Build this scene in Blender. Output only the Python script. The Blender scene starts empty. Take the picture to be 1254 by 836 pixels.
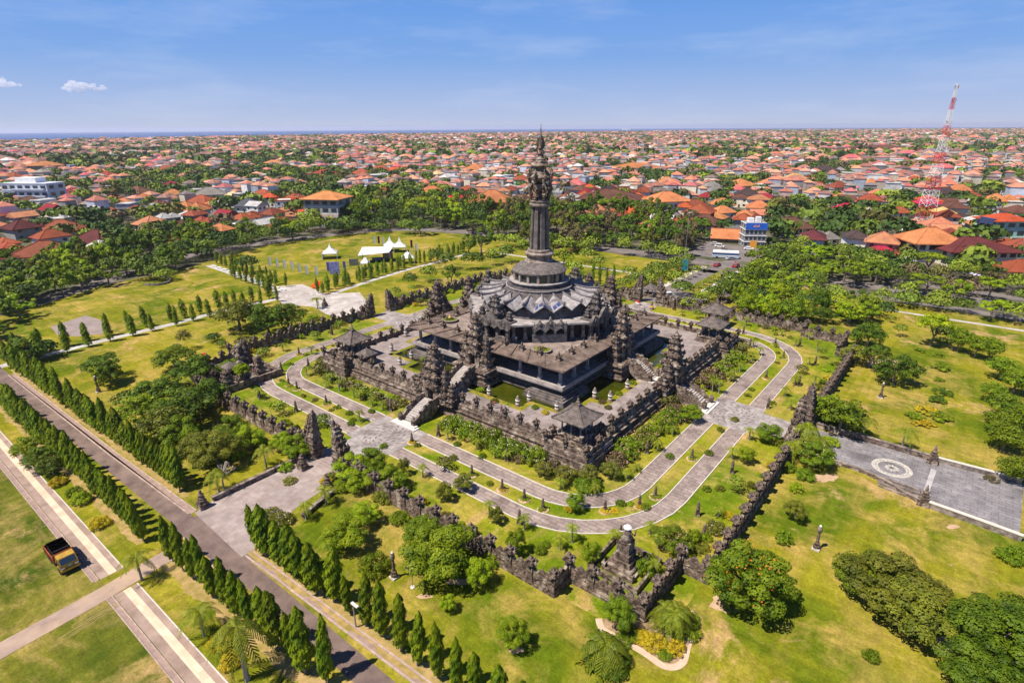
import bpy, bmesh, math, random
import numpy as np
from mathutils import Vector, Matrix
S = bpy.context.scene
COL = S.collection
PI = math.pi
R = math.radians
rnd = random.Random(7)

# ---------------------------------------------------------------- camera
CX, CY, CZ = 75.40, -103.476, 52.0
PITCH, ROLL, YAW, FPX = 0.3563, -0.0059, 0.6787, 705.73
def cam_axes():
    cp, sp, cy, sy, c, s = math.cos(PITCH), math.sin(PITCH), math.cos(YAW), math.sin(YAW), math.cos(ROLL), math.sin(ROLL)
    rz = lambda v: Vector((cy*v[0]-sy*v[1], sy*v[0]+cy*v[1], v[2]))
    rt, up, fw = rz((1, 0, 0)), rz((0, sp, cp)), rz((0, cp, -sp))
    return rt*c+up*s, up*c-rt*s, fw
AX, AY, AF = cam_axes()
cam = bpy.data.objects.new('camera', bpy.data.cameras.new('camera'))
COL.objects.link(cam)
cam.matrix_world = Matrix(((AX[0], AY[0], -AF[0], CX), (AX[1], AY[1], -AF[1], CY), (AX[2], AY[2], -AF[2], CZ), (0, 0, 0, 1)))
cam.data.sensor_width = 36; cam.data.lens = FPX/1254*36
cam.data.clip_start = 0.5; cam.data.clip_end = 90000
S.camera = cam
def at(px, py, Z=0.0):
    d = AF + AX*((px-627)/FPX) - AY*((py-418)/FPX)
    t = (Z-CZ)/d.z
    return (CX+d.x*t, CY+d.y*t)
def pr(X, Y, Z=0.0):
    v = Vector((X-CX, Y-CY, Z-CZ)); z = v.dot(AF)
    if z < 1: return (-9999, -9999)
    return (627+FPX*v.dot(AX)/z, 418-FPX*v.dot(AY)/z)

# ---------------------------------------------------------------- sky, sun, exposure
SUN_AZ, SUN_EL = R(65), R(60)            # direction shadows fall (from +X), elevation
W = bpy.data.worlds.new('World'); S.world = W; W.use_nodes = True
nt = W.node_tree; nt.nodes.clear()
sky = nt.nodes.new('ShaderNodeTexSky'); sky.sky_type = 'NISHITA'; sky.sun_disc = False
sky.sun_elevation = SUN_EL; sky.altitude = 50; sky.air_density = 1.0; sky.dust_density = 0.1; sky.ozone_density = 5.0
sx, sy = -math.cos(SUN_AZ), -math.sin(SUN_AZ)
sky.sun_rotation = math.atan2(sx, sy)
bg = nt.nodes.new('ShaderNodeBackground'); bg.inputs[1].default_value = 0.055
hsv = nt.nodes.new('ShaderNodeHueSaturation'); hsv.inputs['Saturation'].default_value = 1.25; hsv.inputs['Hue'].default_value = 0.51
out = nt.nodes.new('ShaderNodeOutputWorld')
# faint high cirrus on the sky, laid out by direction
tc = nt.nodes.new('ShaderNodeTexCoord'); mp = nt.nodes.new('ShaderNodeMapping'); mp.inputs['Scale'].default_value = (1.6, 1.6, 9.0)
no = nt.nodes.new('ShaderNodeTexNoise'); no.inputs['Scale'].default_value = 2.2; no.inputs['Detail'].default_value = 6; no.inputs['Roughness'].default_value = 0.62
cr = nt.nodes.new('ShaderNodeValToRGB'); cr.color_ramp.elements[0].position = 0.5; cr.color_ramp.elements[1].position = 0.8
cr.color_ramp.elements[1].color = (0.28, 0.28, 0.28, 1)
mx = nt.nodes.new('ShaderNodeMix'); mx.data_type = 'RGBA'; mx.inputs[7].default_value = (9.5, 10.2, 12.0, 1)
L = nt.links.new
L(tc.outputs['Generated'], mp.inputs[0]); L(mp.outputs[0], no.inputs['Vector']); L(no.outputs[0], cr.inputs[0])
# marine haze near the horizon: the clear sky colour gives way to a lavender blue air colour with falling elevation
sep = nt.nodes.new('ShaderNodeSeparateXYZ'); air = nt.nodes.new('ShaderNodeValToRGB'); ka = nt.nodes.new('ShaderNodeMapRange'); ma = nt.nodes.new('ShaderNodeMix'); ma.data_type = 'RGBA'
air.color_ramp.elements[0].position = 0.0; air.color_ramp.elements[0].color = (6.2, 7.2, 10.2, 1); air.color_ramp.elements[1].position = 0.30; air.color_ramp.elements[1].color = (0.6, 3.4, 10.6, 1)
e_ = air.color_ramp.elements.new(0.10); e_.color = (2.8, 5.2, 10.3, 1)
ka.inputs[1].default_value = 0.15; ka.inputs[2].default_value = 0.6; ka.inputs[3].default_value = 0.92; ka.inputs[4].default_value = 0.0
L(tc.outputs['Generated'], sep.inputs[0]); L(sep.outputs[2], air.inputs[0]); L(sep.outputs[2], ka.inputs[0]); L(ka.outputs[0], ma.inputs[0]); L(air.outputs[0], ma.inputs[7])
L(sky.outputs[0], hsv.inputs['Color']); L(hsv.outputs[0], ma.inputs[6]); L(ma.outputs[2], mx.inputs[6]); L(cr.outputs[0], mx.inputs[0])
L(mx.outputs[2], bg.inputs[0]); L(bg.outputs[0], out.inputs[0])
sun = bpy.data.objects.new('sun', bpy.data.lights.new('sun', 'SUN')); COL.objects.link(sun)
sun.data.energy = 5.0; sun.data.angle = R(0.53); sun.data.color = (1.0, 0.89, 0.74)
dsun = Vector((math.cos(SUN_AZ)*math.cos(SUN_EL), math.sin(SUN_AZ)*math.cos(SUN_EL), -math.sin(SUN_EL)))
sun.rotation_euler = dsun.to_track_quat('-Z', 'Y').to_euler()
S.view_settings.view_transform = 'Standard'; S.view_settings.look = 'None'; S.view_settings.gamma = 1
S.view_settings.exposure = 0.55
S.render.engine = 'CYCLES'
S.cycles.volume_bounces = 2; S.cycles.max_bounces = 6; S.cycles.transparent_max_bounces = 24

# ---------------------------------------------------------------- materials
MATS = {}
def mat(name, a, b=None, scale=1.0, rough=0.9, detail=5, bump=0.0, c=None, cscale=0.1, metal=0.0, attr=None, rand=0.0, coords='Object', stripes=None, lo=0.35, hi=0.65, trans=0.0, spec=0.3, bumpscale=None):
    """procedural material: noise between a and b, patches of c, optional per-object value variation, bump"""
    if name in MATS: return MATS[name]
    m = bpy.data.materials.new(name); m.use_nodes = True; t = m.node_tree; N = t.nodes; K = t.links.new
    p = N['Principled BSDF']; p.inputs['Roughness'].default_value = rough; p.inputs['Metallic'].default_value = metal
    p.inputs['Specular IOR Level'].default_value = spec
    tcn = N.new('ShaderNodeTexCoord')
    def noise(sc, lo, hi, det=detail):
        n = N.new('ShaderNodeTexNoise'); n.inputs['Scale'].default_value = sc; n.inputs['Detail'].default_value = det; n.inputs['Roughness'].default_value = 0.62
        K(tcn.outputs[coords], n.inputs['Vector'])
        r = N.new('ShaderNodeMapRange'); r.inputs[1].default_value = lo; r.inputs[2].default_value = hi; K(n.outputs[0], r.inputs[0])
        return n, r
    col = None
    if attr:
        an = N.new('ShaderNodeAttribute'); an.attribute_name = attr; col = an.outputs['Color']
        if b:
            n, r = noise(scale, lo, hi); mm = N.new('ShaderNodeMix'); mm.data_type = 'RGBA'; mm.blend_type = 'MULTIPLY'; mm.inputs[0].default_value = 1
            m2 = N.new('ShaderNodeMix'); m2.data_type = 'RGBA'; m2.inputs[6].default_value = (*a, 1); m2.inputs[7].default_value = (*b, 1); K(r.outputs[0], m2.inputs[0])
            K(col, mm.inputs[6]); K(m2.outputs[2], mm.inputs[7]); col = mm.outputs[2]
    elif b:
        n, r = noise(scale, lo, hi); mm = N.new('ShaderNodeMix'); mm.data_type = 'RGBA'; mm.inputs[6].default_value = (*a, 1); mm.inputs[7].default_value = (*b, 1)
        K(r.outputs[0], mm.inputs[0]); col = mm.outputs[2]
        if c:
            n2, r2 = noise(cscale, 0.5, 0.66); m3 = N.new('ShaderNodeMix'); m3.data_type = 'RGBA'; K(r2.outputs[0], m3.inputs[0]); K(col, m3.inputs[6]); m3.inputs[7].default_value = (*c, 1); col = m3.outputs[2]
    if stripes:   # (sx, sy, mortar colour)  paving / tiles
        br = N.new('ShaderNodeTexBrick'); br.inputs['Scale'].default_value = 1; br.inputs['Brick Width'].default_value = stripes[0]; br.inputs['Row Height'].default_value = stripes[1]
        br.inputs['Mortar Size'].default_value = stripes[3] if len(stripes) > 3 else 0.03; br.inputs['Color1'].default_value = (1, 1, 1, 1); br.inputs['Color2'].default_value = (0.78, 0.78, 0.78, 1); br.inputs['Mortar'].default_value = (stripes[2],)*3+(1,)
        K(tcn.outputs[coords], br.inputs['Vector']); m4 = N.new('ShaderNodeMix'); m4.data_type = 'RGBA'; m4.blend_type = 'MULTIPLY'; m4.inputs[0].default_value = 1
        if col is None: m4.inputs[6].default_value = (*a, 1)
        else: K(col, m4.inputs[6])
        K(br.outputs[0], m4.inputs[7]); col = m4.outputs[2]
    if rand:
        oi = N.new('ShaderNodeObjectInfo'); h = N.new('ShaderNodeHueSaturation'); r5 = N.new('ShaderNodeMapRange'); r5.inputs[3].default_value = 1-rand; r5.inputs[4].default_value = 1+rand
        K(oi.outputs['Random'], r5.inputs[0]); K(r5.outputs[0], h.inputs['Value'])
        r6 = N.new('ShaderNodeMapRange'); r6.inputs[3].default_value = 0.5-rand*0.045; r6.inputs[4].default_value = 0.5+rand*0.045
        ml = N.new('ShaderNodeMath'); ml.operation = 'FRACT'; mu = N.new('ShaderNodeMath'); mu.operation = 'MULTIPLY'; mu.inputs[1].default_value = 7.3
        K(oi.outputs['Random'], mu.inputs[0]); K(mu.outputs[0], ml.inputs[0]); K(ml.outputs[0], r6.inputs[0]); K(r6.outputs[0], h.inputs['Hue'])
        if col is None: h.inputs['Color'].default_value = (*a, 1)
        else: K(col, h.inputs['Color'])
        col = h.outputs[0]
    if col is None: p.inputs['Base Color'].default_value = (*a, 1)
    else: K(col, p.inputs['Base Color'])
    if bump:
        n = N.new('ShaderNodeTexNoise'); n.inputs['Scale'].default_value = bumpscale or scale*3; n.inputs['Detail'].default_value = 4; K(tcn.outputs[coords], n.inputs['Vector'])
        bn = N.new('ShaderNodeBump'); bn.inputs['Strength'].default_value = min(1, bump); bn.inputs['Distance'].default_value = 0.25*bump; K(n.outputs[0], bn.inputs['Height']); K(bn.outputs[0], p.inputs['Normal'])
    if trans:
        tr = N.new('ShaderNodeBsdfTranslucent'); ms = N.new('ShaderNodeMixShader'); ms.inputs[0].default_value = trans
        if col is None: tr.inputs[0].default_value = (*a, 1)
        else: K(col, tr.inputs[0])
        K(p.outputs[0], ms.inputs[1]); K(tr.outputs[0], ms.inputs[2]); K(ms.outputs[0], N['Material Output'].inputs['Surface'])
    MATS[name] = m
    return m

STONE = lambda: mat('carved volcanic stone', (0.036, 0.026, 0.022), (0.27, 0.20, 0.162), 1.5, bump=1.0, bumpscale=3.6, lo=0.36, hi=0.70, c=(0.40, 0.34, 0.285), cscale=0.7)
STONE2 = lambda: mat('weathered grey stone', (0.09, 0.072, 0.066), (0.35, 0.29, 0.255), 1.1, bump=0.5, bumpscale=3)
DECK = lambda: mat('terrace paving', (0.24, 0.19, 0.17), (0.36, 0.29, 0.26), 0.4, c=(0.17, 0.14, 0.13), cscale=0.5, stripes=(0.9, 0.45, 0.72, 0.03))
ROOFST = lambda: mat('gallery roof stone', (0.10, 0.073, 0.062), (0.24, 0.18, 0.15), 0.6, bump=0.3, stripes=(2.0, 0.4, 0.7, 0.04))
PALE = lambda: mat('pale ledge stone', (0.24, 0.225, 0.225), (0.42, 0.39, 0.385), 0.8, c=(0.15, 0.14, 0.14), cscale=0.35, bump=0.15)
LOTUS = lambda: mat('lotus roof slate', (0.20, 0.19, 0.205), (0.36, 0.345, 0.36), 1.0, c=(0.12, 0.112, 0.12), cscale=0.6, bump=0.2)
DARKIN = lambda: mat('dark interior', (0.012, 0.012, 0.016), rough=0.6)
PAVE = lambda: mat('ring road paving', (0.25, 0.20, 0.185), (0.40, 0.325, 0.30), 0.5, c=(0.185, 0.14, 0.13), cscale=0.16, stripes=(1.5, 0.75, 0.55, 0.06))
PLAZ = lambda: mat('plaza paving', (0.28, 0.25, 0.25), (0.44, 0.40, 0.395), 0.5, c=(0.2, 0.17, 0.165), cscale=0.3, stripes=(1.2, 1.2, 0.6, 0.05))
KERB = lambda: mat('kerb concrete', (0.50, 0.47, 0.42), (0.62, 0.58, 0.53), 2)
GLASS = lambda: mat('dark window glass', (0.03, 0.045, 0.06), rough=0.12, spec=0.8)
WHITE = lambda: mat('white paint', (0.72, 0.72, 0.72), (0.8, 0.8, 0.79), 1.5)
METAL = lambda: mat('grey metal', (0.3, 0.3, 0.31), (0.36, 0.36, 0.37), 2, rough=0.5, metal=0.3)

# ---------------------------------------------------------------- mesh builder
class MB:
    def __init__(s): s.v = []; s.f = []; s.m = []; s.mi = 0
    def add(s, vs, fs):
        o = len(s.v); s.v += [tuple(q) for q in vs]; s.f += [tuple(i+o for i in f) for f in fs]; s.m += [s.mi]*len(fs)
    def box(s, x, y, z, sx, sy, h, rot=0.0, tx=1.0, ty=None):
        """box standing on z, centred on x,y; tx, ty taper of the top"""
        ty = tx if ty is None else ty; c, n = math.cos(rot), math.sin(rot); vs = []
        for k, (ax, ay) in enumerate(((1, 1), (tx, ty))):
            for ux, uy in ((-1, -1), (1, -1), (1, 1), (-1, 1)):
                a, b = ux*sx/2*ax, uy*sy/2*ay; vs.append((x+c*a-n*b, y+n*a+c*b, z+k*h))
        s.add(vs, [(3, 2, 1, 0), (4, 5, 6, 7), (0, 1, 5, 4), (1, 2, 6, 5), (2, 3, 7, 6), (3, 0, 4, 7)])
    def frus(s, x, y, z, r0, r1, h, n=8, rot=0.0, sx=1.0, sy=1.0):
        vs = [(x+r*math.cos(rot+2*PI*i/n)*sx, y+r*math.sin(rot+2*PI*i/n)*sy, z+k*h) for k, r in ((0, r0), (1, r1)) for i in range(n)]
        s.add(vs, [tuple(range(n-1, -1, -1)), tuple(range(n, 2*n))]+[(i, (i+1) % n, n+(i+1) % n, n+i) for i in range(n)])
    def lathe(s, x, y, prof, n=12, rot=0.0, sx=1.0, sy=1.0):
        vs = [(x+r*math.cos(rot+2*PI*i/n)*sx, y+r*math.sin(rot+2*PI*i/n)*sy, z) for r, z in prof for i in range(n)]
        k = len(prof)
        fs = [tuple(range(n-1, -1, -1)), tuple(range((k-1)*n, k*n))]
        for j in range(k-1):
            fs += [(j*n+i, j*n+(i+1) % n, (j+1)*n+(i+1) % n, (j+1)*n+i) for i in range(n)]
        s.add(vs, fs)
    def tube(s, pts, r0, r1=None, n=6):
        r1 = r0 if r1 is None else r1; k = len(pts); vs = []; P = [Vector(q) for q in pts]
        for j, q in enumerate(P):
            d = (P[min(j+1, k-1)]-P[max(j-1, 0)]).normalized(); a = d.orthogonal().normalized(); b = d.cross(a); r = r0+(r1-r0)*j/(k-1)
            vs += [q+a*(r*math.cos(2*PI*i/n))+b*(r*math.sin(2*PI*i/n)) for i in range(n)]
        fs = [tuple(range(n-1, -1, -1)), tuple(range((k-1)*n, k*n))]
        for j in range(k-1): fs += [(j*n+i, j*n+(i+1) % n, (j+1)*n+(i+1) % n, (j+1)*n+i) for i in range(n)]
        s.add(vs, fs)
    def prism(s, poly, z0, z1):
        n = len(poly); s.add([(q[0], q[1], z0) for q in poly]+[(q[0], q[1], z1) for q in poly], [tuple(range(n-1, -1, -1)), tuple(range(n, 2*n))]+[(i, (i+1) % n, n+(i+1) % n, n+i) for i in range(n)])
    def hprism(s, poly, o, ux, uy, th):
        """outline poly in the (u, z) plane, u along direction (ux,uy) from o, thickness th across"""
        n = len(poly); px, py = -uy*th/2, ux*th/2
        vs = [(o[0]+ux*q[0]-px, o[1]+uy*q[0]-py, o[2]+q[1]) for q in poly]+[(o[0]+ux*q[0]+px, o[1]+uy*q[0]+py, o[2]+q[1]) for q in poly]
        s.add(vs, [tuple(range(n)), tuple(range(2*n-1, n-1, -1))]+[(i+n, (i+1) % n+n, (i+1) % n, i) for i in range(n)])
    def blob(s, x, y, z, rx, ry, rz, seed=0, n=7, m=5, j=0.18):
        q = random.Random(seed); vs = [(x, y, z-rz)]
        for a in range(1, m):
            t = PI*a/m
            for b in range(n):
                k = 1+q.uniform(-j, j); p = 2*PI*(b+0.5*(a % 2))/n; vs.append((x+rx*math.sin(t)*math.cos(p)*k, y+ry*math.sin(t)*math.sin(p)*k, z-rz*math.cos(t)*k))
        vs.append((x, y, z+rz)); fs = [(0, 1+(b+1) % n, 1+b) for b in range(n)]
        for a in range(m-2): fs += [(1+a*n+b, 1+a*n+(b+1) % n, 1+(a+1)*n+(b+1) % n, 1+(a+1)*n+b) for b in range(n)]
        o = 1+(m-2)*n; fs += [(o+b, o+(b+1) % n, len(vs)-1) for b in range(n)]
        s.add(vs, fs)
    def sheet(s, poly, z):
        s.add([(q[0], q[1], z) for q in poly], [tuple(range(len(poly)))])
    def strip(s, left, right, z):
        """ribbon between two polylines of equal length"""
        n = len(left); s.add([(q[0], q[1], z) for q in left]+[(q[0], q[1], z) for q in right], [(i, i+1, n+i+1, n+i) for i in range(n-1)])
    def mesh(s, name, mats):
        me = bpy.data.meshes.new(name); me.from_pydata(s.v, [], s.f)
        for m in (mats if isinstance(mats, (list, tuple)) else [mats]): me.materials.append(m)
        if any(s.m): me.polygons.foreach_set('material_index', s.m)
        bm = bmesh.new(); bm.from_mesh(me); bmesh.ops.recalc_face_normals(bm, faces=bm.faces); bm.to_mesh(me); bm.free()
        return me
    def build(s, name, mats, parent=None, loc=(0, 0, 0), rz=0.0, smooth=False):
        me = s.mesh(name, mats)
        if smooth: me.shade_smooth()
        return link(name, me, parent, loc, rz)
def link(name, me, parent=None, loc=(0, 0, 0), rz=0.0):
    o = bpy.data.objects.new(name, me); COL.objects.link(o); o.location = loc; o.rotation_euler = (0, 0, rz)
    if parent: o.parent = parent
    return o
def thing(name, label, cat, loc=(0, 0, 0), rz=0.0, group=None):
    o = bpy.data.objects.new(name, None); COL.objects.link(o); o.location = loc; o.rotation_euler = (0, 0, rz); o.empty_display_size = 0.1
    return tag(o, label, cat, group)
def tag(o, label, cat, group=None):
    if label: o['label'] = label
    o['category'] = cat
    if group: o['group'] = group
    return o
def struct(o): o['kind'] = 'structure'; return o
def stuff(o, label=None, cat=None):
    o['kind'] = 'stuff'
    if label: tag(o, label, cat)
    return o
def dup(root, loc, rz=0.0, sc=1.0, label=None, group=None):
    r = root.copy(); COL.objects.link(r); r.location = loc; r.rotation_euler = (0, 0, rz); r.scale = (sc, sc, sc) if not isinstance(sc, tuple) else sc
    if label: r['label'] = label
    if group: r['group'] = group
    for ch in root.children:
        c = ch.copy(); COL.objects.link(c); c.parent = r
        for g in ch.children:
            d = g.copy(); COL.objects.link(d); d.parent = c
    return r
ORD = ['', 'second', 'third', 'fourth', 'fifth', 'sixth', 'seventh', 'eighth', 'ninth', 'tenth', 'eleventh', 'twelfth', 'thirteenth', 'fourteenth', 'fifteenth', 'sixteenth', 'seventeenth', 'eighteenth', 'nineteenth', 'twentieth']
TENS = ['', '', 'twenty', 'thirty', 'forty', 'fifty', 'sixty', 'seventy']
TENTH = ['', '', 'twentieth', 'thirtieth', 'fortieth', 'fiftieth', 'sixtieth', 'seventieth']
def ordinal(n):
    if n == 1: return 'first'
    if n <= 20: return ORD[n-1]
    return TENTH[n//10] if n % 10 == 0 else TENS[n//10]+'-'+ordinal(n % 10)
# ---- labels by landmark: every registered thing is told apart by its look and its place by a landmark
LMK = [('the front left split gate', 410, 545), ('the paved forecourt by the road', 320, 620), ('the front left plaza', 480, 528), ('the front right plaza', 901, 506),
       ('the grey terrace with the circle', 1092, 573), ('the lotus shrine statue', 765, 690), ('the front corner pavilion', 709, 520), ('the left corner pavilion', 430, 440),
       ('the right corner pavilion', 876, 405), ('the back left split gate', 466, 385), ('the white tents', 480, 312), ('the four slim cypresses', 740, 342),
       ('the blue fronted shophouse', 925, 295), ('the parked bus', 890, 313), ('the white house with orange roof', 1140, 315), ('the long maroon roof', 1200, 325),
       ('the red and white mast', 1128, 282), ('the parked truck', 78, 690), ('the left corner temple', 290, 460), ('the stone medallion plaza', 370, 362),
       ('the front left bridge stairs', 515, 500), ('the front right bridge stairs', 850, 480), ('the outer wall front tip', 789, 755), ('the grey paving patch', 105, 405),
       ('the white balconied building', 35, 245), ('the big orange hipped hall', 600, 260), ('the yellow building', 745, 262), ('the grey multi storey block', 398, 275),
       ('the right split gate', 985, 530), ('the lone lamp column right', 999, 671), ('the lower right corner', 1230, 780), ('the magenta red roof', 1040, 255), ('the tower shaft', 660, 270)]
REG = []
def reg(o, look, cat, group=None, xy=None):
    x, y = (o.location[0], o.location[1]) if xy is None else xy
    px, py = pr(x, y); tag(o, None, cat, group); REG.append((o, look, px, py)); return o
def finish_labels():
    G = {}
    for o, look, px, py in REG:
        d, nm, lx, ly = min((math.hypot(px-l[1], (py-l[2])*1.6), l[0], l[1], l[2]) for l in LMK)
        dx, dy = px-lx, py-ly
        if abs(dx) >= abs(dy)*1.2: rel = 'right of' if dx > 0 else 'left of'
        else: rel = 'in front of' if dy > 0 else 'behind'
        G.setdefault((look, rel, nm), []).append((d, o))
    for (look, rel, nm), L_ in G.items():
        L_.sort(key=lambda q: q[0])
        for i, (d, o) in enumerate(L_):
            if len(L_) == 1: o['label'] = '%s %s %s' % (look, rel, nm)
            elif i < 30: o['label'] = '%s %s, %s %s' % (ordinal(i+1), look, rel, nm)
            else:
                o['label'] = '%s, far out %s %s' % (look, rel, nm); o['group'] = '%s far %s %s' % (look, rel, nm)

# ---------------------------------------------------------------- Balinese ornament helpers
def spike(mb, x, y, z, w, h, rot=0.0):
    mb.box(x, y, z, w, w, h*0.45, rot, 0.8); mb.box(x, y, z+h*0.4, w*1.15, w*1.15, h*0.14, rot, 0.9); mb.box(x, y, z+h*0.5, w*0.6, w*0.6, h*0.5, rot, 0.12)
def tower(mb, x, y, z, w, d, H, tiers, seed=1, taper=0.62, spk=1.0, first=0.3):
    """stepped carved tower: bodies, flaring cornices, corner antefixes and a pointed crown"""
    q = random.Random(seed); hs = [first]+[0.7*(0.8**k)*(1-first)/2.2 for k in range(tiers-1)]; tot = sum(hs)*1.16; zz = z; ww, dd = w, d
    for k, hh in enumerate(hs):
        h = H*hh/tot; bh = h*0.6
        mb.box(x, y, zz, ww*1.06, dd*1.06, h*0.14); mb.box(x, y, zz+h*0.14, ww*0.86, dd*0.86, bh-h*0.14)
        if k == 0:
            mb.box(x, y, zz+h*0.3, ww*0.93, dd*0.93, h*0.06); mb.box(x, y, zz+h*0.42, ww*0.9, dd*0.9, h*0.03)
        mb.box(x, y, zz+bh, ww*0.92, dd*0.92, h*0.12, 0, 1.12); mb.box(x, y, zz+bh+h*0.12, ww*1.1, dd*1.1, h*0.12, 0, 1.03); mb.box(x, y, zz+bh+h*0.24, ww*0.98, dd*0.98, h*0.16, 0, 0.82)
        for sx in (-1, 1):
            for sy in (-1, 1): spike(mb, x+sx*ww*0.5, y+sy*dd*0.5, zz+bh+h*0.2, ww*0.17, h*0.5*spk, 0.78)
        for sx, sy in ((0, 1), (0, -1), (1, 0), (-1, 0)):
            spike(mb, x+sx*ww*0.5, y+sy*dd*0.5, zz+bh+h*0.2, ww*0.2, h*0.36*spk)
            mb.blob(x+sx*ww*0.46, y+sy*dd*0.46, zz+bh*0.55, ww*0.13, dd*0.13, h*0.16, q.random(), 5, 4)
        for t in range(6):
            a = q.uniform(0, 2*PI); mb.blob(x+math.cos(a)*ww*0.46, y+math.sin(a)*dd*0.46, zz+q.uniform(0.2, 0.9)*h, ww*0.11, dd*0.11, h*0.11, q.random(), 5, 4)
        zz += h; ww *= taper+0.16; dd *= taper+0.16
    mb.frus(x, y, zz, ww*0.5, ww*0.62, H*0.03); mb.frus(x, y, zz+H*0.03, ww*0.5, ww*0.25, H*0.05); mb.frus(x, y, zz+H*0.08, ww*0.22, 0.02, z+H-zz-H*0.06, 6)
def finial_mesh():
    mb = MB()
    mb.box(0, 0, 0, 0.62, 0.62, 0.35); mb.box(0, 0, 0.35, 0.46, 0.46, 0.35); mb.box(0, 0, 0.7, 0.5, 0.5, 0.12, 0, 1.5); mb.box(0, 0, 0.82, 0.98, 0.98, 0.13)
    for a in range(4):
        spike(mb, 0.42*math.cos(a*PI/2+PI/4), 0.42*math.sin(a*PI/2+PI/4), 0.93, 0.22, 0.38); mb.blob(0.45*math.cos(a*PI/2), 0.45*math.sin(a*PI/2), 0.72, 0.2, 0.2, 0.2, a, 5, 4)
    mb.box(0, 0, 0.95, 0.5, 0.5, 0.22, 0, 0.7); mb.box(0, 0, 1.17, 0.55, 0.55, 0.1); mb.box(0, 0, 1.27, 0.3, 0.3, 0.42, 0, 0.15)
    return mb.mesh('post_finial', STONE())
# ================================================================ SETTING: ground, lawn, roads
def grass(name, lush, mid, dry, soil, seed=0.0):
    m = bpy.data.materials.new(name); m.use_nodes = True; t = m.node_tree; N = t.nodes; K = t.links.new; p = N['Principled BSDF']; p.inputs['Roughness'].default_value = 1; p.inputs['Specular IOR Level'].default_value = 0.03
    tcn = N.new('ShaderNodeTexCoord')
    def nz(sc, lo, hi, a=0.0, b=1.0, det=6, dist=0.0, mp=None, rough=0.6):
        n = N.new('ShaderNodeTexNoise'); n.inputs['Scale'].default_value = sc; n.inputs['Detail'].default_value = det; n.inputs['Roughness'].default_value = rough; n.inputs['Distortion'].default_value = dist
        g = N.new('ShaderNodeMapping'); g.inputs['Location'].default_value = (seed*7+sc*31, seed*3-sc*17, 0); K(tcn.outputs['Object'], g.inputs[0])
        if mp: g.inputs['Scale'].default_value = mp[0]; g.inputs['Rotation'].default_value = (0, 0, mp[1])
        K(g.outputs[0], n.inputs['Vector']); r = N.new('ShaderNodeMapRange'); r.inputs[1].default_value = lo; r.inputs[2].default_value = hi; r.inputs[3].default_value = a; r.inputs[4].default_value = b; K(n.outputs[0], r.inputs[0]); return r.outputs[0]
    def mixc(f, a, b):
        x = N.new('ShaderNodeMix'); x.data_type = 'RGBA'; K(f, x.inputs[0])
        for i, v in ((6, a), (7, b)):
            if isinstance(v, tuple): x.inputs[i].default_value = (*v, 1)
            else: K(v, x.inputs[i])
        return x.outputs[2]
    col = mixc(nz(0.05, 0.42, 0.58, dist=0.6, det=9), lush, mid)
    col = mixc(nz(0.11, 0.46, 0.66, 0, 0.9, det=11, dist=1.0, rough=0.68), col, dry)
    col = mixc(nz(0.075, 0.58, 0.67, 0, 0.9, det=12, dist=0.6, rough=0.72), col, soil)
    mul = None
    for o in (nz(0.8, 0.3, 0.7, 0.72, 1.28, det=9, rough=0.75), nz(3.5, 0.3, 0.7, 0.72, 1.28, det=5, rough=0.7), nz(1.0, 0.35, 0.65, 0.88, 1.1, mp=((0.05, 1.1, 1), 0.5), det=4), nz(1.0, 0.35, 0.65, 0.9, 1.1, mp=((0.9, 0.05, 1), 0.1), det=4)):
        if mul is None: mul = o
        else: mm = N.new('ShaderNodeMath'); mm.operation = 'MULTIPLY'; K(mul, mm.inputs[0]); K(o, mm.inputs[1]); mul = mm.outputs[0]
    vm = N.new('ShaderNodeVectorMath'); vm.operation = 'SCALE'; K(col, vm.inputs[0]); K(mul, vm.inputs['Scale']); K(vm.outputs[0], p.inputs['Base Color'])
    n = N.new('ShaderNodeTexNoise'); n.inputs['Scale'].default_value = 1.6; n.inputs['Detail'].default_value = 8; K(tcn.outputs['Object'], n.inputs['Vector']); bn = N.new('ShaderNodeBump'); bn.inputs['Strength'].default_value = 0.6; bn.inputs['Distance'].default_value = 0.12; K(n.outputs[0], bn.inputs['Height']); K(bn.outputs[0], p.inputs['Normal'])
    return m
GRASS = grass('lawn grass', (0.085, 0.125, 0.006), (0.21, 0.20, 0.014), (0.36, 0.26, 0.07), (0.46, 0.29, 0.15), 1)
GRASS_L = grass('lusher lawn grass', (0.04, 0.075, 0.007), (0.14, 0.14, 0.018), (0.33, 0.24, 0.085), (0.42, 0.27, 0.14), 2)
GRASS_R = grass('ring garden grass', (0.10, 0.16, 0.006), (0.20, 0.215, 0.012), (0.35, 0.26, 0.065), (0.44, 0.28, 0.13), 3)
EARTH = mat('bare earth', (0.36, 0.24, 0.15), (0.50, 0.35, 0.23), 0.6)
ASPH = mat('service road asphalt', (0.115, 0.082, 0.076), (0.19, 0.14, 0.125), 0.5, c=(0.24, 0.175, 0.15), cscale=0.12)
ROAD = mat('city road asphalt', (0.13, 0.115, 0.115), (0.2, 0.175, 0.17), 0.2)
CITYG = mat('city ground', (0.035, 0.055, 0.015), (0.16, 0.13, 0.105), 0.06, detail=10, c=(0.06, 0.085, 0.02), cscale=0.012)
LOOSE = mat('grey paved patch', (0.21, 0.17, 0.165), (0.3, 0.25, 0.235), 0.3)
def coast(az):   # distance of the shoreline from the camera, by azimuth left(-) to right(+), in radians
    t = max(-0.9, min(0.9, az)); return 5050+2100*t+2600*max(0, t)**1.5
def ringpt(az, d): a = YAW-az; return (CX-math.sin(a)*d, CY+math.cos(a)*d)
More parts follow.
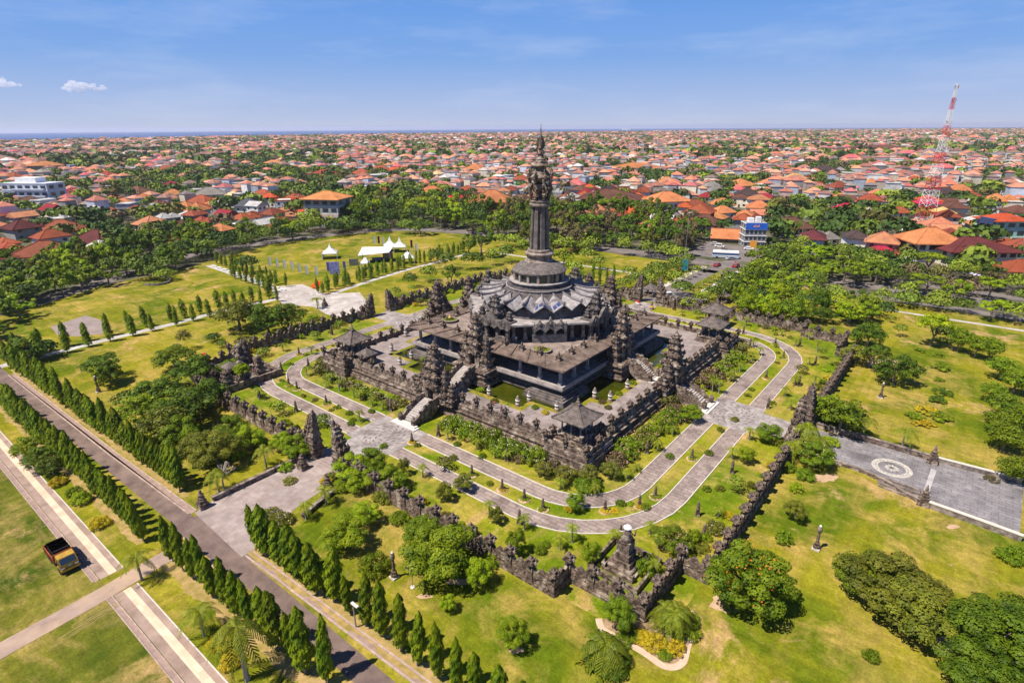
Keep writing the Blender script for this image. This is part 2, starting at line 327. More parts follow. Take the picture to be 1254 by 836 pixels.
# ground: disc far past the shore on the landward side, ends at the shore in view
N_ = 60; mb = MB()
azs = [-1.15+2.3*i/N_ for i in range(N_+1)]
shore = [ringpt(a, coast(a)*(1+0.02*math.sin(a*23)+0.012*math.sin(a*61+1))) for a in azs]
mb.sheet([ringpt(1.6+0.6*k, 9000) for k in range(1, 6)][::1]+shore, 0.0) if False else None
back = [ringpt(a, 7000) for a in (1.5, 2.1, 2.7, 3.3, 3.9, 4.5)]
poly = shore+back
cxy = (CX, CY)
mb.add([(cxy[0], cxy[1], 0)]+[(p[0], p[1], 0) for p in poly], [(0, i+1, (i+1) % len(poly)+1) for i in range(len(poly))])
ground = struct(mb.build('ground', CITYG))
# sea: follows the curve of the earth so that its horizon sits where it does in the photo
mb = MB(); ds = [3200, 4500, 6000, 8000, 11000, 15000, 20000, 26000, 32000]
vs = []; 
for d in ds:
    for a in azs: x, y = ringpt(a, d); vs.append((x, y, -1.0-d*d/12.74e6))
n = len(azs); mb.add(vs, [(j*n+i, j*n+i+1, (j+1)*n+i+1, (j+1)*n+i) for j in range(len(ds)-1) for i in range(n-1)])
struct(mb.build('sea', mat('sea water', (0.006, 0.055, 0.22), (0.012, 0.08, 0.28), 0.0006, rough=0.6)))
# far headland on the right: low dark green land beyond the city
mb = MB(); top = []; q = random.Random(3)
for i in range(41):
    a = 0.30+0.62*i/40; d = coast(a)*1.0; top.append((a, 6+10*math.sin(PI*min(1, i/14))*0.6+q.uniform(-2, 2)))
for i in range(40):
    (a, h), (b, g) = top[i], top[i+1]; p0, p1 = ringpt(a, coast(a)-80), ringpt(b, coast(b)-80); p2, p3 = ringpt(b, coast(b)+900), ringpt(a, coast(a)+900)
    m0, m1 = ringpt(a, coast(a)+250), ringpt(b, coast(b)+250)
    mb.add([(*p0, -1), (*p1, -1), (*m1, g), (*m0, h), (*p2, -6), (*p3, -6)], [(0, 1, 2, 3), (3, 2, 4, 5)])
struct(mb.build('hills', mat('headland green', (0.02, 0.04, 0.02), (0.045, 0.065, 0.03), 0.003)))

# park lawn
Z1, Z2, Z3, Z4 = 0.02, 0.03, 0.042, 0.055
park = [at(*p) for p in ((60, 362), (130, 349), (215, 331), (262, 318), (330, 300), (400, 288), (470, 281), (556, 286))]+[(-126, 116), (-62, 118), (-22, 118), (60, 106), (96, 104), (190, 99), (190, -160), (-260, -160), (-150, -75)]
mb = MB(); mb.sheet(park, Z1); struct(mb.build('lawn', GRASS))
mb = MB(); mb.sheet([(-120, -92.6), (48, -91.0), (60, -130), (-120, -130)], Z1+0.006); struct(mb.build('lawn', GRASS_L))
mb = MB(); mb.sheet([(-58.5, -58.5), (58.5, -58.5), (58.5, 58.5), (-58.5, 58.5)], Z1+0.004); struct(mb.build('lawn', GRASS_R))
def lane(name, px, w, m, z=Z2):
    """ribbon along ground points"""
    P = px; Ls, Rs = [], []
    for i, p in enumerate(P):
        a, b = P[max(0, i-1)], P[min(len(P)-1, i+1)]; dx, dy = b[0]-a[0], b[1]-a[1]; l = math.hypot(dx, dy); nx, ny = -dy/l*w/2, dx/l*w/2
        Ls.append((p[0]+nx, p[1]+ny)); Rs.append((p[0]-nx, p[1]-ny))
    mb = MB(); mb.strip(Ls, Rs, z); return struct(mb.build(name, m))
def curve(P, n=6):
    out = []
    for i in range(len(P)-1):
        p0, p1, p2, p3 = P[max(0, i-1)], P[i], P[i+1], P[min(len(P)-1, i+2)]
        for k in range(n):
            t = k/n; out.append(tuple(0.5*(2*p1[j]+(p2[j]-p0[j])*t+(2*p0[j]-5*p1[j]+4*p2[j]-p3[j])*t*t+(3*p1[j]-p0[j]-3*p2[j]+p3[j])*t**3) for j in (0, 1)))
    out.append(P[-1]); return out
# service road and its strips (front left)
lane('road', [(-150, -84.6), (-88, -82.8), (-30, -80.9), (5, -79.7), (60, -79.2)], 2.6, ASPH, Z2)
lane('road', [(-3, -80.0), (12, -79.5)], 3.4, ASPH, Z2+0.004)
def kerb_run(name, pts, w, h, m, z=0.0):
    mb = MB()
    for a, b in zip(pts, pts[1:]):
        l = math.hypot(b[0]-a[0], b[1]-a[1]); mb.box((a[0]+b[0])/2, (a[1]+b[1])/2, z, l, w, h, math.atan2(b[1]-a[1], b[0]-a[0]))
    return struct(mb.build(name, m))
CHAN = mat('drain channel concrete', (0.38, 0.28, 0.25), (0.5, 0.39, 0.35), 0.8, stripes=(0.9, 3.0, 0.7, 0.06))
for pts in ([(-88, -81.3), (-31, -79.6), (-4.3, -78.4)], [(10.4, -77.7), (42, -76.5), (60, -76)]):
    lane('drain', pts, 0.95, mat('drain bed', (0.24, 0.17, 0.15), (0.34, 0.25, 0.22), 1.0), Z2)
    for off in (-0.5, 0.5): kerb_run('kerb', [(p[0], p[1]+off) for p in pts], 0.22, 0.14, CHAN)
# promenade beside it
PINK = mat('promenade brown stone', (0.27, 0.195, 0.165), (0.38, 0.285, 0.245), 0.5, c=(0.2, 0.145, 0.12), cscale=0.2)
TAN = mat('pale promenade tiles', (0.70, 0.50, 0.37), (0.80, 0.60, 0.46), 0.5, stripes=(1.4, 3, 0.86, 0.05))
for xa, xb in ((-130, 0.3), (4.6, 62)):
    f = lambda x: -90.2+0.012*x
    lane('footpath', [(xa, f(xa)-0.05), (xb, f(xb)-0.05)], 2.5, PINK, Z2)
    lane('footpath', [(xa, f(xa)+0.1), (xb, f(xb)+0.1)], 0.85, TAN, Z3)
    kerb_run('kerb', [(xa, f(xa)+1.25), (xb, f(xb)+1.25)], 0.12, 0.12, KERB())
    lane('drain', [(xa, f(xa)-1.75), (xb, f(xb)-1.75)], 0.5, mat('drain bed', (0, 0, 0)), Z2)
    for o in (-1.45, -2.05): kerb_run('kerb', [(xa, f(xa)+o), (xb, f(xb)+o)], 0.12, 0.12, CHAN)
# track crossing it
lane('path', curve([at(-60, 835), at(0, 797), at(67, 760), at(135, 722), at(203, 682), (3.2, -81)]), 2.7, mat('dusty track', (0.27, 0.195, 0.165), (0.38, 0.285, 0.235), 0.4, c=(0.42, 0.31, 0.22), cscale=0.15), Z4)
# forecourt ramp
ramp = [at(*p) for p in ((238, 628), (262, 612), (372, 561), (400, 548), (432, 560), (404, 594), (362, 622), (318, 668), (296, 682))]
mb = MB(); mb.sheet(ramp, Z3+0.006); struct(mb.build('forecourt', mat('forecourt stone', (0.27, 0.215, 0.205), (0.41, 0.345, 0.33), 0.35, c=(0.33, 0.28, 0.27), cscale=0.2, stripes=(0.9, 0.9, 0.8, 0.03))))
# ring roads with kerbs
R1, R2, R3, R4 = 41.66, 44.76, 47.63, 50.5
def rring(r, cr, n=8):
    P = []
    for k, (sx, sy) in enumerate(((1, 1), (-1, 1), (-1, -1), (1, -1))):
        for i in range(n+1):
            a = k*PI/2+i*PI/2/n; P.append((sx*(r-cr)+cr*math.cos(a), sy*(r-cr)+cr*math.sin(a)))
    return P
def ring(name, ra, ca, rb, cb, m, z):
    A, B = rring(ra, ca), rring(rb, cb); A.append(A[0]); B.append(B[0]); mb = MB(); mb.strip(A, B, z); return struct(mb.build(name, m))
ring('road', R1, 9.6, R2, 12.7, PAVE(), Z2); ring('road', R3, 15.5, R4, 18.4, PAVE(), Z2)
for r, c_ in ((R1, 9.6), (R2, 12.7), (R3, 15.5), (R4, 18.4)):
    mb = MB(); A = rring(r-0.09, c_-0.09); B = rring(r+0.09, c_+0.09)
    pts = rring(r, c_); pts.append(pts[0])
    for a, b in zip(pts, pts[1:]):
        if abs(a[0]-b[0])+abs(a[1]-b[1]) < 0.01: continue
        # straight runs stop at the plazas
        segs = [(a, b)]
        if abs(a[0]-b[0]) < 0.01 and abs(a[0]) > R1-1: s_ = 1 if b[1] > a[1] else -1; segs = [((a[0], a[1]), (a[0], -s_*5.9)), ((a[0], s_*5.9), b)]
        elif abs(a[1]-b[1]) < 0.01 and abs(a[1]) > R1-1: s_ = 1 if b[0] > a[0] else -1; segs = [(a, (-s_*5.9, a[1])), ((s_*5.9, a[1]), b)]
        for u, v in segs:
            l = math.hypot(v[0]-u[0], v[1]-u[1]); mb.box((u[0]+v[0])/2, (u[1]+v[1])/2, 0, l+0.03, 0.16, 0.13, math.atan2(v[1]-u[1], v[0]-u[0]))
    struct(mb.build('kerb', KERB()))
# the four plazas with a pinwheel of stones, and links to the gates
for k in range(4):
    rot = k*PI/2; T = lambda x, y: (x*math.cos(rot)-y*math.sin(rot), x*math.sin(rot)+y*math.cos(rot))
    mb = MB(); mb.sheet([T(*p) for p in ((R1-0.2, -5.8), (R4+0.3, -5.8), (R4+0.3, -4), (58.5, -3.4), (58.5, 3.4), (R4+0.3, 4), (R4+0.3, 5.8), (R1-0.2, 5.8))], Z3); struct(mb.build('plaza', PLAZ()))
    mb = MB(); q = random.Random(k)
    for rr in (1.3, 2.2, 3.1, 4.0):
        nn = int(rr*5)
        for i in range(nn):
            a = 2*PI*i/nn+rr*0.4; x, y = 46.1+rr*math.cos(a), rr*math.sin(a); w = 0.55; t = a+0.9
            pts = [T(x+w*math.cos(t+s)*f, y+w*math.sin(t+s)*f) for s, f in ((0, 1), (PI/2, 0.32), (PI, 1), (-PI/2, 0.32))]
            mb.sheet(pts, Z3+0.008)
    struct(mb.build('plaza', mat('plaza dark stones', (0.13, 0.105, 0.1), (0.19, 0.16, 0.15), 1)))
# right terrace with its circle
TER = mat('terrace blue grey slabs', (0.18, 0.17, 0.185), (0.33, 0.315, 0.335), 0.6, c=(0.13, 0.12, 0.13), cscale=0.3, stripes=(1.6, 0.8, 0.62, 0.06))
ter = [at(*p) for p in ((1012, 529), (1060, 541), (1150, 566), (1254, 593), (1248, 660), (1133, 616), (1100, 600), (1060, 577), (1012, 562))]
ter += [(59.5, -4.2), (59.5, 3.8)]
mb = MB(); mb.sheet(ter[:9], Z3); mb.sheet([(58, -3.6), (58, 3.6), ter[0], ter[8]], Z3-0.004); struct(mb.build('terrace', TER))
cx_, cy_ = at(1092, 573)
mb = MB()
def annulus(mb, x, y, r0, r1, z, n=40):
    A = [(x+r0*math.cos(2*PI*i/n), y+r0*math.sin(2*PI*i/n)) for i in range(n+1)]; B = [(x+r1*math.cos(2*PI*i/n), y+r1*math.sin(2*PI*i/n)) for i in range(n+1)]; mb.strip(A, B, z)
annulus(mb, cx_, cy_, 2.35, 2.85, Z4); annulus(mb, cx_, cy_, 1.95, 2.15, Z4)
for i in range(24):
    a = 2*PI*i/24; mb.sheet([(cx_+r*math.cos(a+d), cy_+r*math.sin(a+d)) for r, d in ((2.16, -0.07), (2.34, -0.07), (2.34, 0.07), (2.16, 0.07))], Z4)
for i in range(12):
    a = 2*PI*i/12; mb.sheet([(cx_+r*math.cos(a+d), cy_+r*math.sin(a+d)) for r, d in ((0.3, 0), (0.8, -0.25), (1.2, 0), (0.8, 0.25))], Z4)
o = mb.build('paving_medallion', mat('pale inlay stone', (0.34, 0.32, 0.29), (0.56, 0.53, 0.48), 1.6)); tag(o, 'round cream stone medallion set in the grey right terrace', 'medallion')
mb = MB(); u0, v0, u1, v1 = at(1140, 574), at(1127, 612), at(1147, 576), at(1134, 614)
mb.sheet([u0, v0, v1, u1], Z4); struct(mb.build('terrace', mat('pale stone band', (0.33, 0.32, 0.33), (0.45, 0.43, 0.43), 0.8)))
mb = MB()
for k in range(4):
    a, b = at(1075, 585+k*3.2), at(1127, 603+k*3.2+0.5*k); l = math.hypot(b[0]-a[0], b[1]-a[1]); mb.box((a[0]+b[0])/2, (a[1]+b[1])/2, 0.0, l, 0.42, 0.48-0.1*k, math.atan2(b[1]-a[1], b[0]-a[0]))
struct(mb.build('steps', STONE2()))
# left / back walks
WALK = mat('grey walk slabs', (0.42, 0.41, 0.40), (0.56, 0.54, 0.53), 0.4, stripes=(1.5, 1.5, 0.75, 0.05), c=(0.34, 0.33, 0.32), cscale=0.2)
walk1 = [at(*p) for p in ((-30, 462), (0, 449), (60, 434), (130, 416), (210, 397), (280, 379), (340, 366))]
lane('footpath', curve(walk1), 2.6, WALK, Z2)
walk2 = [at(*p) for p in ((400, 362), (450, 345), (500, 330), (535, 321), (575, 310))]
lane('footpath', curve(walk2), 2.2, WALK, Z2)
walk3 = [at(*p) for p in ((256, 325), (300, 340), (345, 356))]
lane('footpath', curve(walk3), 3.0, WALK, Z2)
lane('footpath', [(22, 97.5), (60, 95.5), (91, 96), (180, 96)], 1.6, WALK, Z2)
lane('footpath', [(-90, 88.5), (-50, 90), (-14, 91)], 1.8, WALK, Z2)
mb = MB(); mb.sheet([at(*p) for p in ((330, 352), (370, 348), (400, 360), (440, 358), (452, 372), (430, 392), (400, 385), (385, 376), (345, 372))], Z3); struct(mb.build('plaza', mat('bright plaza slabs', (0.42, 0.38, 0.36), (0.58, 0.54, 0.52), 0.4, c=(0.32, 0.28, 0.27), cscale=0.2, stripes=(1.5, 1.5, 0.8, 0.05))))
mb = MB(); x, y = at(366, 361); [annulus(mb, x, y, r_, r_+0.28, Z4) for r_ in (1.6, 3.2, 4.6, 5.2, 7.4)]; struct(mb.build('plaza', mat('plaza ring stones', (0.26, 0.23, 0.22), (0.36, 0.32, 0.31), 1)))
mb = MB(); mb.sheet([at(*p) for p in ((62, 400), (105, 386), (130, 394), (128, 408), (95, 412), (70, 410))], Z2); struct(mb.build('paved_patch', LOOSE))
# avenue to the north entrance and the two city roads
lane('road', [(-1, 60), (-1, 82), (-1, 112), (2, 170)], 6.0, ROAD, Z2)
for x in (-5.3, 8.2): lane('footpath', [(x, 78), (x, 118)], 2.2, mat('white walk slabs', (0.55, 0.5, 0.46), (0.68, 0.62, 0.58), 0.8, stripes=(1, 1, 0.75, 0.05)), Z2)
mb = MB(); mb.sheet([(-12, 64), (14, 64), (12, 78), (-9, 78)], Z2-0.004); struct(mb.build('road', ROAD))
lane('road', curve([(-140, -118), (-151, -72), (-166, -43), (-186, -16), (-193, 20), (-190, 55), (-178, 92), (-150, 116), (-100, 122), (-30, 126), (40, 124), (200, 122)]), 9, ROAD, Z2-0.004)
lane('road', [(-10, 111.5), (40, 111), (100, 108.5), (200, 107)], 4.5, ROAD, Z2)
lane('road', [(-30, 139), (40, 139), (100, 134), (200, 126)], 6, ROAD, Z2)
mb = MB(); mb.sheet([(-20, 136), (14, 136), (10, 168), (-24, 168)], Z2+0.004); struct(mb.build('road', ROAD))
# dry patches and beds on the lawns
def patch(px, py, w, h, m, z=Z2+0.002, seed=0, name='earth_patch', jag=0.22):
    q = random.Random(seed); c0 = at(px, py); pts = []
    for i in range(22):
        a = 2*PI*i/22; k = 1+q.uniform(-jag, jag); pts.append(at(px+w*k*math.cos(a), py+h*k*math.sin(a)))
    mb = MB(); mb.sheet(pts, z); return struct(mb.build(name, m))
for i, p in enumerate(((893, 738, 22, 12), (1125, 765, 26, 9), (1160, 790, 20, 10), (740, 790, 60, 20), (1167, 645, 9, 2.5), (560, 712, 14, 4), (632, 796, 9, 4), (1080, 445, 22, 6), (600, 640, 1, 1), (1010, 585, 16, 5), (250, 690, 26, 7), (215, 655, 18, 6), (520, 730, 10, 3))):
    if i == 3: continue
    patch(p[0], p[1], p[2], p[3], EARTH, seed=i)
# curved planting bed with a clay path at the outer wall's tip
bed = curve([at(*p) for p in ((733, 757), (738, 770), (760, 782), (790, 800), (815, 816), (835, 812), (842, 790), (851, 762), (845, 748))])
lane('path', bed, 0.75, mat('clay path', (0.5, 0.35, 0.26), (0.62, 0.45, 0.34), 1.5), Z2+0.01)
mb = MB(); mb.sheet([(a*0.96+0.04*at(795, 775)[0], b*0.96+0.04*at(795, 775)[1]) for a, b in bed], Z2+0.004); struct(mb.build('earth_patch', mat('planting bed soil', (0.22, 0.15, 0.08), (0.40, 0.28, 0.18), 0.9)))

# bare soil strips under the hedge rows, ragged edged
def ragged(x0, x1, y, w, seed):
    q = random.Random(seed); Ls, Rs = [], []; x = x0
    while x <= x1: Ls.append((x, y(x)+w*(0.42+0.1*math.sin(x*0.9+seed)+q.uniform(-0.09, 0.09)))); Rs.append((x, y(x)-w*(0.42+0.1*math.sin(x*0.7)+q.uniform(-0.09, 0.09)))); x += 0.35
    mb = MB(); mb.strip(Ls, Rs, Z1+0.012); struct(mb.build('earth_strip', mat('dry hedge soil', (0.22, 0.175, 0.04), (0.40, 0.275, 0.12), 0.9)))
ragged(-92, -9, lambda x: -80.3+0.07*(x+94)/1.93*1.0, 1.6, 1); ragged(8, 44, lambda x: -76.8+0.1*(x-9.6)/2.75, 2.4, 2); ragged(-72, -3, lambda x: -87.2+0.045*(x+74)/2.02, 1.6, 3); ragged(4, 37, lambda x: -85.0+0.16*(x-4.2)/2.5, 2.6, 4)

# wheel marks fanning off the dirt track, and a worn line over the right lawn
TRK_ = mat('dusty wheel marks', (0.17, 0.15, 0.03), (0.34, 0.26, 0.12), 1.2)
for i in range(5): lane('path', curve([at(150-2*i, 735+2*i), at(122-4*i, 747+5*i), at(88-8*i+3*(i % 2), 766+8*i)]), 0.07+0.03*(i % 3), TRK_, Z3+0.001*i)
lane('path', curve([at(1075, 500), at(1100, 560-20), at(1180, 490), at(1200, 470)]), 0.35, TRK_, Z2) if False else None
# ================================================================ WALLS
FIN = finial_mesh()
def wall_run(pts, label, zb=0.0, h1=0.9, h2=1.7, h3=2.45, t=0.75, step=3.3, group='stone walls round the monument', fin_sc=1.0):
    root = thing('stone_wall', label, 'wall', (pts[0][0], pts[0][1], zb), group=group); ox, oy = pts[0]
    mb = MB(); posts = []
    for i, (a, b) in enumerate(zip(pts, pts[1:])):
        l = math.hypot(b[0]-a[0], b[1]-a[1]); ux, uy = (b[0]-a[0])/l, (b[1]-a[1])/l; an = math.atan2(uy, ux); mx_, my_ = (a[0]+b[0])/2-ox, (a[1]+b[1])/2-oy; e = 0.003*(i % 2)
        mb.box(mx_, my_, 0, l+t, t*1.25, h1*0.45+e, an); mb.box(mx_, my_, h1*0.45, l+t*0.9, t*1.05, h1*0.4+e, an); mb.box(mx_, my_, h1*0.85, l+t*0.7, t*0.8, h1*0.15+e, an)
        mb.box(mx_, my_, h1, l+t*0.5, t*0.55, h2-h1+e, an)
        n = max(1, round(l/step)); s = l/n
        for k in range(n+1):
            if k or i == 0 or True: posts.append((a[0]+ux*s*k-ox, a[1]+uy*s*k-oy, an)) if not (k == n and i < len(pts)-2) else None
        for k in range(n):   # carved crest between the posts
            o = (a[0]+ux*s*k-ox, a[1]+uy*s*k-oy, h2); w = s; H = h3-h2
            pl = [(0.35, 0), (0.35, H*0.75), (w*0.2, H*0.95), (w*0.27, H*0.55), (w*0.36, H*0.75), (w*0.43, H*1.25), (w*0.5, H*1.5), (w*0.57, H*1.25), (w*0.64, H*0.75), (w*0.73, H*0.55), (w*0.8, H*0.95), (w-0.35, H*0.75), (w-0.35, 0)]
            mb.hprism(pl, o, ux, uy, t*0.5)
            for fx in (0.3, 0.7):
                mb.blob(o[0]+ux*w*fx, o[1]+uy*w*fx, h1+(h2-h1)*0.5, t*0.5, t*0.5, 0.26, k, 5, 4)
    mb.build('wall_body', STONE(), root)
    bm_ = MB(); bm_.box(0, 0, 0, t*1.15, t*1.15, h1*1.1); bm_.box(0, 0, h1*1.1, t*0.9, t*0.9, h2-h1*1.1+0.1); bm_.box(0, 0, h2+0.1, t*1.1, t*1.1, 0.14)
    pm = bm_.mesh('post', STONE())
    for x, y, an in posts:
        p = link('post', pm, root, (x, y, 0.004), an); f = link('finial', FIN, p, (0, 0, h2+0.24)); f.scale = (fin_sc*1.3,)*3
    return root
def rot4(k, x, y):
    c, s = [(1, 0), (0, 1), (-1, 0), (0, -1)][k]; return (x*c-y*s, x*s+y*c)
NAMES = {0: ('front', 'front corner, nearest run'), 1: ('right', 'right'), 2: ('back', 'back'), 3: ('left', 'left')}
OW = [(6.2, -58.8), (45.4, -58.8), (45.4, -55.5), (55.4, -55.5), (55.4, -45.5), (58.8, -45.5), (58.8, -6.2)]
olab = ['dark carved outer wall with stepped corner nearest the camera', 'dark carved outer wall running round the right corner lawn', 'dark carved outer wall behind the tower', 'dark carved outer wall round the left bend, beside dense trees']
for k in range(4):
    pts = [rot4(k, *p) for p in OW]
    wall_run(pts, olab[k])
# split gates: two carved halves, stepped on their outer sides
def gate_half_mesh(seed):
    mb = MB(); q = random.Random(seed); z = 0; w = 4.6; d = 2.6
    hs = [2.0, 1.5, 1.35, 1.15, 1.0, 0.85, 0.7]
    for k, h in enumerate(hs):
        mb.box(w/2, 0, z, w, d, h*0.2); mb.box(w/2-0.06, 0, z+h*0.2, w*0.9, d*0.86, h*0.5); mb.box(w/2, 0, z+h*0.7, w*1.0, d*1.04, h*0.16); mb.box(w/2-0.02, 0, z+h*0.86, w*0.94, d*0.94, h*0.14, 0, 0.9)
        for sy in (-1, 1):
            spike(mb, w*0.93, sy*d*0.42, z+h*0.9, 0.5, h*0.75); spike(mb, w*0.55, sy*d*0.46, z+h*0.9, 0.34, h*0.5)
            mb.blob(w*0.7, sy*d*0.45, z+h*0.5, 0.35, 0.25, h*0.25, k, 6, 4)
        mb.blob(w*0.97, 0, z+h*0.5, 0.4, 0.5, h*0.3, k+9, 6, 4); spike(mb, w*0.96, 0, z+h*0.86, 0.6, h*0.9)
        z += h; w = max(0.8, w*0.77); d *= 0.86
    mb.box(0.35, 0, z, 0.7, 0.9, 0.5, 0, 0.8); mb.box(0.3, 0, z+0.5, 0.5, 0.6, 0.8, 0, 0.1)
    # wing wall beside the half, stepping down to the enclosure
    mb.box(5.3, 0, 0, 2.4, 1.7, 2.6); mb.box(5.3, 0, 2.6, 2.1, 1.2, 0.5); spike(mb, 5.9, 0, 3.1, 0.7, 1.2); spike(mb, 4.7, 0, 3.1, 0.6, 0.9)
    return mb.mesh('gate_half', STONE())
GH = gate_half_mesh(1)
glab = ['right split gate half hidden by palms beside the grey terrace', 'back right split gate at the head of the avenue', 'back left split gate by the stone medallion plaza', 'front left split gate above the paved forecourt']
for k in range(4):
    x, y = rot4(k, 58.4, 0); g = thing('split_gate', glab[k], 'gate', (x, y, 0), k*PI/2+PI/2, 'split gates of the outer wall')
    s = (0.92, 0.92, 0.72) if k == 2 else (0.92, 0.92, 0.92)
    for sgn in (0, 1):
        h = link('gate_half', GH, g, (2.6 if not sgn else -2.6, 0, 0), sgn*PI); h.scale = s
# guardian figures draped in cloth at the gates
def guardian(x, y, rz, label):
    t = thing('guardian_statue', label, 'statue', (x, y, 0), rz, 'cloth draped guardian statues')
    mb = MB(); mb.box(0, 0, 0, 0.9, 0.9, 0.5); mb.box(0, 0, 0.5, 0.7, 0.7, 0.2); mb.build('plinth', STONE2(), t)
    mb = MB(); mb.lathe(0, 0, [(0.34, 0.7), (0.4, 0.9), (0.3, 1.3), (0.36, 1.6), (0.3, 1.85), (0.14, 1.95), (0.2, 2.1), (0.22, 2.25), (0.16, 2.42), (0.05, 2.7)], 9)
    for s in (-1, 1): mb.tube([(s*0.32, 0, 1.75), (s*0.5, 0.1, 1.4), (s*0.3, 0.3, 1.25)], 0.11, 0.08, 5)
    mb.build('figure', STONE(), t, smooth=True)
    mb = MB(); mb.lathe(0, 0, [(0.52, 0.72), (0.46, 1.0), (0.36, 1.38), (0.33, 1.4)], 10); mb.build('cloth', mat('saffron cloth', (0.75, 0.33, 0.03), (0.85, 0.45, 0.06), 2), t)
for i, (px, py, l) in enumerate(((412, 562, 'saffron draped guardian left of the front left gate passage'), (424, 566, 'saffron draped guardian right of the front left gate passage'),
                    (782, 374, 'saffron draped guardian beside the red and white flag'), (798, 379, 'saffron draped guardian right of the back right passage'))):
    x, y = at(px, py); guardian(x, y, 0.5*i, l)
# flag at the back right gate
x, y = at(777, 381); t = thing('flag', 'red and white flag on a thin pole by the back right gate', 'flag', (x, y, 0))
mb = MB(); mb.tube([(0, 0, 0), (0, 0, 3.6)], 0.05); mb.build('pole', METAL(), t)
for nm, z, m in (('red_band', 3.05, mat('red cloth', (0.6, 0.02, 0.03))), ('white_band', 2.5, mat('white cloth', (0.75, 0.75, 0.75)))):
    mb = MB(); mb.add([(0.05+0.28*i, 0.16*math.sin(i*1.4), z+dz-0.05*i) for dz in (0, 0.55) for i in range(6)], [(i, i+1, 7+i, 6+i) for i in range(5)]); mb.build(nm, m, t)

# ================================================================ INNER COURT
ZC, ZW, ZG, ZT = 2.8, 2.25, 5.95, 9.75
A = 33.0
def frame(mb, ro, ri, z0, z1):
    """square ring from four butted slabs"""
    w = ro-ri
    for s in (-1, 1): mb.box(s*(ri+w/2), 0, z0, w, 2*ro, z1-z0); mb.box(0, s*(ri+w/2), z0, 2*ri, w, z1-z0)
court = thing('inner_court', 'raised paved court with stepped dark retaining sides round the ponds', 'terrace', (0, 0, 0))
mb = MB()
for ro, z0, z1 in ((A+1.5, 0, 0.7), (A+1.15, 0.7, 1.05), (A+0.9, 1.05, 1.6), (A+1.1, 1.6, 1.8), (A+0.6, 1.8, 2.4), (A+0.35, 2.4, ZC-0.02)): frame(mb, ro, 27.2, z0, z1)
for sx in (-1, 1):
    for sy in (-1, 1):
        for e, z0, z1 in ((1.0, 0, 0.9), (0.6, 0.9, 1.9), (0.8, 1.9, 2.15), (0.2, 2.15, 3.1)): mb.box(sx*31.3, sy*31.3, z0, 8+e, 8+e, z1-z0)
mb.build('retaining_wall', STONE(), court)
mb = MB(); frame(mb, A+0.2, 27.3, ZC-0.02, ZC+0.02); mb.build('court_floor', mat('court paving', (0.24, 0.2, 0.195), (0.36, 0.31, 0.30), 0.35, stripes=(1.0, 1.0, 0.8, 0.03), c=(0.19, 0.16, 0.155), cscale=0.2), court)
# grass strip with notches round the water
mb = MB()
for k in range(4):
    for a, b, c, d in ((6, 27.3, 27.3, 28.3), (6, 27.3, -28.3, -27.3)):
        pass
for k in range(4):
    for sx in (-1, 1):
        for x0, x1, y0, y1 in ((3.2, 16.9, -28.3, -27.0), (15.6, 16.9, -27.0, -24.9), (15.6, 24.9, -24.9, -23.9)):
            mb.sheet([rot4(k, sx*a, b) for a, b in ((x0, y0), (x1, y0), (x1, y1), (x0, y1))], ZC+0.035)
mb.build('lawn_edge', GRASS, court)
for sx in (-1, 1):      # the floor fills the corners of the pond down to a narrow moat round the podium corners
    for sy in (-1, 1):
        a_, b_ = 15.7, 27.35; c_ = 23.85; L6 = [(a_, c_), (a_, b_), (b_, b_), (b_, a_), (c_, a_), (c_, c_)]; n_ = 6
        mb = MB(); vs = [(sx*p[0], sy*p[1], z) for z in (1.5, ZC+0.018) for p in L6]; mb.add(vs, [(6, 7, 8, 11), (11, 8, 9, 10)]+[(i, (i+1) % 6, 6+(i+1) % 6, 6+i) for i in range(6)]); mb.build('corner_floor', mat('court paving', (0, 0, 0)), court)
mb = MB(); frame(mb, 27.3, 27.1, 1.5, ZC+0.024); mb.build('pond_kerb', STONE2(), court)
mb = MB(); mb.sheet([(-27, -27), (27, -27), (27, 27), (-27, 27)], ZW)
struct(mb.build('pond_water', mat('green pond water', (0.022, 0.030, 0.002), (0.05, 0.058, 0.003), 0.25, rough=0.1, spec=0.3)))
# parapet wall runs on the court edge
ilab = ['low carved parapet of the inner court facing the camera corner', 'low carved parapet along the right corner of the inner court', 'low carved parapet at the back of the inner court', 'low carved parapet along the left corner of the inner court']
for k in range(4):
    pts = [rot4(k, *p) for p in ((6.6, -A), (27.2, -A), (27.2, -A-2.0), (A+2.0, -A-2.0), (A+2.0, -27.2), (A, -27.2), (A, -6.6))]
    # the parapet steps round the corner bastion
    wall_run(pts, ilab[k], zb=ZC, h1=0.25, h2=0.85, h3=1.2, t=0.45, step=3.2, group='low parapets of the inner court', fin_sc=0.85)
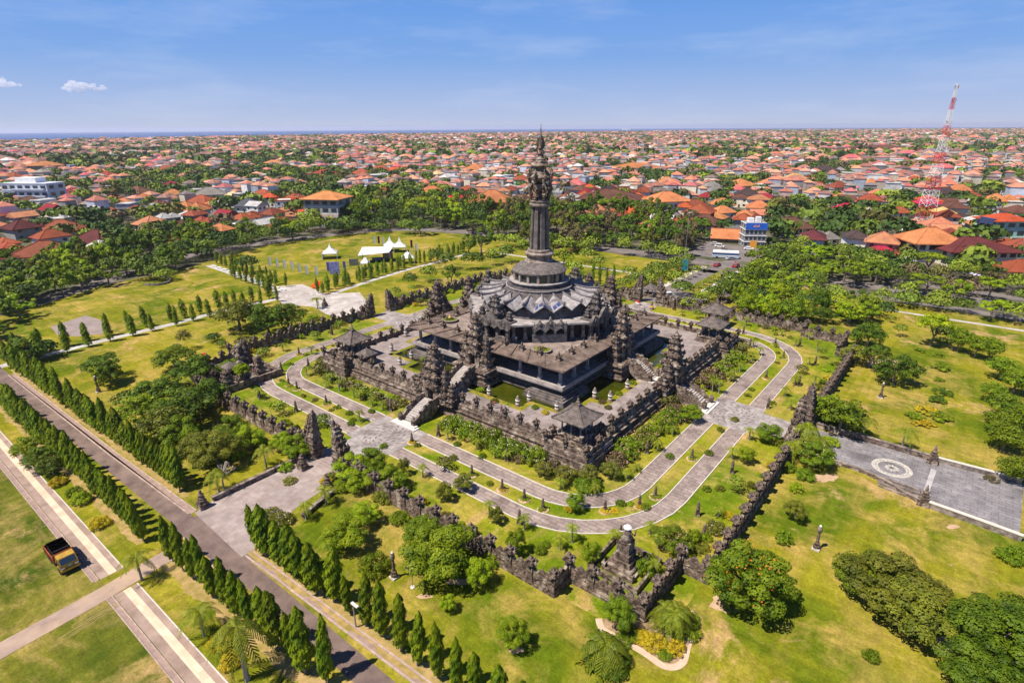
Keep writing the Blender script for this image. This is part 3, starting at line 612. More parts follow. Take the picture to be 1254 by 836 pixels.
# corner pavilions
ROOFP = mat('pavilion shingle roof', (0.10, 0.083, 0.08), (0.24, 0.2, 0.185), 1.2, bump=0.5, stripes=(0.5, 0.25, 0.6, 0.05))
def pavilion(x, y, z, label, sc=1.0, posts=True):
    t = thing('pavilion', label, 'pavilion', (x, y, z), 0, 'dark roofed open pavilions'); t.scale = (sc,)*3
    mb = MB()
    for e, z0, z1 in ((5.6, -0.05, 0.5), (5.0, 0.5, 0.9), (5.3, 0.9, 1.05)): mb.box(0, 0, z0, e, e, z1-z0)
    for sx in (-1, 1):
        for sy in (-1, 1): mb.box(sx*2.35, sy*2.35, 1.05, 0.5, 0.5, 0.6); mb.box(sx*2.35, sy*2.35, 1.65, 0.7, 0.7, 0.15)
        for f in (-0.8, 0.8): mb.box(sx*2.4, f, 1.05, 0.3, 0.3, 0.4); mb.box(f, sx*2.4, 1.05, 0.3, 0.3, 0.4)
    mb.build('base', STONE(), t)
    pm = MB(); pm.box(0, 0, 1.05, 0.3, 0.3, 0.3); pm.box(0, 0, 1.35, 0.2, 0.2, 2.3); pm.box(0, 0, 3.6, 0.36, 0.36, 0.2); pm = pm.mesh('post', STONE2())
    for sx in (-1, 0, 1):
        for sy in (-1, 0, 1):
            if sx or sy: link('post', pm, t, (sx*1.8, sy*1.8, 0))
    mb = MB(); prof = [(3.1, 3.75), (3.15, 3.95), (2.1, 4.45), (1.15, 5.1), (0.55, 5.7), (0.3, 6.1)]
    mb.lathe(0, 0, [(r*1.4142, zz) for r, zz in prof], 4, PI/4)
    for k in range(4):
        a = PI/4+k*PI/2; mb.tube([(r*1.4142*math.cos(a), r*1.4142*math.sin(a), zz+0.06) for r, zz in prof[1:]], 0.13, 0.1, 5)
    mb.build('roof', ROOFP, t)
    mb = MB(); mb.lathe(0, 0, [(0.4, 6.0), (0.5, 6.15), (0.3, 6.3), (0.36, 6.5), (0.16, 6.7), (0.2, 6.85), (0.03, 7.6)], 8); mb.build('roof_crown', STONE(), t)
    return t
pavilion(30.2, -30.2, 3.1, 'dark hip roofed pavilion on the inner court corner nearest the camera')
pavilion(-30.2, -30.2, 3.1, 'dark hip roofed pavilion on the left inner court corner')
pavilion(30.2, 30.2, 3.1, 'dark hip roofed pavilion on the right inner court corner')
pavilion(-30.2, 30.2, 3.1, 'dark hip roofed pavilion hidden behind the tower')
pavilion(24.0, 50.0, 0.0, 'larger dark pavilion behind the right corner pavilion', 1.1)
pavilion(*at(885, 370), 0.0, 'small black roofed shelter beside the avenue walk', 0.62)
pavilion(*at(796, 362), 0.0, 'small dark shelter left of the avenue, behind the back right gate', 0.7)
# shrine block beside the left pavilion and stair block by the right one
for (x, y, l) in ((-24.5, -31.0, 'small dark gabled shrine right of the left corner pavilion'),):
    t = thing('shrine', l, 'shrine', (x, y, ZC)); mb = MB(); mb.box(0, 0, 0, 3.2, 2.6, 1.6); mb.box(0, 0, 1.6, 2.8, 2.2, 0.5); mb.build('base', STONE(), t)
    mb = MB(); mb.lathe(0, 0, [(2.6, 2.1), (2.5, 2.3), (1.3, 2.9), (0.3, 3.4)], 4, PI/4); mb.build('roof', ROOFP, t)
# ---- gates of the inner court (tall, twin towers over a doorway)
def big_gate_mesh(H, seed, w=4.6, d=4.2, door=2.9, wings=True):
    mb = MB()
    for s in (-1, 1): mb.box(s*1.55, 0, 0, 1.3, d*0.9, door+0.6); mb.box(s*1.55, 0, 0, 1.55, d, 0.5); mb.box(s*1.5, 0, door-0.3, 1.5, d*0.96, 0.25)
    mb.box(0, 0, door, 2.0, d*0.85, 0.62)
    for sy in (-1, 1):
        mb.hprism([(-1.5, 0), (-1.7, 0.8), (-1.0, 1.2), (-0.6, 1.7), (0, 2.2), (0.6, 1.7), (1.0, 1.2), (1.7, 0.8), (1.5, 0), (0.8, 0), (0, 0.4), (-0.8, 0)], (0, sy*d*0.5, door-0.2), 1, 0, 0.5)
        mb.blob(0, sy*d*0.52, door+1.0, 0.6, 0.35, 0.5, seed, 6, 5)
    tower(mb, 0, 0, door+0.6, w, d, H-door-0.6, 5, seed, 0.62, 1.0, 0.26)
    if wings:
        for s in (-1, 1):
            tower(mb, s*3.25, 0, 0, 2.4, d*0.8, H*0.62, 5, seed+3+s, 0.6)
            if wings is True: tower(mb, s*5.3, 0, 0, 2.1, d*0.7, H*0.38, 4, seed+9+s, 0.6)
    return mb.mesh('gate_tower', STONE())
IG = big_gate_mesh(12.0, 5); PG = big_gate_mesh(11.4, 11, 3.9, 3.4, 2.8, 1)
def pg_base():
    mb = MB()
    for e, z0, z1 in ((0.3, 2.6, 3.1), (0, 3.1, 3.5), (-0.6, 3.5, 4.4), (-0.1, 4.4, 4.7), (-0.6, 4.7, 5.4), (0.1, 5.4, 5.7), (-0.3, 5.7, ZG-0.02)): mb.box(0, 0, z0, 9.4+e*1.6, 5.6+e, z1-z0)
    for s in (-4.2, -2, 2, 4.2): mb.box(s, -2.5, ZW-0.8, 0.45, 0.45, 1.5)
    mb.box(0, 0, 1.6, 8.6, 4.4, 1.0)
    return mb.mesh('gate_base', STONE())
PGB = pg_base()
def stairs_mesh(z0, z1, y0, y1, w=3.0, n=14, arch=0.5, under=True):
    """flight rising from (y0,z0) to (y1,z1); arched outline; returns steps, balustrade meshes"""
    mb = MB(); L_ = y1-y0
    f = lambda t: z0+(z1-z0)*t+arch*math.sin(PI*t)*0.6
    for i in range(n):
        t0, t1 = i/n, (i+1)/n; mb.box(0, y0+L_*(t0+t1)/2, f(t0)-0.6 if i > 1 else z0-0.3, w, abs(L_)/n+0.01, f(t1)-(f(t0)-0.6 if i > 1 else z0-0.3)-0.002*(i % 2))
    st = mb.mesh('steps', mat('pale stair stone', (0.30, 0.275, 0.27), (0.45, 0.42, 0.41), 1.2))
    mb = MB()
    for s in (-1, 1):
        X = s*(w/2+0.28); top = [(y0+L_*i/10, f(i/10)+0.85+0.35*math.sin(PI*i/10)) for i in range(11)]; bot = [(y0+L_*i/10, max(z0-0.5, f(i/10)-1.5+0.9*math.sin(PI*i/10)*-1)) for i in range(10, -1, -1)]
        poly = top+bot; sg = 1
        n_ = len(poly); vs = [(X-0.22, a, b) for a, b in poly]+[(X+0.22, a, b) for a, b in poly]
        # fill as strip quads
        k = 11
        fs = []
        T_ = [i for i in range(11)]; B_ = [21-i for i in range(11)]
        for i in range(10): fs += [(T_[i], T_[i+1], B_[i+1], B_[i]), (n_+T_[i+1], n_+T_[i], n_+B_[i], n_+B_[i+1]), (T_[i], n_+T_[i], n_+T_[i+1], T_[i+1]), (B_[i+1], n_+B_[i+1], n_+B_[i], B_[i])]
        fs += [(0, 21, n_+21, n_), (10, n_+10, n_+11, 11)]
        mb.add(vs, fs)
        mb.box(X, y0, z0, 0.7, 0.7, 0.9); mb.blob(X, y0, z0+1.3, 0.5, 0.55, 0.55, 3, 7, 5); spike(mb, X, y0, z0+1.5, 0.4, 0.8)
        for i in (3, 5, 7): mb.blob(X, top[i][0], top[i][1]+0.1, 0.26, 0.5, 0.25, i, 6, 4)
    return st, mb.mesh('balustrade', STONE())
ST1 = stairs_mesh(0.0, ZC+0.1, -41.3, -35.2, 3.0, 13, 0.6); ST2 = stairs_mesh(ZC, ZG, -29.6, -24.2, 2.8, 14, 0.7)
gl = ['right', 'back right', 'back left', 'front left']
for k in range(4):
    kk = (k-3) % 4; rz = kk*PI/2   # local -y looks outwards
    c, s = math.cos(rz), math.sin(rz); P = lambda x, y: (x*c-y*s, x*s+y*c)
    g = thing('court_gate', 'tall tiered stone gate over the %s stairs of the inner court' % gl[k], 'gate', (*P(0, -33.6), ZC-0.4), rz, 'tall tiered gates'); o_ = link('gate_tower', IG, g); o_.scale = (0.84, 0.84, 1)
    g = thing('podium_gate', 'tall tiered stone gate rising from the pond, %s side of the podium' % gl[k], 'gate', (*P(0, -21.8), 0), rz, 'tall tiered gates'); o_ = link('gate_tower', PG, g, (0, 0, ZG-0.1)); o_.scale = (0.86, 0.86, 1); link('gate_base', PGB, g)
    b = thing('stairs', 'pale arched stairs with carved balustrades up to the %s inner gate' % gl[k], 'stairs', (0, 0, 0), rz, 'bridge stairs'); link('steps', ST1[0], b); link('balustrade', ST1[1], b)
    mb = MB(); mb.box(0, -41.9, 0, 6.4, 1.4, 0.22); mb.box(0, -41.6, 0.22, 5.4, 1.0, 0.2); mb.build('landing', mat('pale landing stone', (0.5, 0.48, 0.47), (0.62, 0.6, 0.58), 1), b)
    b = thing('stairs', 'pale arched bridge stairs over the pond to the %s podium gate' % gl[k], 'stairs', (0, 0, 0), rz, 'bridge stairs'); link('steps', ST2[0], b); link('balustrade', ST2[1], b)
    mb = MB(); mb.box(0, -30.0, ZC, 4.4, 1.1, 0.16); mb.build('landing', mat('pale landing stone', (0, 0, 0)), b)

# ================================================================ MONUMENT
mon = thing('monument', 'dark stone monument with bell shaped tower on a square galleried podium', 'monument', (0, 0, 0))
mb = MB()
for e, z0, z1 in ((19.3, 1.5, 2.6), (19.8, 2.6, 3.1), (19.4, 3.1, 3.9), (20.0, 3.9, 4.15), (19.4, 4.15, 4.7)): mb.box(0, 0, z0, 2*e, 2*e, z1-z0)
for sx in (-1, 1):
    for sy in (-1, 1):
        for e, z0, z1 in ((0.15, 1.6, 2.7), (0.0, 2.7, 3.25), (-0.45, 3.25, 3.55), (-0.9, 3.55, 3.85)): mb.box(sx*17.0, sy*17.0, z0, 9.4+2*e, 9.4+2*e, z1-z0)
mb.build('podium', mat('podium stone', (0.075, 0.066, 0.066), (0.23, 0.2, 0.19), 0.7, bump=0.5, bumpscale=2.5, stripes=(2.2, 0.5, 0.75, 0.03)), mon)
mb = MB(); mb.box(0, 0, 4.7, 41.0, 41.0, 0.5); mb.box(0, 0, 5.2, 42.0, 42.0, 0.4); frame(mb, 20.9, 20.5, 5.6, 5.95); mb.build('gallery_floor', mat('gallery ledge stone', (0.22, 0.19, 0.185), (0.38, 0.34, 0.33), 0.8, bump=0.3), mon)
mb = MB(); frame(mb, 16.0, 15.7, 5.6, 9.4); mb.build('inner_wall', mat('gallery inner wall', (0.05, 0.045, 0.05), (0.1, 0.09, 0.095), 0.8), mon)
cmesh = MB(); cmesh.box(0, 0, 5.6, 0.75, 0.75, 0.7); cmesh.box(0, 0, 6.3, 0.48, 0.48, 2.3); cmesh.box(0, 0, 8.5, 0.8, 0.8, 0.6); cmesh = cmesh.mesh('column', PALE())
for k in range(4):
    for i in range(9):
        if abs(i-4) < 1.5 or i == 8: continue
        t = -19.4+i*4.85; x, y = rot4(k, t, -19.4); link('column', cmesh, mon, (x, y, 0))
mb = MB()   # gallery roof: sloping slabs with raised ribs
for k in range(4):
    for i in range(10):
        a0, a1 = -21.3+i*4.26, -21.3+(i+1)*4.26; f = lambda a: max(-17, min(17, a*17/21.3))
        if abs((a0+a1)/2) < 4.5: a_, b_ = a0, a1
        g = 0.07
        o = [rot4(k, *p) for p in ((a0+g, -21.3), (a1-g, -21.3), (f(a1)-g, -16.8), (f(a0)+g, -16.8))]
        z = (9.45, 9.45, 10.02, 10.02); th = 0.28
        mb.add([(p[0], p[1], zz-th) for p, zz in zip(o, z)]+[(p[0], p[1], zz) for p, zz in zip(o, z)], [(3, 2, 1, 0), (4, 5, 6, 7), (0, 1, 5, 4), (1, 2, 6, 5), (2, 3, 7, 6), (3, 0, 4, 7)])
        p0, p1 = rot4(k, a0, -21.4), rot4(k, f(a0), -16.7); mb.tube([(*p0, 9.52), (*p1, 10.1)], 0.2, 0.2, 4)
        p0, p1 = rot4(k, a0, -21.35), rot4(k, a1, -21.35); mb.tube([(*p0, 9.4), (*p1, 9.4)], 0.2, 0.2, 4)
mb.build('gallery_roof', ROOFST(), mon)
om = MB(); spike(om, 0, 0, 0, 0.85, 1.9); om.box(0, 0, 0, 1.1, 1.1, 0.4); om.box(0, 0, 0.7, 1.0, 1.0, 0.16)
for s in range(4): om.blob(0.4*math.cos(s*PI/2), 0.4*math.sin(s*PI/2), 0.35, 0.25, 0.25, 0.3, s, 5, 4)
om = om.mesh('roof_finial', STONE())
for k in range(4):
    for i in range(9):
        a = -17.9+i*4.475*0.9999
        if abs(a) < 4 or i == 8: continue
        x, y = rot4(k, a, -17.9); link('roof_finial', om, mon, (x, y, 9.8))
mb = MB(); mb.box(0, 0, 9.4, 34, 34, 0.35); mb.build('terrace_deck', DECK(), mon)
# hall with long diagonal faces and short axis faces
def octo(s): return [(s*x, s*y) for x, y in ((5, -16.6), (16.6, -5), (16.6, 5), (5, 16.6), (-5, 16.6), (-16.6, 5), (-16.6, -5), (-5, -16.6))]
mb = MB(); mb.prism(octo(0.93), ZT, ZT+0.3); mb.prism(octo(0.84), ZT+0.3, 13.6); mb.build('hall_core', mat('hall wall stone', (0.06, 0.053, 0.055), (0.15, 0.135, 0.135), 0.8, bump=0.4), mon)
mb = MB(); mb.prism(octo(0.985), 13.35, 13.6); mb.prism(octo(1.02), 13.6, 13.95); mb.build('hall_ledge', PALE(), mon)
mb = MB()
pl = []
for k in range(4):    # doorways, windows and engaged columns on the diagonal faces
    for j, u in enumerate((-7.2, -5.2, 5.2, 7.2)):
        pass
hc = MB(); hc.box(0, 0, ZT+0.3, 0.95, 0.95, 0.7); hc.box(0, 0, ZT+1.0, 0.62, 0.62, 2.2); hc.box(0, 0, 12.9, 0.9, 0.9, 0.5); hc = hc.mesh('column', STONE2())
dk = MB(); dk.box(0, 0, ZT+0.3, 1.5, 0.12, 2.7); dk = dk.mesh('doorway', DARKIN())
bal = MB()   # balcony of three arches
bal.box(0, -0.3, ZT, 7.2, 2.6, 1.6); bal.box(0, -0.3, ZT+1.6, 7.4, 2.8, 0.18)
for u in (-3.3, -1.1, 1.1, 3.3): bal.box(u, -1.35, ZT+1.78, 0.55, 0.55, 1.9); bal.box(u, -1.5, 12.9, 0.75, 0.9, 0.4); spike(bal, u, -2.0, 13.3, 0.4, 1.2)
bal.box(0, 0.2, ZT+1.6, 7.3, 1.4, 0.1); bal.box(0, 0.3, 13.0, 7.2, 1.3, 0.5)
for u in (-3.25, -1.15, 1.15, 3.25): bal.box(u, -0.25, ZT+1.78, 0.62, 0.9, 1.5); bal.box(u, -0.25, 12.9, 0.8, 1.0, 0.3); bal.box(u, -0.5, ZT, 0.7, 1.0, 1.5)
for u in (-2.2, 0, 2.2):
    hh = 1.45 if u == 0 else 1.15; bal.hprism([(x_*1.0, z_*hh) for x_, z_ in ((-1.1, -0.5), (-1.2, 0.55), (-0.95, 0.6), (-0.8, 1.05), (-0.4, 1.2), (-0.2, 1.6), (0, 1.9), (0.2, 1.6), (0.4, 1.2), (0.8, 1.05), (0.95, 0.6), (1.2, 0.55), (1.1, -0.5), (0.7, -0.2), (0, 0.15), (-0.7, -0.2))], (u, -2.15, 12.9), 1, 0, 0.5)
    bal.blob(u, -2.4, 14.1, 0.4, 0.25, 0.45, 2, 6, 4); bal.box(u, -1.2, 13.0, 0.5, 1.8, 0.5)
bal = bal.mesh('balcony', mat('balcony carved stone', (0.10, 0.088, 0.085), (0.27, 0.24, 0.225), 1.0, bump=0.8, bumpscale=3.5))
bg_ = MB(); 
for u in (-2.2, 0, 2.2): bg_.box(u, 0, ZT+1.8, 1.6, 0.06, 1.5)
bg_ = bg_.mesh('window', GLASS())
for k in range(4):
    rz = PI/4+k*PI/2   # outward local -y
    c, s = math.cos(rz), math.sin(rz); P = lambda x, y: (x*c-y*s, x*s+y*c)
    b = link('balcony', bal, mon, (*P(0, -13.6), 0), rz); link('window', bg_, b, (0, 0.78, 0))
    for u in (-7.4, -5.0, 5.0, 7.4): link('column', hc, mon, (*P(u, -13.5), 0), rz)
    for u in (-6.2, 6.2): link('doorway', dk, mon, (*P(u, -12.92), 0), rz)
# porches on the axes: three bays with carved pediment and crown tower
po = MB()
for u in (-4.2, -1.5, 1.5, 4.2): po.box(u, -1.6, ZT, 1.0, 1.0, 0.9); po.box(u, -1.6, ZT+0.9, 0.66, 0.66, 2.2); po.box(u, -1.6, 12.8, 0.95, 0.95, 0.4)
for u in (-2.9, 2.9): po.box(u, -1.7, ZT, 2.0, 0.7, 1.3)
po.box(0, -0.6, 13.2, 10.4, 3.4, 0.6); po.box(0, -0.6, 13.8, 9.6, 2.8, 0.5)
for i in range(4): po.box(0, -2.6-0.35*i, ZT-0.0, 2.4, 0.36, 0.62-0.15*i)
for u, w_, h_ in ((-3.9, 1.6, 1.6), (0, 2.2, 2.5), (3.9, 1.6, 1.6)):
    po.hprism([(-w_, 0), (-w_*1.1, h_*0.4), (-w_*0.7, h_*0.5), (-w_*0.5, h_*0.8), (0, h_*1.1), (w_*0.5, h_*0.8), (w_*0.7, h_*0.5), (w_*1.1, h_*0.4), (w_, 0), (w_*0.6, -0.7), (0, -0.3), (-w_*0.6, -0.7)], (u, -2.2, 13.4), 1, 0, 0.6); po.blob(u, -2.5, 14.0, 0.6, 0.35, 0.7, 4, 7, 5)
tower(po, 0, -0.3, 14.2, 2.7, 2.2, 5.6, 4, 21, 0.6); tower(po, -3.7, -0.4, 14.2, 1.2, 1.2, 2.2, 3, 22); tower(po, 3.7, -0.4, 14.2, 1.2, 1.2, 2.2, 3, 23)
po = po.mesh('porch', mat('porch carved stone', (0.055, 0.048, 0.048), (0.21, 0.185, 0.175), 1.0, bump=0.8, bumpscale=3.5))
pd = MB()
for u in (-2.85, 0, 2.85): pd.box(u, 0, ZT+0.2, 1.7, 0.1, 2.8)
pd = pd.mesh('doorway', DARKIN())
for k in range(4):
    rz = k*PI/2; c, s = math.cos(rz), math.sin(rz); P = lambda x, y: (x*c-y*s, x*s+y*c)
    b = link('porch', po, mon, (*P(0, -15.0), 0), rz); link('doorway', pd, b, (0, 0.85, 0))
# lotus roof: folded slabs from an upper ring to a zigzag rim
NR = 20; mb = MB(); mr = MB(); md = MB()
md.lathe(0, 0, [(13.0, 13.9), (12.4, 15.0), (12.0, 15.9), (8.8, 16.5), (7.7, 17.8), (7.2, 18.4)], 40)
ri, rj, rv = 7.4, 8.6, 7.9
pts_i = []; pts_o = []
for i in range(2*NR):
    a = 2*PI*(i+0.5)/(2*NR)+PI/NR*0.0; ridge = i % 2 == 0
    ro = 13.7 if ridge else 13.3; zo = 17.2 if ridge else 15.7; rin = 8.2 if ridge else 9.3; zi = 18.1 if ridge else 16.9
    m_r, m_z = (11.0, 17.35) if ridge else (11.4, 16.25)
    pts_i.append((rin*math.cos(a), rin*math.sin(a), zi)); pts_o.append((ro*math.cos(a), ro*math.sin(a), zo)); pl.append((m_r*math.cos(a), m_r*math.sin(a), m_z))
    if ridge: mr.tube([(8.0*math.cos(a), 8.0*math.sin(a), 18.2), (9.6*math.cos(a), 9.6*math.sin(a), 17.75), (11.4*math.cos(a), 11.4*math.sin(a), 17.42), (13.8*math.cos(a), 13.8*math.sin(a), 17.45)], 0.2, 0.24, 5); mr.blob(13.85*math.cos(a), 13.85*math.sin(a), 17.6, 0.3, 0.3, 0.45, i, 6, 4)
n = 2*NR; th = 0.22
vs = pts_i+pl+pts_o; vs2 = [(x, y, z-th) for x, y, z in vs]
fs = [(i, (i+1) % n, n+(i+1) % n, n+i) for i in range(n)]+[(n+i, n+(i+1) % n, 2*n+(i+1) % n, 2*n+i) for i in range(n)]
fs2 = [tuple(reversed([q+3*n for q in f])) for f in fs]+[(2*n+i, 2*n+(i+1) % n, 5*n+(i+1) % n, 5*n+i) for i in range(n)]
mb.add(vs+vs2, fs+fs2); lot = mb.build('lotus_roof', LOTUS(), mon); mr.build('ridge_cap', mat('ridge cap stone', (0.13, 0.12, 0.13), (0.2, 0.185, 0.195), 1.5), lot)
sk = MB()
for a, r_ in ((-58, 10.6), (-52, 10.9), (-75, 10.8), (-67, 11.0)):
    pass
md.build('roof_drum', mat('hall wall stone', (0, 0, 0)), mon)
# bell drum, window band, shaft
mb = MB(); mb.lathe(0, 0, [(7.8, 16.4), (7.4, 17.4), (7.1, 18.3), (7.35, 18.4), (7.45, 18.6), (7.0, 18.75), (6.6, 18.8), (6.5, 19.6)], 32)
mb.build('tower_drum', mat('drum dark stone', (0.045, 0.04, 0.045), (0.12, 0.105, 0.11), 0.9, bump=0.4), mon)
mb = MB(); mb.lathe(0, 0, [(6.5, 19.55), (6.85, 19.6), (6.85, 19.8), (6.2, 19.85)], 32); mb.lathe(0, 0, [(7.1, 18.35), (7.6, 18.4), (7.6, 18.58), (7.1, 18.62)], 32); mb.build('drum_ledge', PALE(), mon)
mb = MB(); mb.lathe(0, 0, [(5.55, 19.8), (5.4, 21.9)], 32); wb = mb.build('window_band', GLASS(), mon)
mb = MB()
for i in range(16):
    a = 2*PI*(i+0.5)/16; mb.box(5.72*math.cos(a), 5.72*math.sin(a), 19.82, 0.4, 0.55, 2.0, a); mb.box(6.2*math.cos(a), 6.2*math.sin(a), 18.6, 0.5, 0.35, 1.2, a)
mb.build('mullions', mat('pale brown pier stone', (0.24, 0.19, 0.15), (0.36, 0.29, 0.24), 1), mon)
mb = MB(); mb.lathe(0, 0, [(5.4, 21.7), (6.15, 21.65), (6.2, 21.95), (5.4, 22.75), (4.2, 23.45), (3.5, 23.8)], 32); mb.build('bell_roof', mat('bell roof stone', (0.105, 0.09, 0.088), (0.215, 0.19, 0.18), 1.6, bump=0.6, bumpscale=4, stripes=(1.2, 0.4, 0.65, 0.05)), mon)
mb = MB(); mb.lathe(0, 0, [(3.3, 23.6), (3.35, 23.9), (3.0, 24.0), (2.9, 24.3), (2.75, 24.35), (2.85, 24.9), (3.2, 25.3), (3.25, 25.6), (3.0, 25.9), (2.6, 26.0), (2.75, 26.2), (2.65, 26.5), (2.2, 26.55)], 24)
mb.lathe(0, 0, [(2.2, 35.8), (2.35, 36.0), (2.35, 36.35), (1.9, 36.5), (2.1, 36.7), (2.2, 37.0), (1.7, 37.3)], 20); mb.build('tower_mouldings', STONE2(), mon)
mb = MB(); mb.lathe(0, 0, [(1.8, 26.4), (1.45, 36.0)], 16)
for i in range(8):
    a = 2*PI*i/8+0.2; r0, r1 = 1.9, 1.5; mb.add([(r*math.cos(a)+u*w*-math.sin(a), r*math.sin(a)+u*w*math.cos(a), z) for r, z, w in ((r0, 26.45, 0.52), (r1, 35.9, 0.42)) for u in (-1, 1)]+[((r+0.3)*math.cos(a)+u*w*0.85*-math.sin(a), (r+0.3)*math.sin(a)+u*w*0.85*math.cos(a), z) for r, z, w in ((r0, 26.45, 0.52), (r1, 35.9, 0.42)) for u in (-1, 1)], [(0, 2, 6, 4), (1, 5, 7, 3), (4, 6, 7, 5)])
mb.build('fluted_shaft', mat('shaft stone', (0.10, 0.085, 0.085), (0.23, 0.2, 0.185), 0.7, bump=0.3, stripes=(3, 0.6, 0.8, 0.02)), mon)
mb = MB()   # carved vase with figures and serpents
mb.lathe(0, 0, [(1.5, 37.0), (1.9, 37.4), (1.2, 37.9), (1.0, 38.6), (1.5, 39.2), (1.65, 39.9), (1.35, 40.5), (1.0, 40.8), (1.35, 41.2), (1.75, 42.0), (1.7, 42.8), (1.2, 43.4), (1.1, 43.8), (1.3, 44.2)], 14)
q = random.Random(4)
for i in range(8):
    a = 2*PI*i/8+0.2
    for r, z, s in ((1.9, 38.2, 0.55), (2.0, 39.1, 0.45), (2.05, 40.2, 0.55), (2.2, 41.2, 0.42), (2.35, 41.9, 0.5), (2.2, 42.7, 0.38)):
        mb.blob((r+q.uniform(-0.15, 0.15))*math.cos(a), (r+q.uniform(-0.15, 0.15))*math.sin(a), z, s*0.75, s*0.75, s, q.random(), 6, 5, 0.25)
    if i % 2: spike(mb, 2.3*math.cos(a), 2.3*math.sin(a), 42.8, 0.34, 0.9)
    mb.tube([(1.8*math.cos(a), 1.8*math.sin(a), 37.3), (2.4*math.cos(a+0.15), 2.4*math.sin(a+0.15), 39.6), (2.1*math.cos(a-0.1), 2.1*math.sin(a-0.1), 41), (2.6*math.cos(a), 2.6*math.sin(a), 42.2), (2.2*math.cos(a), 2.2*math.sin(a), 43.6)], 0.22, 0.13, 5)
mb.lathe(0, 0, [(1.2, 41.0), (2.0, 41.3), (2.15, 41.9), (1.9, 42.4), (1.3, 42.6)], 14); cf_ = mb.build('carved_figures', STONE(), mon); cf_.scale = (1.12, 1.12, 1)
mb = MB(); mb.lathe(0, 0, [(1.2, 43.8), (1.9, 44.0), (2.1, 44.3), (1.6, 44.7), (1.5, 45.1), (1.15, 45.3), (1.2, 45.6), (0.8, 45.8), (0.6, 46.2), (0.75, 46.6), (0.4, 46.9), (0.35, 47.5), (0.62, 47.8), (0.4, 48.3), (0.3, 49.5), (0.16, 51.0), (0.03, 52.6)], 12)
for i in range(4):
    a = PI/4+PI/2*i; mb.hprism([(0, 0), (0.5, 0.1), (0.85, 0.6), (0.95, 1.4), (0.7, 1.9), (0.75, 2.5), (0.45, 2.3), (0.2, 3.0), (0, 3.4)], (0, 0, 47.4), math.cos(a), math.sin(a), 0.16)
    for z in (44.3, 45.3): spike(mb, 1.5*math.cos(a), 1.5*math.sin(a), z-0.1, 0.3, 0.8)
    mb.blob(0.7*math.cos(a), 0.7*math.sin(a), 46.9, 0.25, 0.25, 0.4, i, 6, 4)
mb.build('spire', STONE(), mon)
# blue skylight panels on two lotus slabs
bp = MB()
for i_s in (34, 35, 33, 29):
    A0, A1, B0, B1 = (Vector(v_) for v_ in (pts_i[i_s % n], pts_i[(i_s+1) % n], pts_o[i_s % n], pts_o[(i_s+1) % n])); M0, M1 = Vector(pl[i_s % n]), Vector(pl[(i_s+1) % n])
    for (u0, u1) in ((0.12, 0.46), (0.54, 0.88)):
        for (w0, w1) in ((0.15, 0.75),):
            P_ = [M0.lerp(B0, w0).lerp(M1.lerp(B1, w0), u0), M0.lerp(B0, w0).lerp(M1.lerp(B1, w0), u1), M0.lerp(B0, w1).lerp(M1.lerp(B1, w1), u1), M0.lerp(B0, w1).lerp(M1.lerp(B1, w1), u0)]
            up_ = Vector((0, 0, 0.1)); bp.add([tuple(p_+up_) for p_ in P_]+[tuple(p_-up_*0.4) for p_ in P_], [(0, 1, 2, 3), (7, 6, 5, 4), (0, 4, 5, 1), (1, 5, 6, 2), (2, 6, 7, 3), (3, 7, 4, 0)])
bp.build('skylight', mat('blue skylight', (0.03, 0.05, 0.16), (0.06, 0.09, 0.25), 2, rough=0.2, spec=0.8), lot)
# ================================================================ PLANTS
def leafmat(name, a, b, tr=0.3): return mat(name, a, b, 2.4, rough=0.6, lo=0.36, hi=0.66, rand=0.22, trans=tr, spec=0.25, detail=3)
LM = {'dark': leafmat('dark green leaves', (0.035, 0.08, 0.003), (0.14, 0.215, 0.008)),
      'mid': leafmat('mid green leaves', (0.08, 0.15, 0.003), (0.24, 0.32, 0.009)),
      'bright': leafmat('bright green leaves', (0.14, 0.245, 0.003), (0.35, 0.43, 0.010)),
      'olive': leafmat('olive leaves', (0.09, 0.115, 0.01), (0.24, 0.25, 0.022)),
      'brown': leafmat('brownish leaves', (0.10, 0.08, 0.03), (0.2, 0.16, 0.07)),
      'column': leafmat('columnar tree leaves', (0.08, 0.15, 0.003), (0.28, 0.35, 0.008)),
      'palm': leafmat('palm fronds', (0.10, 0.15, 0.006), (0.30, 0.33, 0.02)),
      'yellow': leafmat('yellow croton leaves', (0.42, 0.33, 0.01), (0.62, 0.48, 0.02)),
      'flower': mat('pale blossoms', (0.75, 0.62, 0.42), (0.8, 0.72, 0.6), 3),
      'red': mat('red blossoms', (0.5, 0.06, 0.02), (0.6, 0.2, 0.03), 3),
      'pink': mat('pink blossoms', (0.65, 0.3, 0.3), (0.7, 0.4, 0.36), 3)}
BARK = mat('bark', (0.12, 0.095, 0.075), (0.24, 0.2, 0.17), 2, bump=0.3)
PBARK = mat('palm bark', (0.2, 0.18, 0.16), (0.36, 0.33, 0.3), 3)
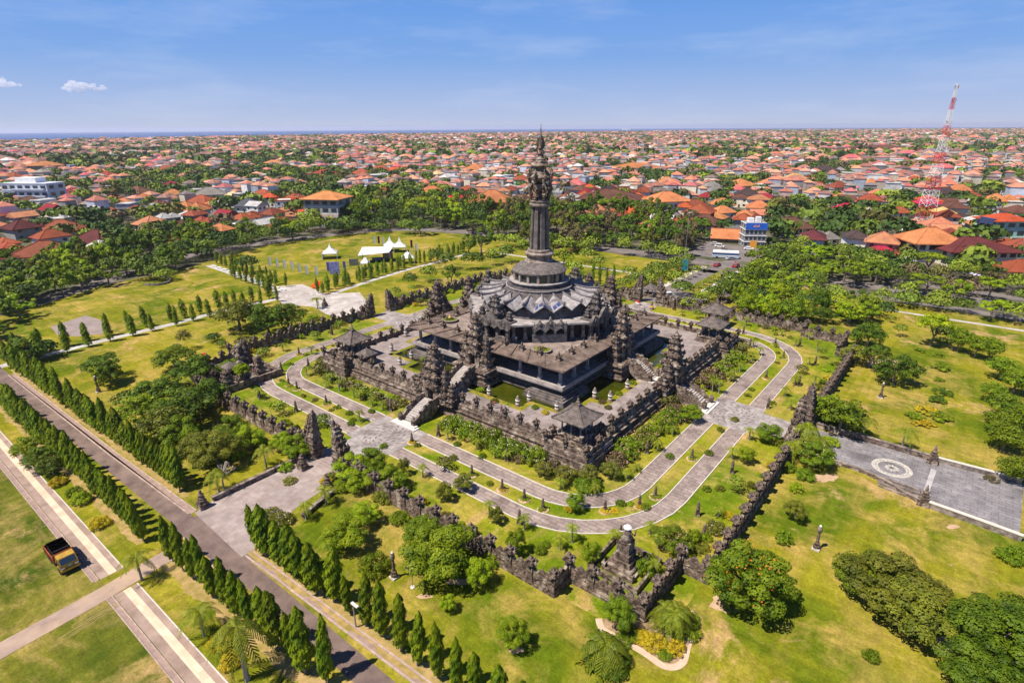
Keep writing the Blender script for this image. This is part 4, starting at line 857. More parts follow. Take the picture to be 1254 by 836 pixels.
def leaves_mesh(name, P, Nn, size, asp, m, seed, down=False):
    """P centres, Nn approximate normals, one quad per leaf"""
    g = np.random.RandomState(seed); n = len(P)
    Nn = Nn+g.normal(0, 0.27, (n, 3)); Nn /= np.linalg.norm(Nn, axis=1)[:, None]+1e-9
    a = np.cross(Nn, g.normal(0, 1, (n, 3)) if not down else np.tile([0, 0, 1.0], (n, 1))+g.normal(0, 0.25, (n, 3))); a /= np.linalg.norm(a, axis=1)[:, None]+1e-9
    b = np.cross(Nn, a); s = size*g.uniform(0.6, 1.35, n)[:, None]
    A_, B_ = a*s*asp*0.5, b*s*0.5
    V = np.stack([P-A_*0.35-B_, P+A_-B_*0.1, P+A_*0.35+B_, P-A_+B_*0.1], 1).reshape(-1, 3)
    me = bpy.data.meshes.new(name); me.vertices.add(4*n); me.vertices.foreach_set('co', V.ravel()); me.loops.add(4*n); me.loops.foreach_set('vertex_index', np.arange(4*n, dtype=np.int32))
    me.polygons.add(n); me.polygons.foreach_set('loop_start', np.arange(0, 4*n, 4, dtype=np.int32)); me.polygons.foreach_set('loop_total', np.full(n, 4, np.int32)); me.update(calc_edges=True); me.shade_flat(); me.materials.append(m)
    return me
def crown_pts(seed, n, shape='dome', nc=18):
    """leaf centres spread over many clumps; unit radius crown, crown from z 0.55 to 1.75"""
    g = np.random.RandomState(seed); C_ = []
    k = 0
    while len(C_) < nc:
        a, r = g.uniform(0, 2*PI), math.sqrt(g.uniform(0, 1))*0.9
        if shape == 'dome': z = 0.58+0.86*math.sqrt(max(0, 1-(r/0.96)**2))*g.uniform(0.1, 1.05)
        elif shape == 'flat': z = 1.1+0.28*(1-r*r)+g.uniform(-0.16, 0.1)
        elif shape == 'bush': z = 0.28+0.42*math.sqrt(max(0, 1-(r/0.8)**2))*g.uniform(0.1, 1.0)
        elif shape == 'ball': z = 0.95+0.5*g.uniform(-1, 1)*math.sqrt(max(0, 1-(r/0.8)**2))
        c = np.array([r*math.cos(a), r*math.sin(a), z]); k += 1
        if k < 500 and any(np.linalg.norm(c-q) < 0.33 for q in C_): continue
        C_.append(c)
    C_ = np.array(C_); rad = g.uniform(0.13, 0.33, nc)
    if shape == 'ball': C_[:, :2] *= 0.78; rad = g.uniform(0.26, 0.36, nc)
    else: C_[:, 0] *= g.uniform(0.82, 1.18); C_[:, 1] *= g.uniform(0.82, 1.18)
    w = rad**2/np.sum(rad**2); idx = g.choice(nc, n, p=w)
    d = g.normal(0, 1, (n, 3)); d /= np.linalg.norm(d, axis=1)[:, None]; flip = (d[:, 2] < -0.1) & (g.rand(n) < 0.65); d[flip, 2] *= -1
    rr = rad[idx]*np.where(g.rand(n) < 0.78, g.uniform(0.82, 1.08, n), g.uniform(0.3, 0.85, n)); zs = 0.72 if shape != 'flat' else 0.42
    P = C_[idx]+d*rr[:, None]*np.array([1, 1, zs]); return P, d+np.array([0, 0, 0.35])
def trunk_mesh(seed, top=1.0, r=0.07, limbs=5, m=None):
    q = random.Random(seed); mb = MB(); b = (q.uniform(-0.06, 0.06), q.uniform(-0.06, 0.06)); mb.tube([(0, 0, -0.02), (b[0]*0.5, b[1]*0.5, top*0.3), (b[0], b[1], top*0.55)], r, r*0.7, 6)
    for i in range(limbs):
        a = 2*PI*i/limbs+q.uniform(-0.4, 0.4); e = q.uniform(0.35, 0.6); mb.tube([(b[0], b[1], top*0.5), (b[0]+e*0.5*math.cos(a), b[1]+e*0.5*math.sin(a), top*0.8), (b[0]+e*math.cos(a), b[1]+e*math.sin(a), top*1.15)], r*0.55, r*0.2, 5)
    return mb.mesh('trunk', m or BARK)
TRK = [trunk_mesh(i) for i in range(3)]
LODN = {0: (8500, 0.062), 1: (3000, 0.095), 2: (800, 0.17)}
PROTO = {}
def crown(kind, shape, lod, var):
    k = (kind, shape, lod, var)
    if k not in PROTO:
        n, s = LODN[lod]; P, Nn = crown_pts(hash((shape, var)) % 1000 if False else (len(shape)*37+var*11+ord(shape[0])), n, shape, 26 if lod < 2 else 15); PROTO[k] = leaves_mesh('crown', P, Nn, s, 0.75, LM[kind], var)
    return PROTO[k]
cnt = [0]
def lod_of(x, y): d = math.hypot(x-CX, y-CY); return 0 if d < 105 else (1 if d < 185 else 2)
TSPEC = []
def tree(*a, **k): TSPEC.append((a, k))
def build_tree(x, y, Rr, H, kind, shape='dome', look='green broad tree', group='park trees', extra=None, name='tree', lod=None, regit=True):
    cnt[0] += 1; q = random.Random(cnt[0]*13+5); l = lod_of(x, y) if lod is None else lod
    t = thing(name, None, 'tree', (x, y, 0), q.uniform(0, 6.28), group); hz = H/1.75
    t.scale = (Rr, Rr, hz); link('crown', crown(kind, shape, l, cnt[0] % 3), t)
    if shape != 'bush': link('trunk', TRK[cnt[0] % 3], t)
    if extra:
        k = ('x', extra, shape, l)
        if k not in PROTO:
            P, Nn = crown_pts(77, 110 if l == 0 else 60, shape); P = P[P[:, 2] > 0.6 if shape != 'bush' else P[:, 2] > 0.2]; Nn = np.tile([0, 0, 1.0], (len(P), 1)); c = np.array([0, 0, 0.8]); PROTO[k] = leaves_mesh('blossoms', c+(P-c)*1.03, Nn, 0.045, 0.9, LM[extra], 5)
        link('blossoms', PROTO[k], t)
    if regit: reg(t, look, 'tree', group)
    return t
def bush(x, y, Rr, H, kind='mid', look='low green bush', extra=None, group='garden bushes'):
    cnt[0] += 1; l = min(2, lod_of(x, y)+1); t = thing('bush', None, 'bush', (x, y, 0), cnt[0]*1.7, group); t.scale = (Rr, Rr, H/0.95)
    link('foliage', crown(kind, 'bush', l, cnt[0] % 3), t)
    if extra:
        k = ('x', extra, 'bush', 9)
        if k not in PROTO:
            P, Nn = crown_pts(78, 120, 'bush'); P = P[P[:, 2] > 0.25]; PROTO[k] = leaves_mesh('blossoms', P*1.03, np.tile([0, 0, 1.0], (len(P), 1)), 0.07, 0.9, LM[extra], 5)
        link('blossoms', PROTO[k], t)
    reg(t, look, 'bush', group); return t
# --- palms
def palm_mesh(seed, nf=15, fl=2.4, droop=1.0, lean=0.0):
    g = np.random.RandomState(seed); P = []; F = []
    V = []; Fc = []
    for i in range(nf):
        a = 2*PI*i/nf*1.0+g.uniform(-0.25, 0.25); up = g.uniform(0.25, 1.25); L_ = fl*g.uniform(0.85, 1.1); d = np.array([math.cos(a), math.sin(a), 0]); pts = []
        for j in range(9):
            t = j/8; pts.append(d*L_*(t*0.95-0.12*t*t)+np.array([0, 0, L_*(up*t*0.75-droop*0.95*t*t)]))
        s = np.array([-d[1], d[0], 0])
        for j in range(8):
            w = 0.46*math.sin(PI*(0.12+0.86*(j+0.5)/8))*fl/2.4; p, r = pts[j], pts[j+1]
            for sg in (-1, 1):
                for f in (0.0, 0.5):
                    b0 = p+(r-p)*f; b1 = p+(r-p)*(f+0.32); e = s*sg*w+np.array([0, 0, -w*0.62])+(r-p)*0.6
                    o = len(V); V += [b0, b1, b1+e*0.95, b0+e]; Fc.append((o, o+1, o+2, o+3))
            o = len(V); V += [p-s*0.03, p+s*0.03, r+s*0.03, r-s*0.03]; Fc.append((o, o+1, o+2, o+3))
    me = bpy.data.meshes.new('fronds'); me.from_pydata([tuple(v) for v in V], [], Fc); me.materials.append(LM['palm']); return me
PF = [palm_mesh(i, 11, 2.4, 1.05) for i in range(2)]+[palm_mesh(7, 13, 3.4, 1.35)]
def ptrunk():
    mb = MB(); mb.lathe(0, 0, [(0.17, 0), (0.13, 0.12), (0.12, 0.5), (0.11, 0.8), (0.09, 1.0)], 7); return mb.mesh('trunk', PBARK)
PT = ptrunk()
def palm(x, y, H, r=1.5, look='small palm', group='garden palms', big=False, thick=1.0):
    cnt[0] += 1; t = thing('palm', None, 'palm', (x, y, 0), cnt[0]*1.3, group); th = H*0.78
    tr = link('trunk', PT, t); tr.scale = (thick, thick, th); f = link('fronds', PF[2] if big else PF[cnt[0] % 2], t, (0, 0, th)); s = r/(3.1 if big else 2.2); f.scale = (s, s, s)
    reg(t, look, 'palm', group); return t
# --- columnar trees
def column_pts(seed, n, H=1.0):
    g = np.random.RandomState(seed); z = g.uniform(0.10, 1, n)**0.9; a = g.uniform(0, 2*PI, n); prof = np.interp(z, [0.08, 0.16, 0.35, 0.7, 0.9, 1.0], [0.3, 0.85, 1.0, 0.85, 0.5, 0.06])
    bump = 1+0.2*np.sin(a*3+z*21+seed)+0.16*np.sin(a*5-z*33+seed*2)+0.12*np.sin(z*9+seed*5)
    r = prof*bump*np.where(g.rand(n) < 0.8, g.uniform(0.85, 1.05, n), g.uniform(0.3, 0.9, n))
    P = np.stack([r*np.cos(a)*0.135, r*np.sin(a)*0.135, z*H], 1); Nn = np.stack([np.cos(a), np.sin(a), np.full(n, 0.55)], 1); return P, Nn
def colmesh(seed, n, s):
    P, Nn = column_pts(seed, n); return leaves_mesh('crown', P, Nn, s, 0.42, LM['column'], seed, down=True)
CM = {0: [colmesh(i, 2600, 0.062) for i in range(6)], 1: [colmesh(i+5, 900, 0.085) for i in range(2)], 2: [colmesh(i+8, 320, 0.12) for i in range(2)]}
mb = MB(); mb.tube([(0, 0, 0), (0, 0, 0.25), (0.005, 0, 0.85)], 0.022, 0.008, 6); CT = mb.mesh('trunk', mat('pale slim bark', (0.2, 0.17, 0.15), (0.33, 0.3, 0.27), 4))
def columnar(x, y, H, wid=1.0, label=None, group=None, look=None):
    cnt[0] += 1; q = random.Random(cnt[0]*7); l = lod_of(x, y); t = thing('columnar_tree', label, 'cypress', (x, y, 0), q.uniform(0, 6), group); H *= q.uniform(0.78, 1.15)  # row trees are asoka, tagged cypress; only the group of four resembles cypress
    t.rotation_euler = (q.gauss(0, 0.045), q.gauss(0, 0.045), q.uniform(0, 6)); w = H*wid*q.uniform(0.72, 1.12); t.scale = (w, w, H); link('crown', CM[l][cnt[0] % len(CM[l])], t); link('trunk', CT, t)
    if look: reg(t, look, 'cypress', group)
    return t
def row(pts, lab, group, H, wid, jit=0.25, hf=None):
    for i, (x, y) in enumerate(pts):
        q = random.Random(i*31+len(pts)); columnar(x+q.uniform(-jit, jit), y+q.uniform(-jit, jit), H if hf is None else hf(i), wid, '%s %s' % (ordinal(i+1), lab), group)
row([(-94+i*1.93, -80.0+0.04*i+0.03*i) for i in range(44)], 'columnar tree from the far end of the row behind the road', 'columnar trees behind the service road', 6.8, 0.9)
row([(9.6+i*2.75, -76.4+0.1*i) for i in range(17)], 'columnar tree from the forecourt in the nearer right row', 'columnar trees right of the forecourt', 7.2, 0.86)
row([(-74+i*2.02, -86.7+0.045*i) for i in range(36)], 'columnar tree from the left end of the promenade row', 'columnar trees by the promenade', 7.0, 0.9)
row([(4.2+i*2.5, -84.6+0.16*i) for i in range(13)], 'columnar tree past the dirt track in the promenade row', 'columnar trees by the promenade past the track', 7.4, 0.8)
def along(P, s, off, skip=0.0):
    out = []; acc = skip
    for a, b in zip(P, P[1:]):
        l = math.hypot(b[0]-a[0], b[1]-a[1]); nx, ny = -(b[1]-a[1])/l, (b[0]-a[0])/l
        while acc < l: out.append((a[0]+(b[0]-a[0])*acc/l+nx*off, a[1]+(b[1]-a[1])*acc/l+ny*off)); acc += s
        acc -= l
    return out
w1 = [p for p in curve(walk1)]
row(along(w1, 5.2, -2.6, 8), 'slim columnar tree from the road on the near side of the left walk', 'columnar trees on the near side of the left walk', 5.9, 1.1, 0.5)
row(along(w1, 5.0, 2.6, 10), 'slim columnar tree from the road on the lawn side of the left walk', 'columnar trees on the lawn side of the left walk', 6.2, 1.1, 0.7)
w2 = curve(walk2)
row(along(w2, 3.6, 2.6, 0), 'columnar tree from the plaza on the tent side of the back walk', 'columnar trees on the tent side of the back walk', 5.6, 1.0, 0.6)
row(along(w2, 4.6, 4.6, 1), 'columnar tree from the plaza in the rear row by the tents', 'columnar trees in the rear row by the tents', 5.4, 1.0, 0.8)
w3 = curve(walk3)
row(along(w3, 4.6, 3.0, 0), 'columnar tree from the far end of the medallion walk, far side', 'columnar trees on the far side of the medallion walk', 5.6, 0.95, 0.6)
row(along(w3, 4.6, -3.0, 26), 'columnar tree on the near side of the medallion walk', 'columnar trees on the near side of the medallion walk', 6.6, 0.95, 0.8)
for i, p in enumerate(((725.5, 345), (734, 351), (743, 351), (751.5, 349))):
    x, y = at(*p); columnar(x, y, 7.6, 0.72, '%s slim cypress from the left in the group behind the monument' % ordinal(i+1), 'slim cypresses behind the monument')
# --- hand placed trees: base px, py, radius, height, kind, shape, look, blossoms
TT = [
 (425, 672, 3.3, 5.2, 'bright', 'dome', 'bright green round tree'), (449, 642, 2.4, 3.8, 'bright', 'dome', 'bright green small tree'), (540, 703, 4.8, 7.4, 'mid', 'dome', 'large spreading green tree'), (520, 672, 2.8, 5.5, 'mid', 'dome', 'large spreading green tree'),
 (587, 717, 1.9, 4.4, 'bright', 'dome', 'bright green small tree'), (549, 748, 1.0, 2.6, 'bright', 'dome', 'small bright sapling'), (629, 792, 1.75, 4.0, 'bright', 'dome', 'small bright tree'), (518, 727, 0.7, 1.8, 'bright', 'flat', 'thin sapling'),
 (632, 678, 1.5, 4.2, 'mid', 'dome', 'slender green tree'), (723, 690, 1.5, 3.6, 'bright', 'dome', 'small bright tree'), (757, 768, 2.0, 4.4, 'mid', 'dome', 'small leafy tree'), (822, 672, 2.6, 3.4, 'mid', 'dome', 'pink flowered tree', 'pink'),
 (908, 742, 4.9, 8.4, 'mid', 'dome', 'large red flowered tree', 'red'), (935, 735, 3.4, 6.6, 'mid', 'dome', 'large green companion tree'), (972, 636, 1.7, 3.4, 'olive', 'dome', 'small olive tree'),
 (1085, 742, 5.4, 6.6, 'olive', 'dome', 'broad olive green tree'), (1112, 765, 4.6, 6.0, 'olive', 'dome', 'broad olive green tree'), (1056, 722, 3.6, 5.6, 'mid', 'dome', 'broad olive green tree'),
 (1200, 812, 4.6, 6.6, 'dark', 'dome', 'dense dark tree'), (1238, 812, 5.2, 7.6, 'dark', 'dome', 'dense dark tree'), (1192, 842, 3.6, 5.0, 'dark', 'dome', 'dense dark tree'),
 (1026, 530, 4.6, 7.0, 'mid', 'dome', 'yellow green broadleaf tree'), (1008, 520, 3.4, 6.2, 'bright', 'dome', 'yellow green broadleaf tree'), (996, 572, 2.9, 4.6, 'mid', 'dome', 'frangipani with pale blossoms', 'flower'),
 (1069, 455, 3.0, 6.4, 'dark', 'flat', 'leaning dark tree'), (1094, 470, 4.4, 6.6, 'dark', 'dome', 'leaning dark tree'), (1061, 425, 4.0, 6.6, 'dark', 'dome', 'round dark tree'), (1047, 445, 3.6, 4.4, 'olive', 'dome', 'pale yellowish tree', 'flower'),
 (1139, 424, 4.0, 8.6, 'bright', 'flat', 'forked tree with bare trunk'), (1154, 418, 2.6, 4.2, 'mid', 'dome', 'round green tree'), (1101, 412, 1.6, 3.6, 'bright', 'dome', 'small bright tree'),
 (1172, 431, 2.9, 5.2, 'mid', 'ball', 'clipped ball tree'), (1193, 438, 2.7, 4.6, 'mid', 'ball', 'clipped ball tree'), (1210, 442, 2.9, 4.8, 'mid', 'ball', 'clipped ball tree'), (1223, 464, 3.6, 4.2, 'mid', 'ball', 'clipped ball tree'), (1212, 492, 2.6, 3.6, 'mid', 'ball', 'clipped ball tree'), (1240, 482, 3.0, 4.2, 'mid', 'ball', 'clipped ball tree'),
 (1225, 512, 3.4, 4.2, 'mid', 'ball', 'clipped ball tree'), (1216, 530, 2.6, 3.6, 'mid', 'ball', 'clipped ball tree'), (1245, 530, 3.2, 4.2, 'mid', 'ball', 'clipped ball tree'), (1228, 552, 3.4, 4.2, 'mid', 'ball', 'clipped ball tree'), (1240, 590, 3.0, 3.4, 'mid', 'ball', 'clipped ball tree'),
 (37, 442, 5.4, 6.4, 'dark', 'dome', 'broad dark tree'), (52, 440, 3.6, 4.8, 'dark', 'dome', 'broad dark tree'), (129, 468, 4.2, 6.8, 'dark', 'flat', 'broad dark tree'), (136, 472, 3.0, 5.6, 'dark', 'dome', 'broad dark tree'),
 (160, 497, 2.6, 3.4, 'mid', 'dome', 'rounded low tree'), (200, 500, 5.2, 7.6, 'dark', 'dome', 'dense dark tree'), (232, 520, 5.4, 8.0, 'dark', 'dome', 'dense dark tree'), (205, 540, 4.4, 7.4, 'olive', 'dome', 'dense dark tree'), (178, 520, 4.2, 6.6, 'mid', 'dome', 'dense dark tree'),
 (240, 470, 4.6, 7.2, 'dark', 'dome', 'dense dark tree'), (215, 452, 4.2, 6.4, 'mid', 'dome', 'dense dark tree'), (258, 500, 3.8, 7.2, 'dark', 'dome', 'dense dark tree'), (268, 572, 4.0, 6.8, 'olive', 'dome', 'greyish leafy tree'), (250, 566, 3.6, 6.4, 'olive', 'dome', 'greyish leafy tree'), (288, 545, 3.2, 6.2, 'mid', 'dome', 'leafy mid green tree'), (308, 552, 2.6, 5.2, 'bright', 'dome', 'bright green slender tree'), (225, 548, 3.4, 6.4, 'mid', 'dome', 'leafy mid green tree'),
 (262, 418, 1.8, 2.4, 'dark', 'dome', 'low round tree'), (272, 425, 1.3, 1.8, 'mid', 'dome', 'low round tree'), (228, 428, 1.7, 6.0, 'olive', 'flat', 'thin tall tree'), (285, 460, 3.0, 4.5, 'mid', 'dome', 'leafy mid green tree'), (300, 474, 1.9, 6.0, 'bright', 'flat', 'thin tall tree'),
 (294, 404, 6.0, 9.6, 'olive', 'dome', 'olive broad tree'), (330, 410, 5.6, 9.6, 'dark', 'dome', 'glossy dark tree'), (354, 404, 5.2, 8.4, 'dark', 'dome', 'glossy dark tree'), (312, 400, 3.8, 7.0, 'dark', 'dome', 'glossy dark tree'), (302, 425, 2.4, 3.0, 'olive', 'flat', 'pale bushy tree'),
 (52, 574, 2.7, 4.2, 'dark', 'dome', 'shady dark tree'), (66, 582, 2.1, 3.6, 'dark', 'dome', 'shady dark tree'), (34, 560, 2.4, 4.0, 'mid', 'dome', 'shady dark tree'),
 (363, 560, 2.7, 4.4, 'bright', 'dome', 'large leaved green tree'), (346, 552, 2.0, 4.0, 'bright', 'dome', 'large leaved green tree'), (430, 585, 2.8, 4.6, 'bright', 'dome', 'large leaved green tree'), (455, 580, 2.9, 4.8, 'mid', 'dome', 'large leaved green tree'), (480, 598, 2.6, 4.0, 'mid', 'dome', 'large leaved green tree'), (442, 600, 2.4, 3.6, 'bright', 'dome', 'large leaved green tree'),
 (845, 515, 2.3, 3.4, 'mid', 'dome', 'leafy low tree'), (817, 497, 2.0, 2.8, 'olive', 'dome', 'sparse grey green tree'), (705, 625, 1.6, 3.2, 'mid', 'dome', 'leafy low tree'), (940, 540, 2.5, 3.6, 'mid', 'dome', 'leafy low tree'), (608, 640, 1.2, 2.8, 'olive', 'dome', 'thin leafy tree'), (545, 575, 1.3, 2.6, 'olive', 'dome', 'thin leafy tree'), (568, 600, 1.7, 3.0, 'olive', 'dome', 'thin leafy tree'), (545, 612, 1.5, 3.2, 'olive', 'dome', 'thin leafy tree'),
 (590, 314, 6.2, 12.5, 'dark', 'dome', 'tall dense dark tree'), (574, 312, 4.4, 9.5, 'mid', 'dome', 'tall dense dark tree'), (515, 288, 6.4, 8.5, 'dark', 'dome', 'round dark tree'), (500, 286, 5.4, 7.5, 'mid', 'dome', 'round dark tree'), (305, 335, 3.8, 7.2, 'dark', 'dome', 'round dark tree on the lawn'),
 (533, 322, 3.0, 4.5, 'mid', 'dome', 'small leafy park tree'), (548, 330, 3.4, 5.5, 'mid', 'dome', 'small leafy park tree'), (503, 352, 2.6, 4.2, 'mid', 'dome', 'small leafy park tree'), (525, 345, 3.0, 4.6, 'bright', 'dome', 'small leafy park tree'), (553, 348, 3.4, 5.6, 'mid', 'dome', 'small leafy park tree'), (574, 330, 3.0, 5.6, 'mid', 'dome', 'small leafy park tree'), (586, 330, 2.4, 5.2, 'mid', 'dome', 'small leafy park tree'), (603, 325, 2.6, 5.6, 'bright', 'dome', 'small leafy park tree'), (620, 322, 3.4, 6.0, 'mid', 'dome', 'small leafy park tree'), (485, 365, 1.8, 3.0, 'bright', 'dome', 'small leafy park tree'), (505, 358, 1.4, 2.2, 'bright', 'dome', 'small leafy park tree'), (690, 325, 4.4, 5.6, 'bright', 'dome', 'bright park tree'), (703, 340, 3.4, 5.0, 'bright', 'dome', 'bright park tree'), (668, 322, 3.6, 5.6, 'bright', 'dome', 'bright park tree'), (718, 322, 3.0, 5.0, 'bright', 'dome', 'bright park tree'), (733, 330, 2.8, 4.4, 'bright', 'dome', 'bright park tree'), (770, 340, 3.0, 3.4, 'bright', 'dome', 'bright park tree'), (705, 348, 2.6, 4.0, 'mid', 'dome', 'bright park tree'),
 (836, 362, 3.4, 4.8, 'mid', 'dome', 'round green tree'), (842, 378, 2.6, 3.4, 'bright', 'dome', 'small bright tree'), (857, 370, 2.2, 3.2, 'bright', 'flat', 'small bright tree'), (826, 345, 3.0, 4, 'bright', 'dome', 'small bright tree'),
]
for r in TT:
    x, y = at(r[0], r[1]); tree(x, y, r[2], r[3]*(1.4 if r[5] == 'ball' or 'park' in r[6] else 1.1 if y > 0 else 1.0), r[4], r[5], r[6], 'park trees', r[7] if len(r) > 7 else None)
def scatter(poly, n, seed, mind=4.0):
    q = random.Random(seed); P = [at(*p) for p in poly]; xs = [p[0] for p in P]; ys = [p[1] for p in P]; out = []; tr = 0
    def inside(x, y):
        c = False
        for i in range(len(P)):
            (a, b), (d, e) = P[i], P[i-1]
            if (b > y) != (e > y) and x < (d-a)*(y-b)/(e-b)+a: c = not c
        return c
    while len(out) < n and tr < n*60:
        tr += 1; x, y = q.uniform(min(xs), max(xs)), q.uniform(min(ys), max(ys))
        if inside(x, y) and all((x-a)**2+(y-b)**2 > mind*mind for a, b in out): out.append((x, y))
    return out
KN = {'dark': 'dark green', 'mid': 'mid green', 'bright': 'bright green', 'olive': 'olive', 'brown': 'brownish'}
def belt(poly, n, seed, mind, Rr, Hr, kinds, where):
    q = random.Random(seed+50)
    for x, y in scatter(poly, n, seed, mind):
        k = q.choice(kinds); tree(x, y, q.uniform(Rr[0]*0.75, Rr[1]), q.uniform(Hr[0]*1.1, Hr[1]*1.45), k, q.choice(('dome', 'dome', 'dome', 'dome', 'flat')), '%s street tree' % KN[k], 'trees %s' % where)
belt([(-40, 445), (0, 412), (62, 386), (40, 372), (-10, 372), (-60, 385)], 12, 1, 6, (4.5, 6.5), (6, 9), ('dark', 'mid', 'bright', 'dark'), 'along the left road')
belt([(0, 372), (120, 348), (150, 330), (160, 318), (90, 322), (0, 348)], 22, 2, 6.5, (5, 7.5), (7, 10), ('dark', 'mid', 'olive', 'dark', 'bright'), 'along the left road')
belt([(-10, 392), (60, 368), (140, 350), (225, 330), (225, 325), (130, 342), (60, 358), (-10, 378)], 20, 31, 6, (4, 5.5), (6, 8), ('dark', 'mid', 'bright', 'mid'), 'along the left road')
belt([(240, 322), (330, 304), (400, 292), (470, 285), (470, 281), (400, 287), (330, 299), (240, 314)], 20, 32, 5, (3.4, 5), (5, 7), ('dark', 'mid', 'mid'), 'behind the tent lawn')
belt([(150, 345), (240, 322), (250, 300), (200, 292), (150, 300)], 16, 3, 7, (5, 7.5), (7, 11), ('dark', 'dark', 'mid'), 'along the left road')
belt([(240, 316), (330, 302), (400, 288), (450, 279), (420, 272), (350, 286), (240, 296)], 34, 4, 6, (4, 6.8), (6, 9), ('dark', 'mid', 'mid', 'bright'), 'behind the tent lawn')
belt([(440, 281), (560, 282), (590, 290), (600, 262), (520, 258), (430, 265)], 62, 5, 8, (5, 8), (7, 12), ('dark', 'mid', 'olive', 'dark', 'dark', 'bright'), 'behind the tent lawn')
belt([(600, 300), (700, 307), (845, 315), (850, 285), (740, 262), (620, 262)], 84, 6, 8, (4.5, 8.5), (7, 13), ('dark', 'mid', 'olive', 'dark', 'brown', 'dark'), 'behind the tower')
belt([(610, 305), (700, 311), (840, 322), (842, 314), (700, 300), (610, 298)], 18, 7, 6, (3.5, 5), (4.5, 6.5), ('bright', 'mid', 'bright'), 'behind the tower')
belt([(925, 340), (1000, 345), (1060, 355), (1100, 345), (1060, 318), (960, 308), (925, 318)], 36, 8, 7, (4.2, 6.5), (5, 7), ('mid', 'bright', 'dark', 'mid'), 'along the right road')
belt([(1060, 352), (1254, 380), (1280, 360), (1160, 330), (1060, 325)], 26, 9, 8, (4.0, 6.2), (4.8, 6.8), ('mid', 'olive', 'dark', 'brown', 'bright'), 'along the right road')
belt([(1090, 375), (1254, 400), (1254, 392), (1090, 364)], 14, 10, 6, (3.4, 4.6), (4, 5.5), ('bright', 'mid', 'bright'), 'on the right verge')
belt([(905, 382), (960, 372), (1010, 372), (1080, 380), (1085, 395), (1040, 400), (960, 398), (905, 390)], 30, 11, 4.5, (2.6, 4.2), (4.5, 7), ('bright', 'mid', 'bright', 'dark'), 'behind the right bend')
belt([(890, 372), (925, 352), (930, 345), (960, 350), (950, 372), (900, 388)], 12, 12, 4, (2.6, 4.0), (4.5, 7.5), ('bright', 'mid', 'dark'), 'behind the right bend')
belt([(940, 365), (1010, 360), (1010, 350), (940, 350)], 9, 13, 5, (3, 4.5), (4.5, 6), ('bright', 'mid'), 'behind the right bend')
# --- bushes
for p in ((458, 698, 1.9, 2.6, 'mid'), (662, 676, 0.85, 1.3, 'mid'), (788, 702, 1.4, 2.0, 'mid'), (795, 690, 1.1, 1.6, 'mid'), (720, 597, 2.4, 2.2, 'mid'), (958, 662, 1.3, 1.6, 'mid'), (1236, 685, 1.5, 1.8, 'mid'), (1250, 684, 1.9, 1.8, 'mid'),
          (1126, 430, 1.3, 1.0, 'mid'), (1149, 436, 1.2, 1.0, 'mid'), (1151, 452, 2.0, 1.7, 'mid'), (1150, 466, 1.2, 0.8, 'mid'), (1153, 482, 1.7, 1.3, 'dark'), (1147, 491, 1.7, 1.3, 'dark'), (1002, 404, 1.2, 1.3, 'dark'), (1045, 414, 1.9, 1.4, 'mid'),
          (385, 392, 2.4, 1.8, 'bright'), (163, 497, 1.5, 1.0, 'mid'), (897, 741, 1.3, 1.0, 'mid'), (1066, 806, 0.9, 1.3, 'mid'), (846, 500, 1.0, 0.9, 'bright'), (1215, 588, 1, 0.7, 'brown'),
          (490, 638, 1.6, 1.8, 'mid'), (517, 640, 1.2, 1.4, 'bright'), (400, 590, 1.0, 1.0, 'yellow'), (70, 594, 1.3, 1.5, 'yellow'), (78, 590, 0.9, 1.1, 'yellow'), (122, 644, 1.3, 1.6, 'yellow'), (100, 615, 1.5, 2.0, 'bright'), (92, 606, 1.1, 1.6, 'mid'), (272, 790, 1.3, 1.7, 'yellow'), (284, 812, 1.3, 1.4, 'yellow'), (264, 780, 0.9, 1.5, 'bright'),
          (800, 788, 1.3, 1.1, 'yellow'), (785, 782, 1.2, 1.0, 'yellow'), (772, 778, 1.2, 1.0, 'mid'), (762, 785, 1.1, 0.8, 'mid'), (815, 802, 1.0, 0.8, 'mid'), (826, 796, 1.1, 1.2, 'yellow'), (838, 776, 1.6, 1.6, 'mid'), (845, 762, 1.2, 1.3, 'mid'),
          (1120, 512, 2.0, 1.2, 'mid'), (1136, 505, 2.0, 1.3, 'yellow'), (1150, 512, 2.2, 1.4, 'mid'), (1131, 520, 1.8, 1.0, 'yellow'), (875, 650, 1.4, 1.6, 'olive'), (355, 590, 1.2, 0.9, 'olive'), (345, 640, 1.7, 1.5, 'olive'), (332, 632, 1.4, 1.4, 'olive')):
    x, y = at(p[0], p[1]); look = {'yellow': 'yellow croton bush', 'bright': 'bright green bush', 'mid': 'low green bush', 'dark': 'clipped dark bush', 'olive': 'pale leafy bush', 'brown': 'dry brown bush'}[p[4]]
    bush(x, y, p[2], p[3], p[4], look, 'flower' if p[4] == 'olive' else None)
q = random.Random(12)
for k, (x0, x1, step) in enumerate(((7.5, 28, 2.6), (-29, -7, 2.4))):
    x = x0
    while x < x1: bush(x+q.uniform(-0.5, 0.5), -37.6+q.uniform(-0.7, 0.7), q.uniform(2.0, 2.6) if k == 0 else q.uniform(1.1, 1.6), q.uniform(2.8, 3.8) if k == 0 else q.uniform(1.2, 2.1), 'mid' if k == 0 else q.choice(('olive', 'brown', 'mid')), 'frangipani bush with pale flowers' if k == 0 else 'low dry bush by the court wall', 'flower', 'bushes at the foot of the court wall'); x += step
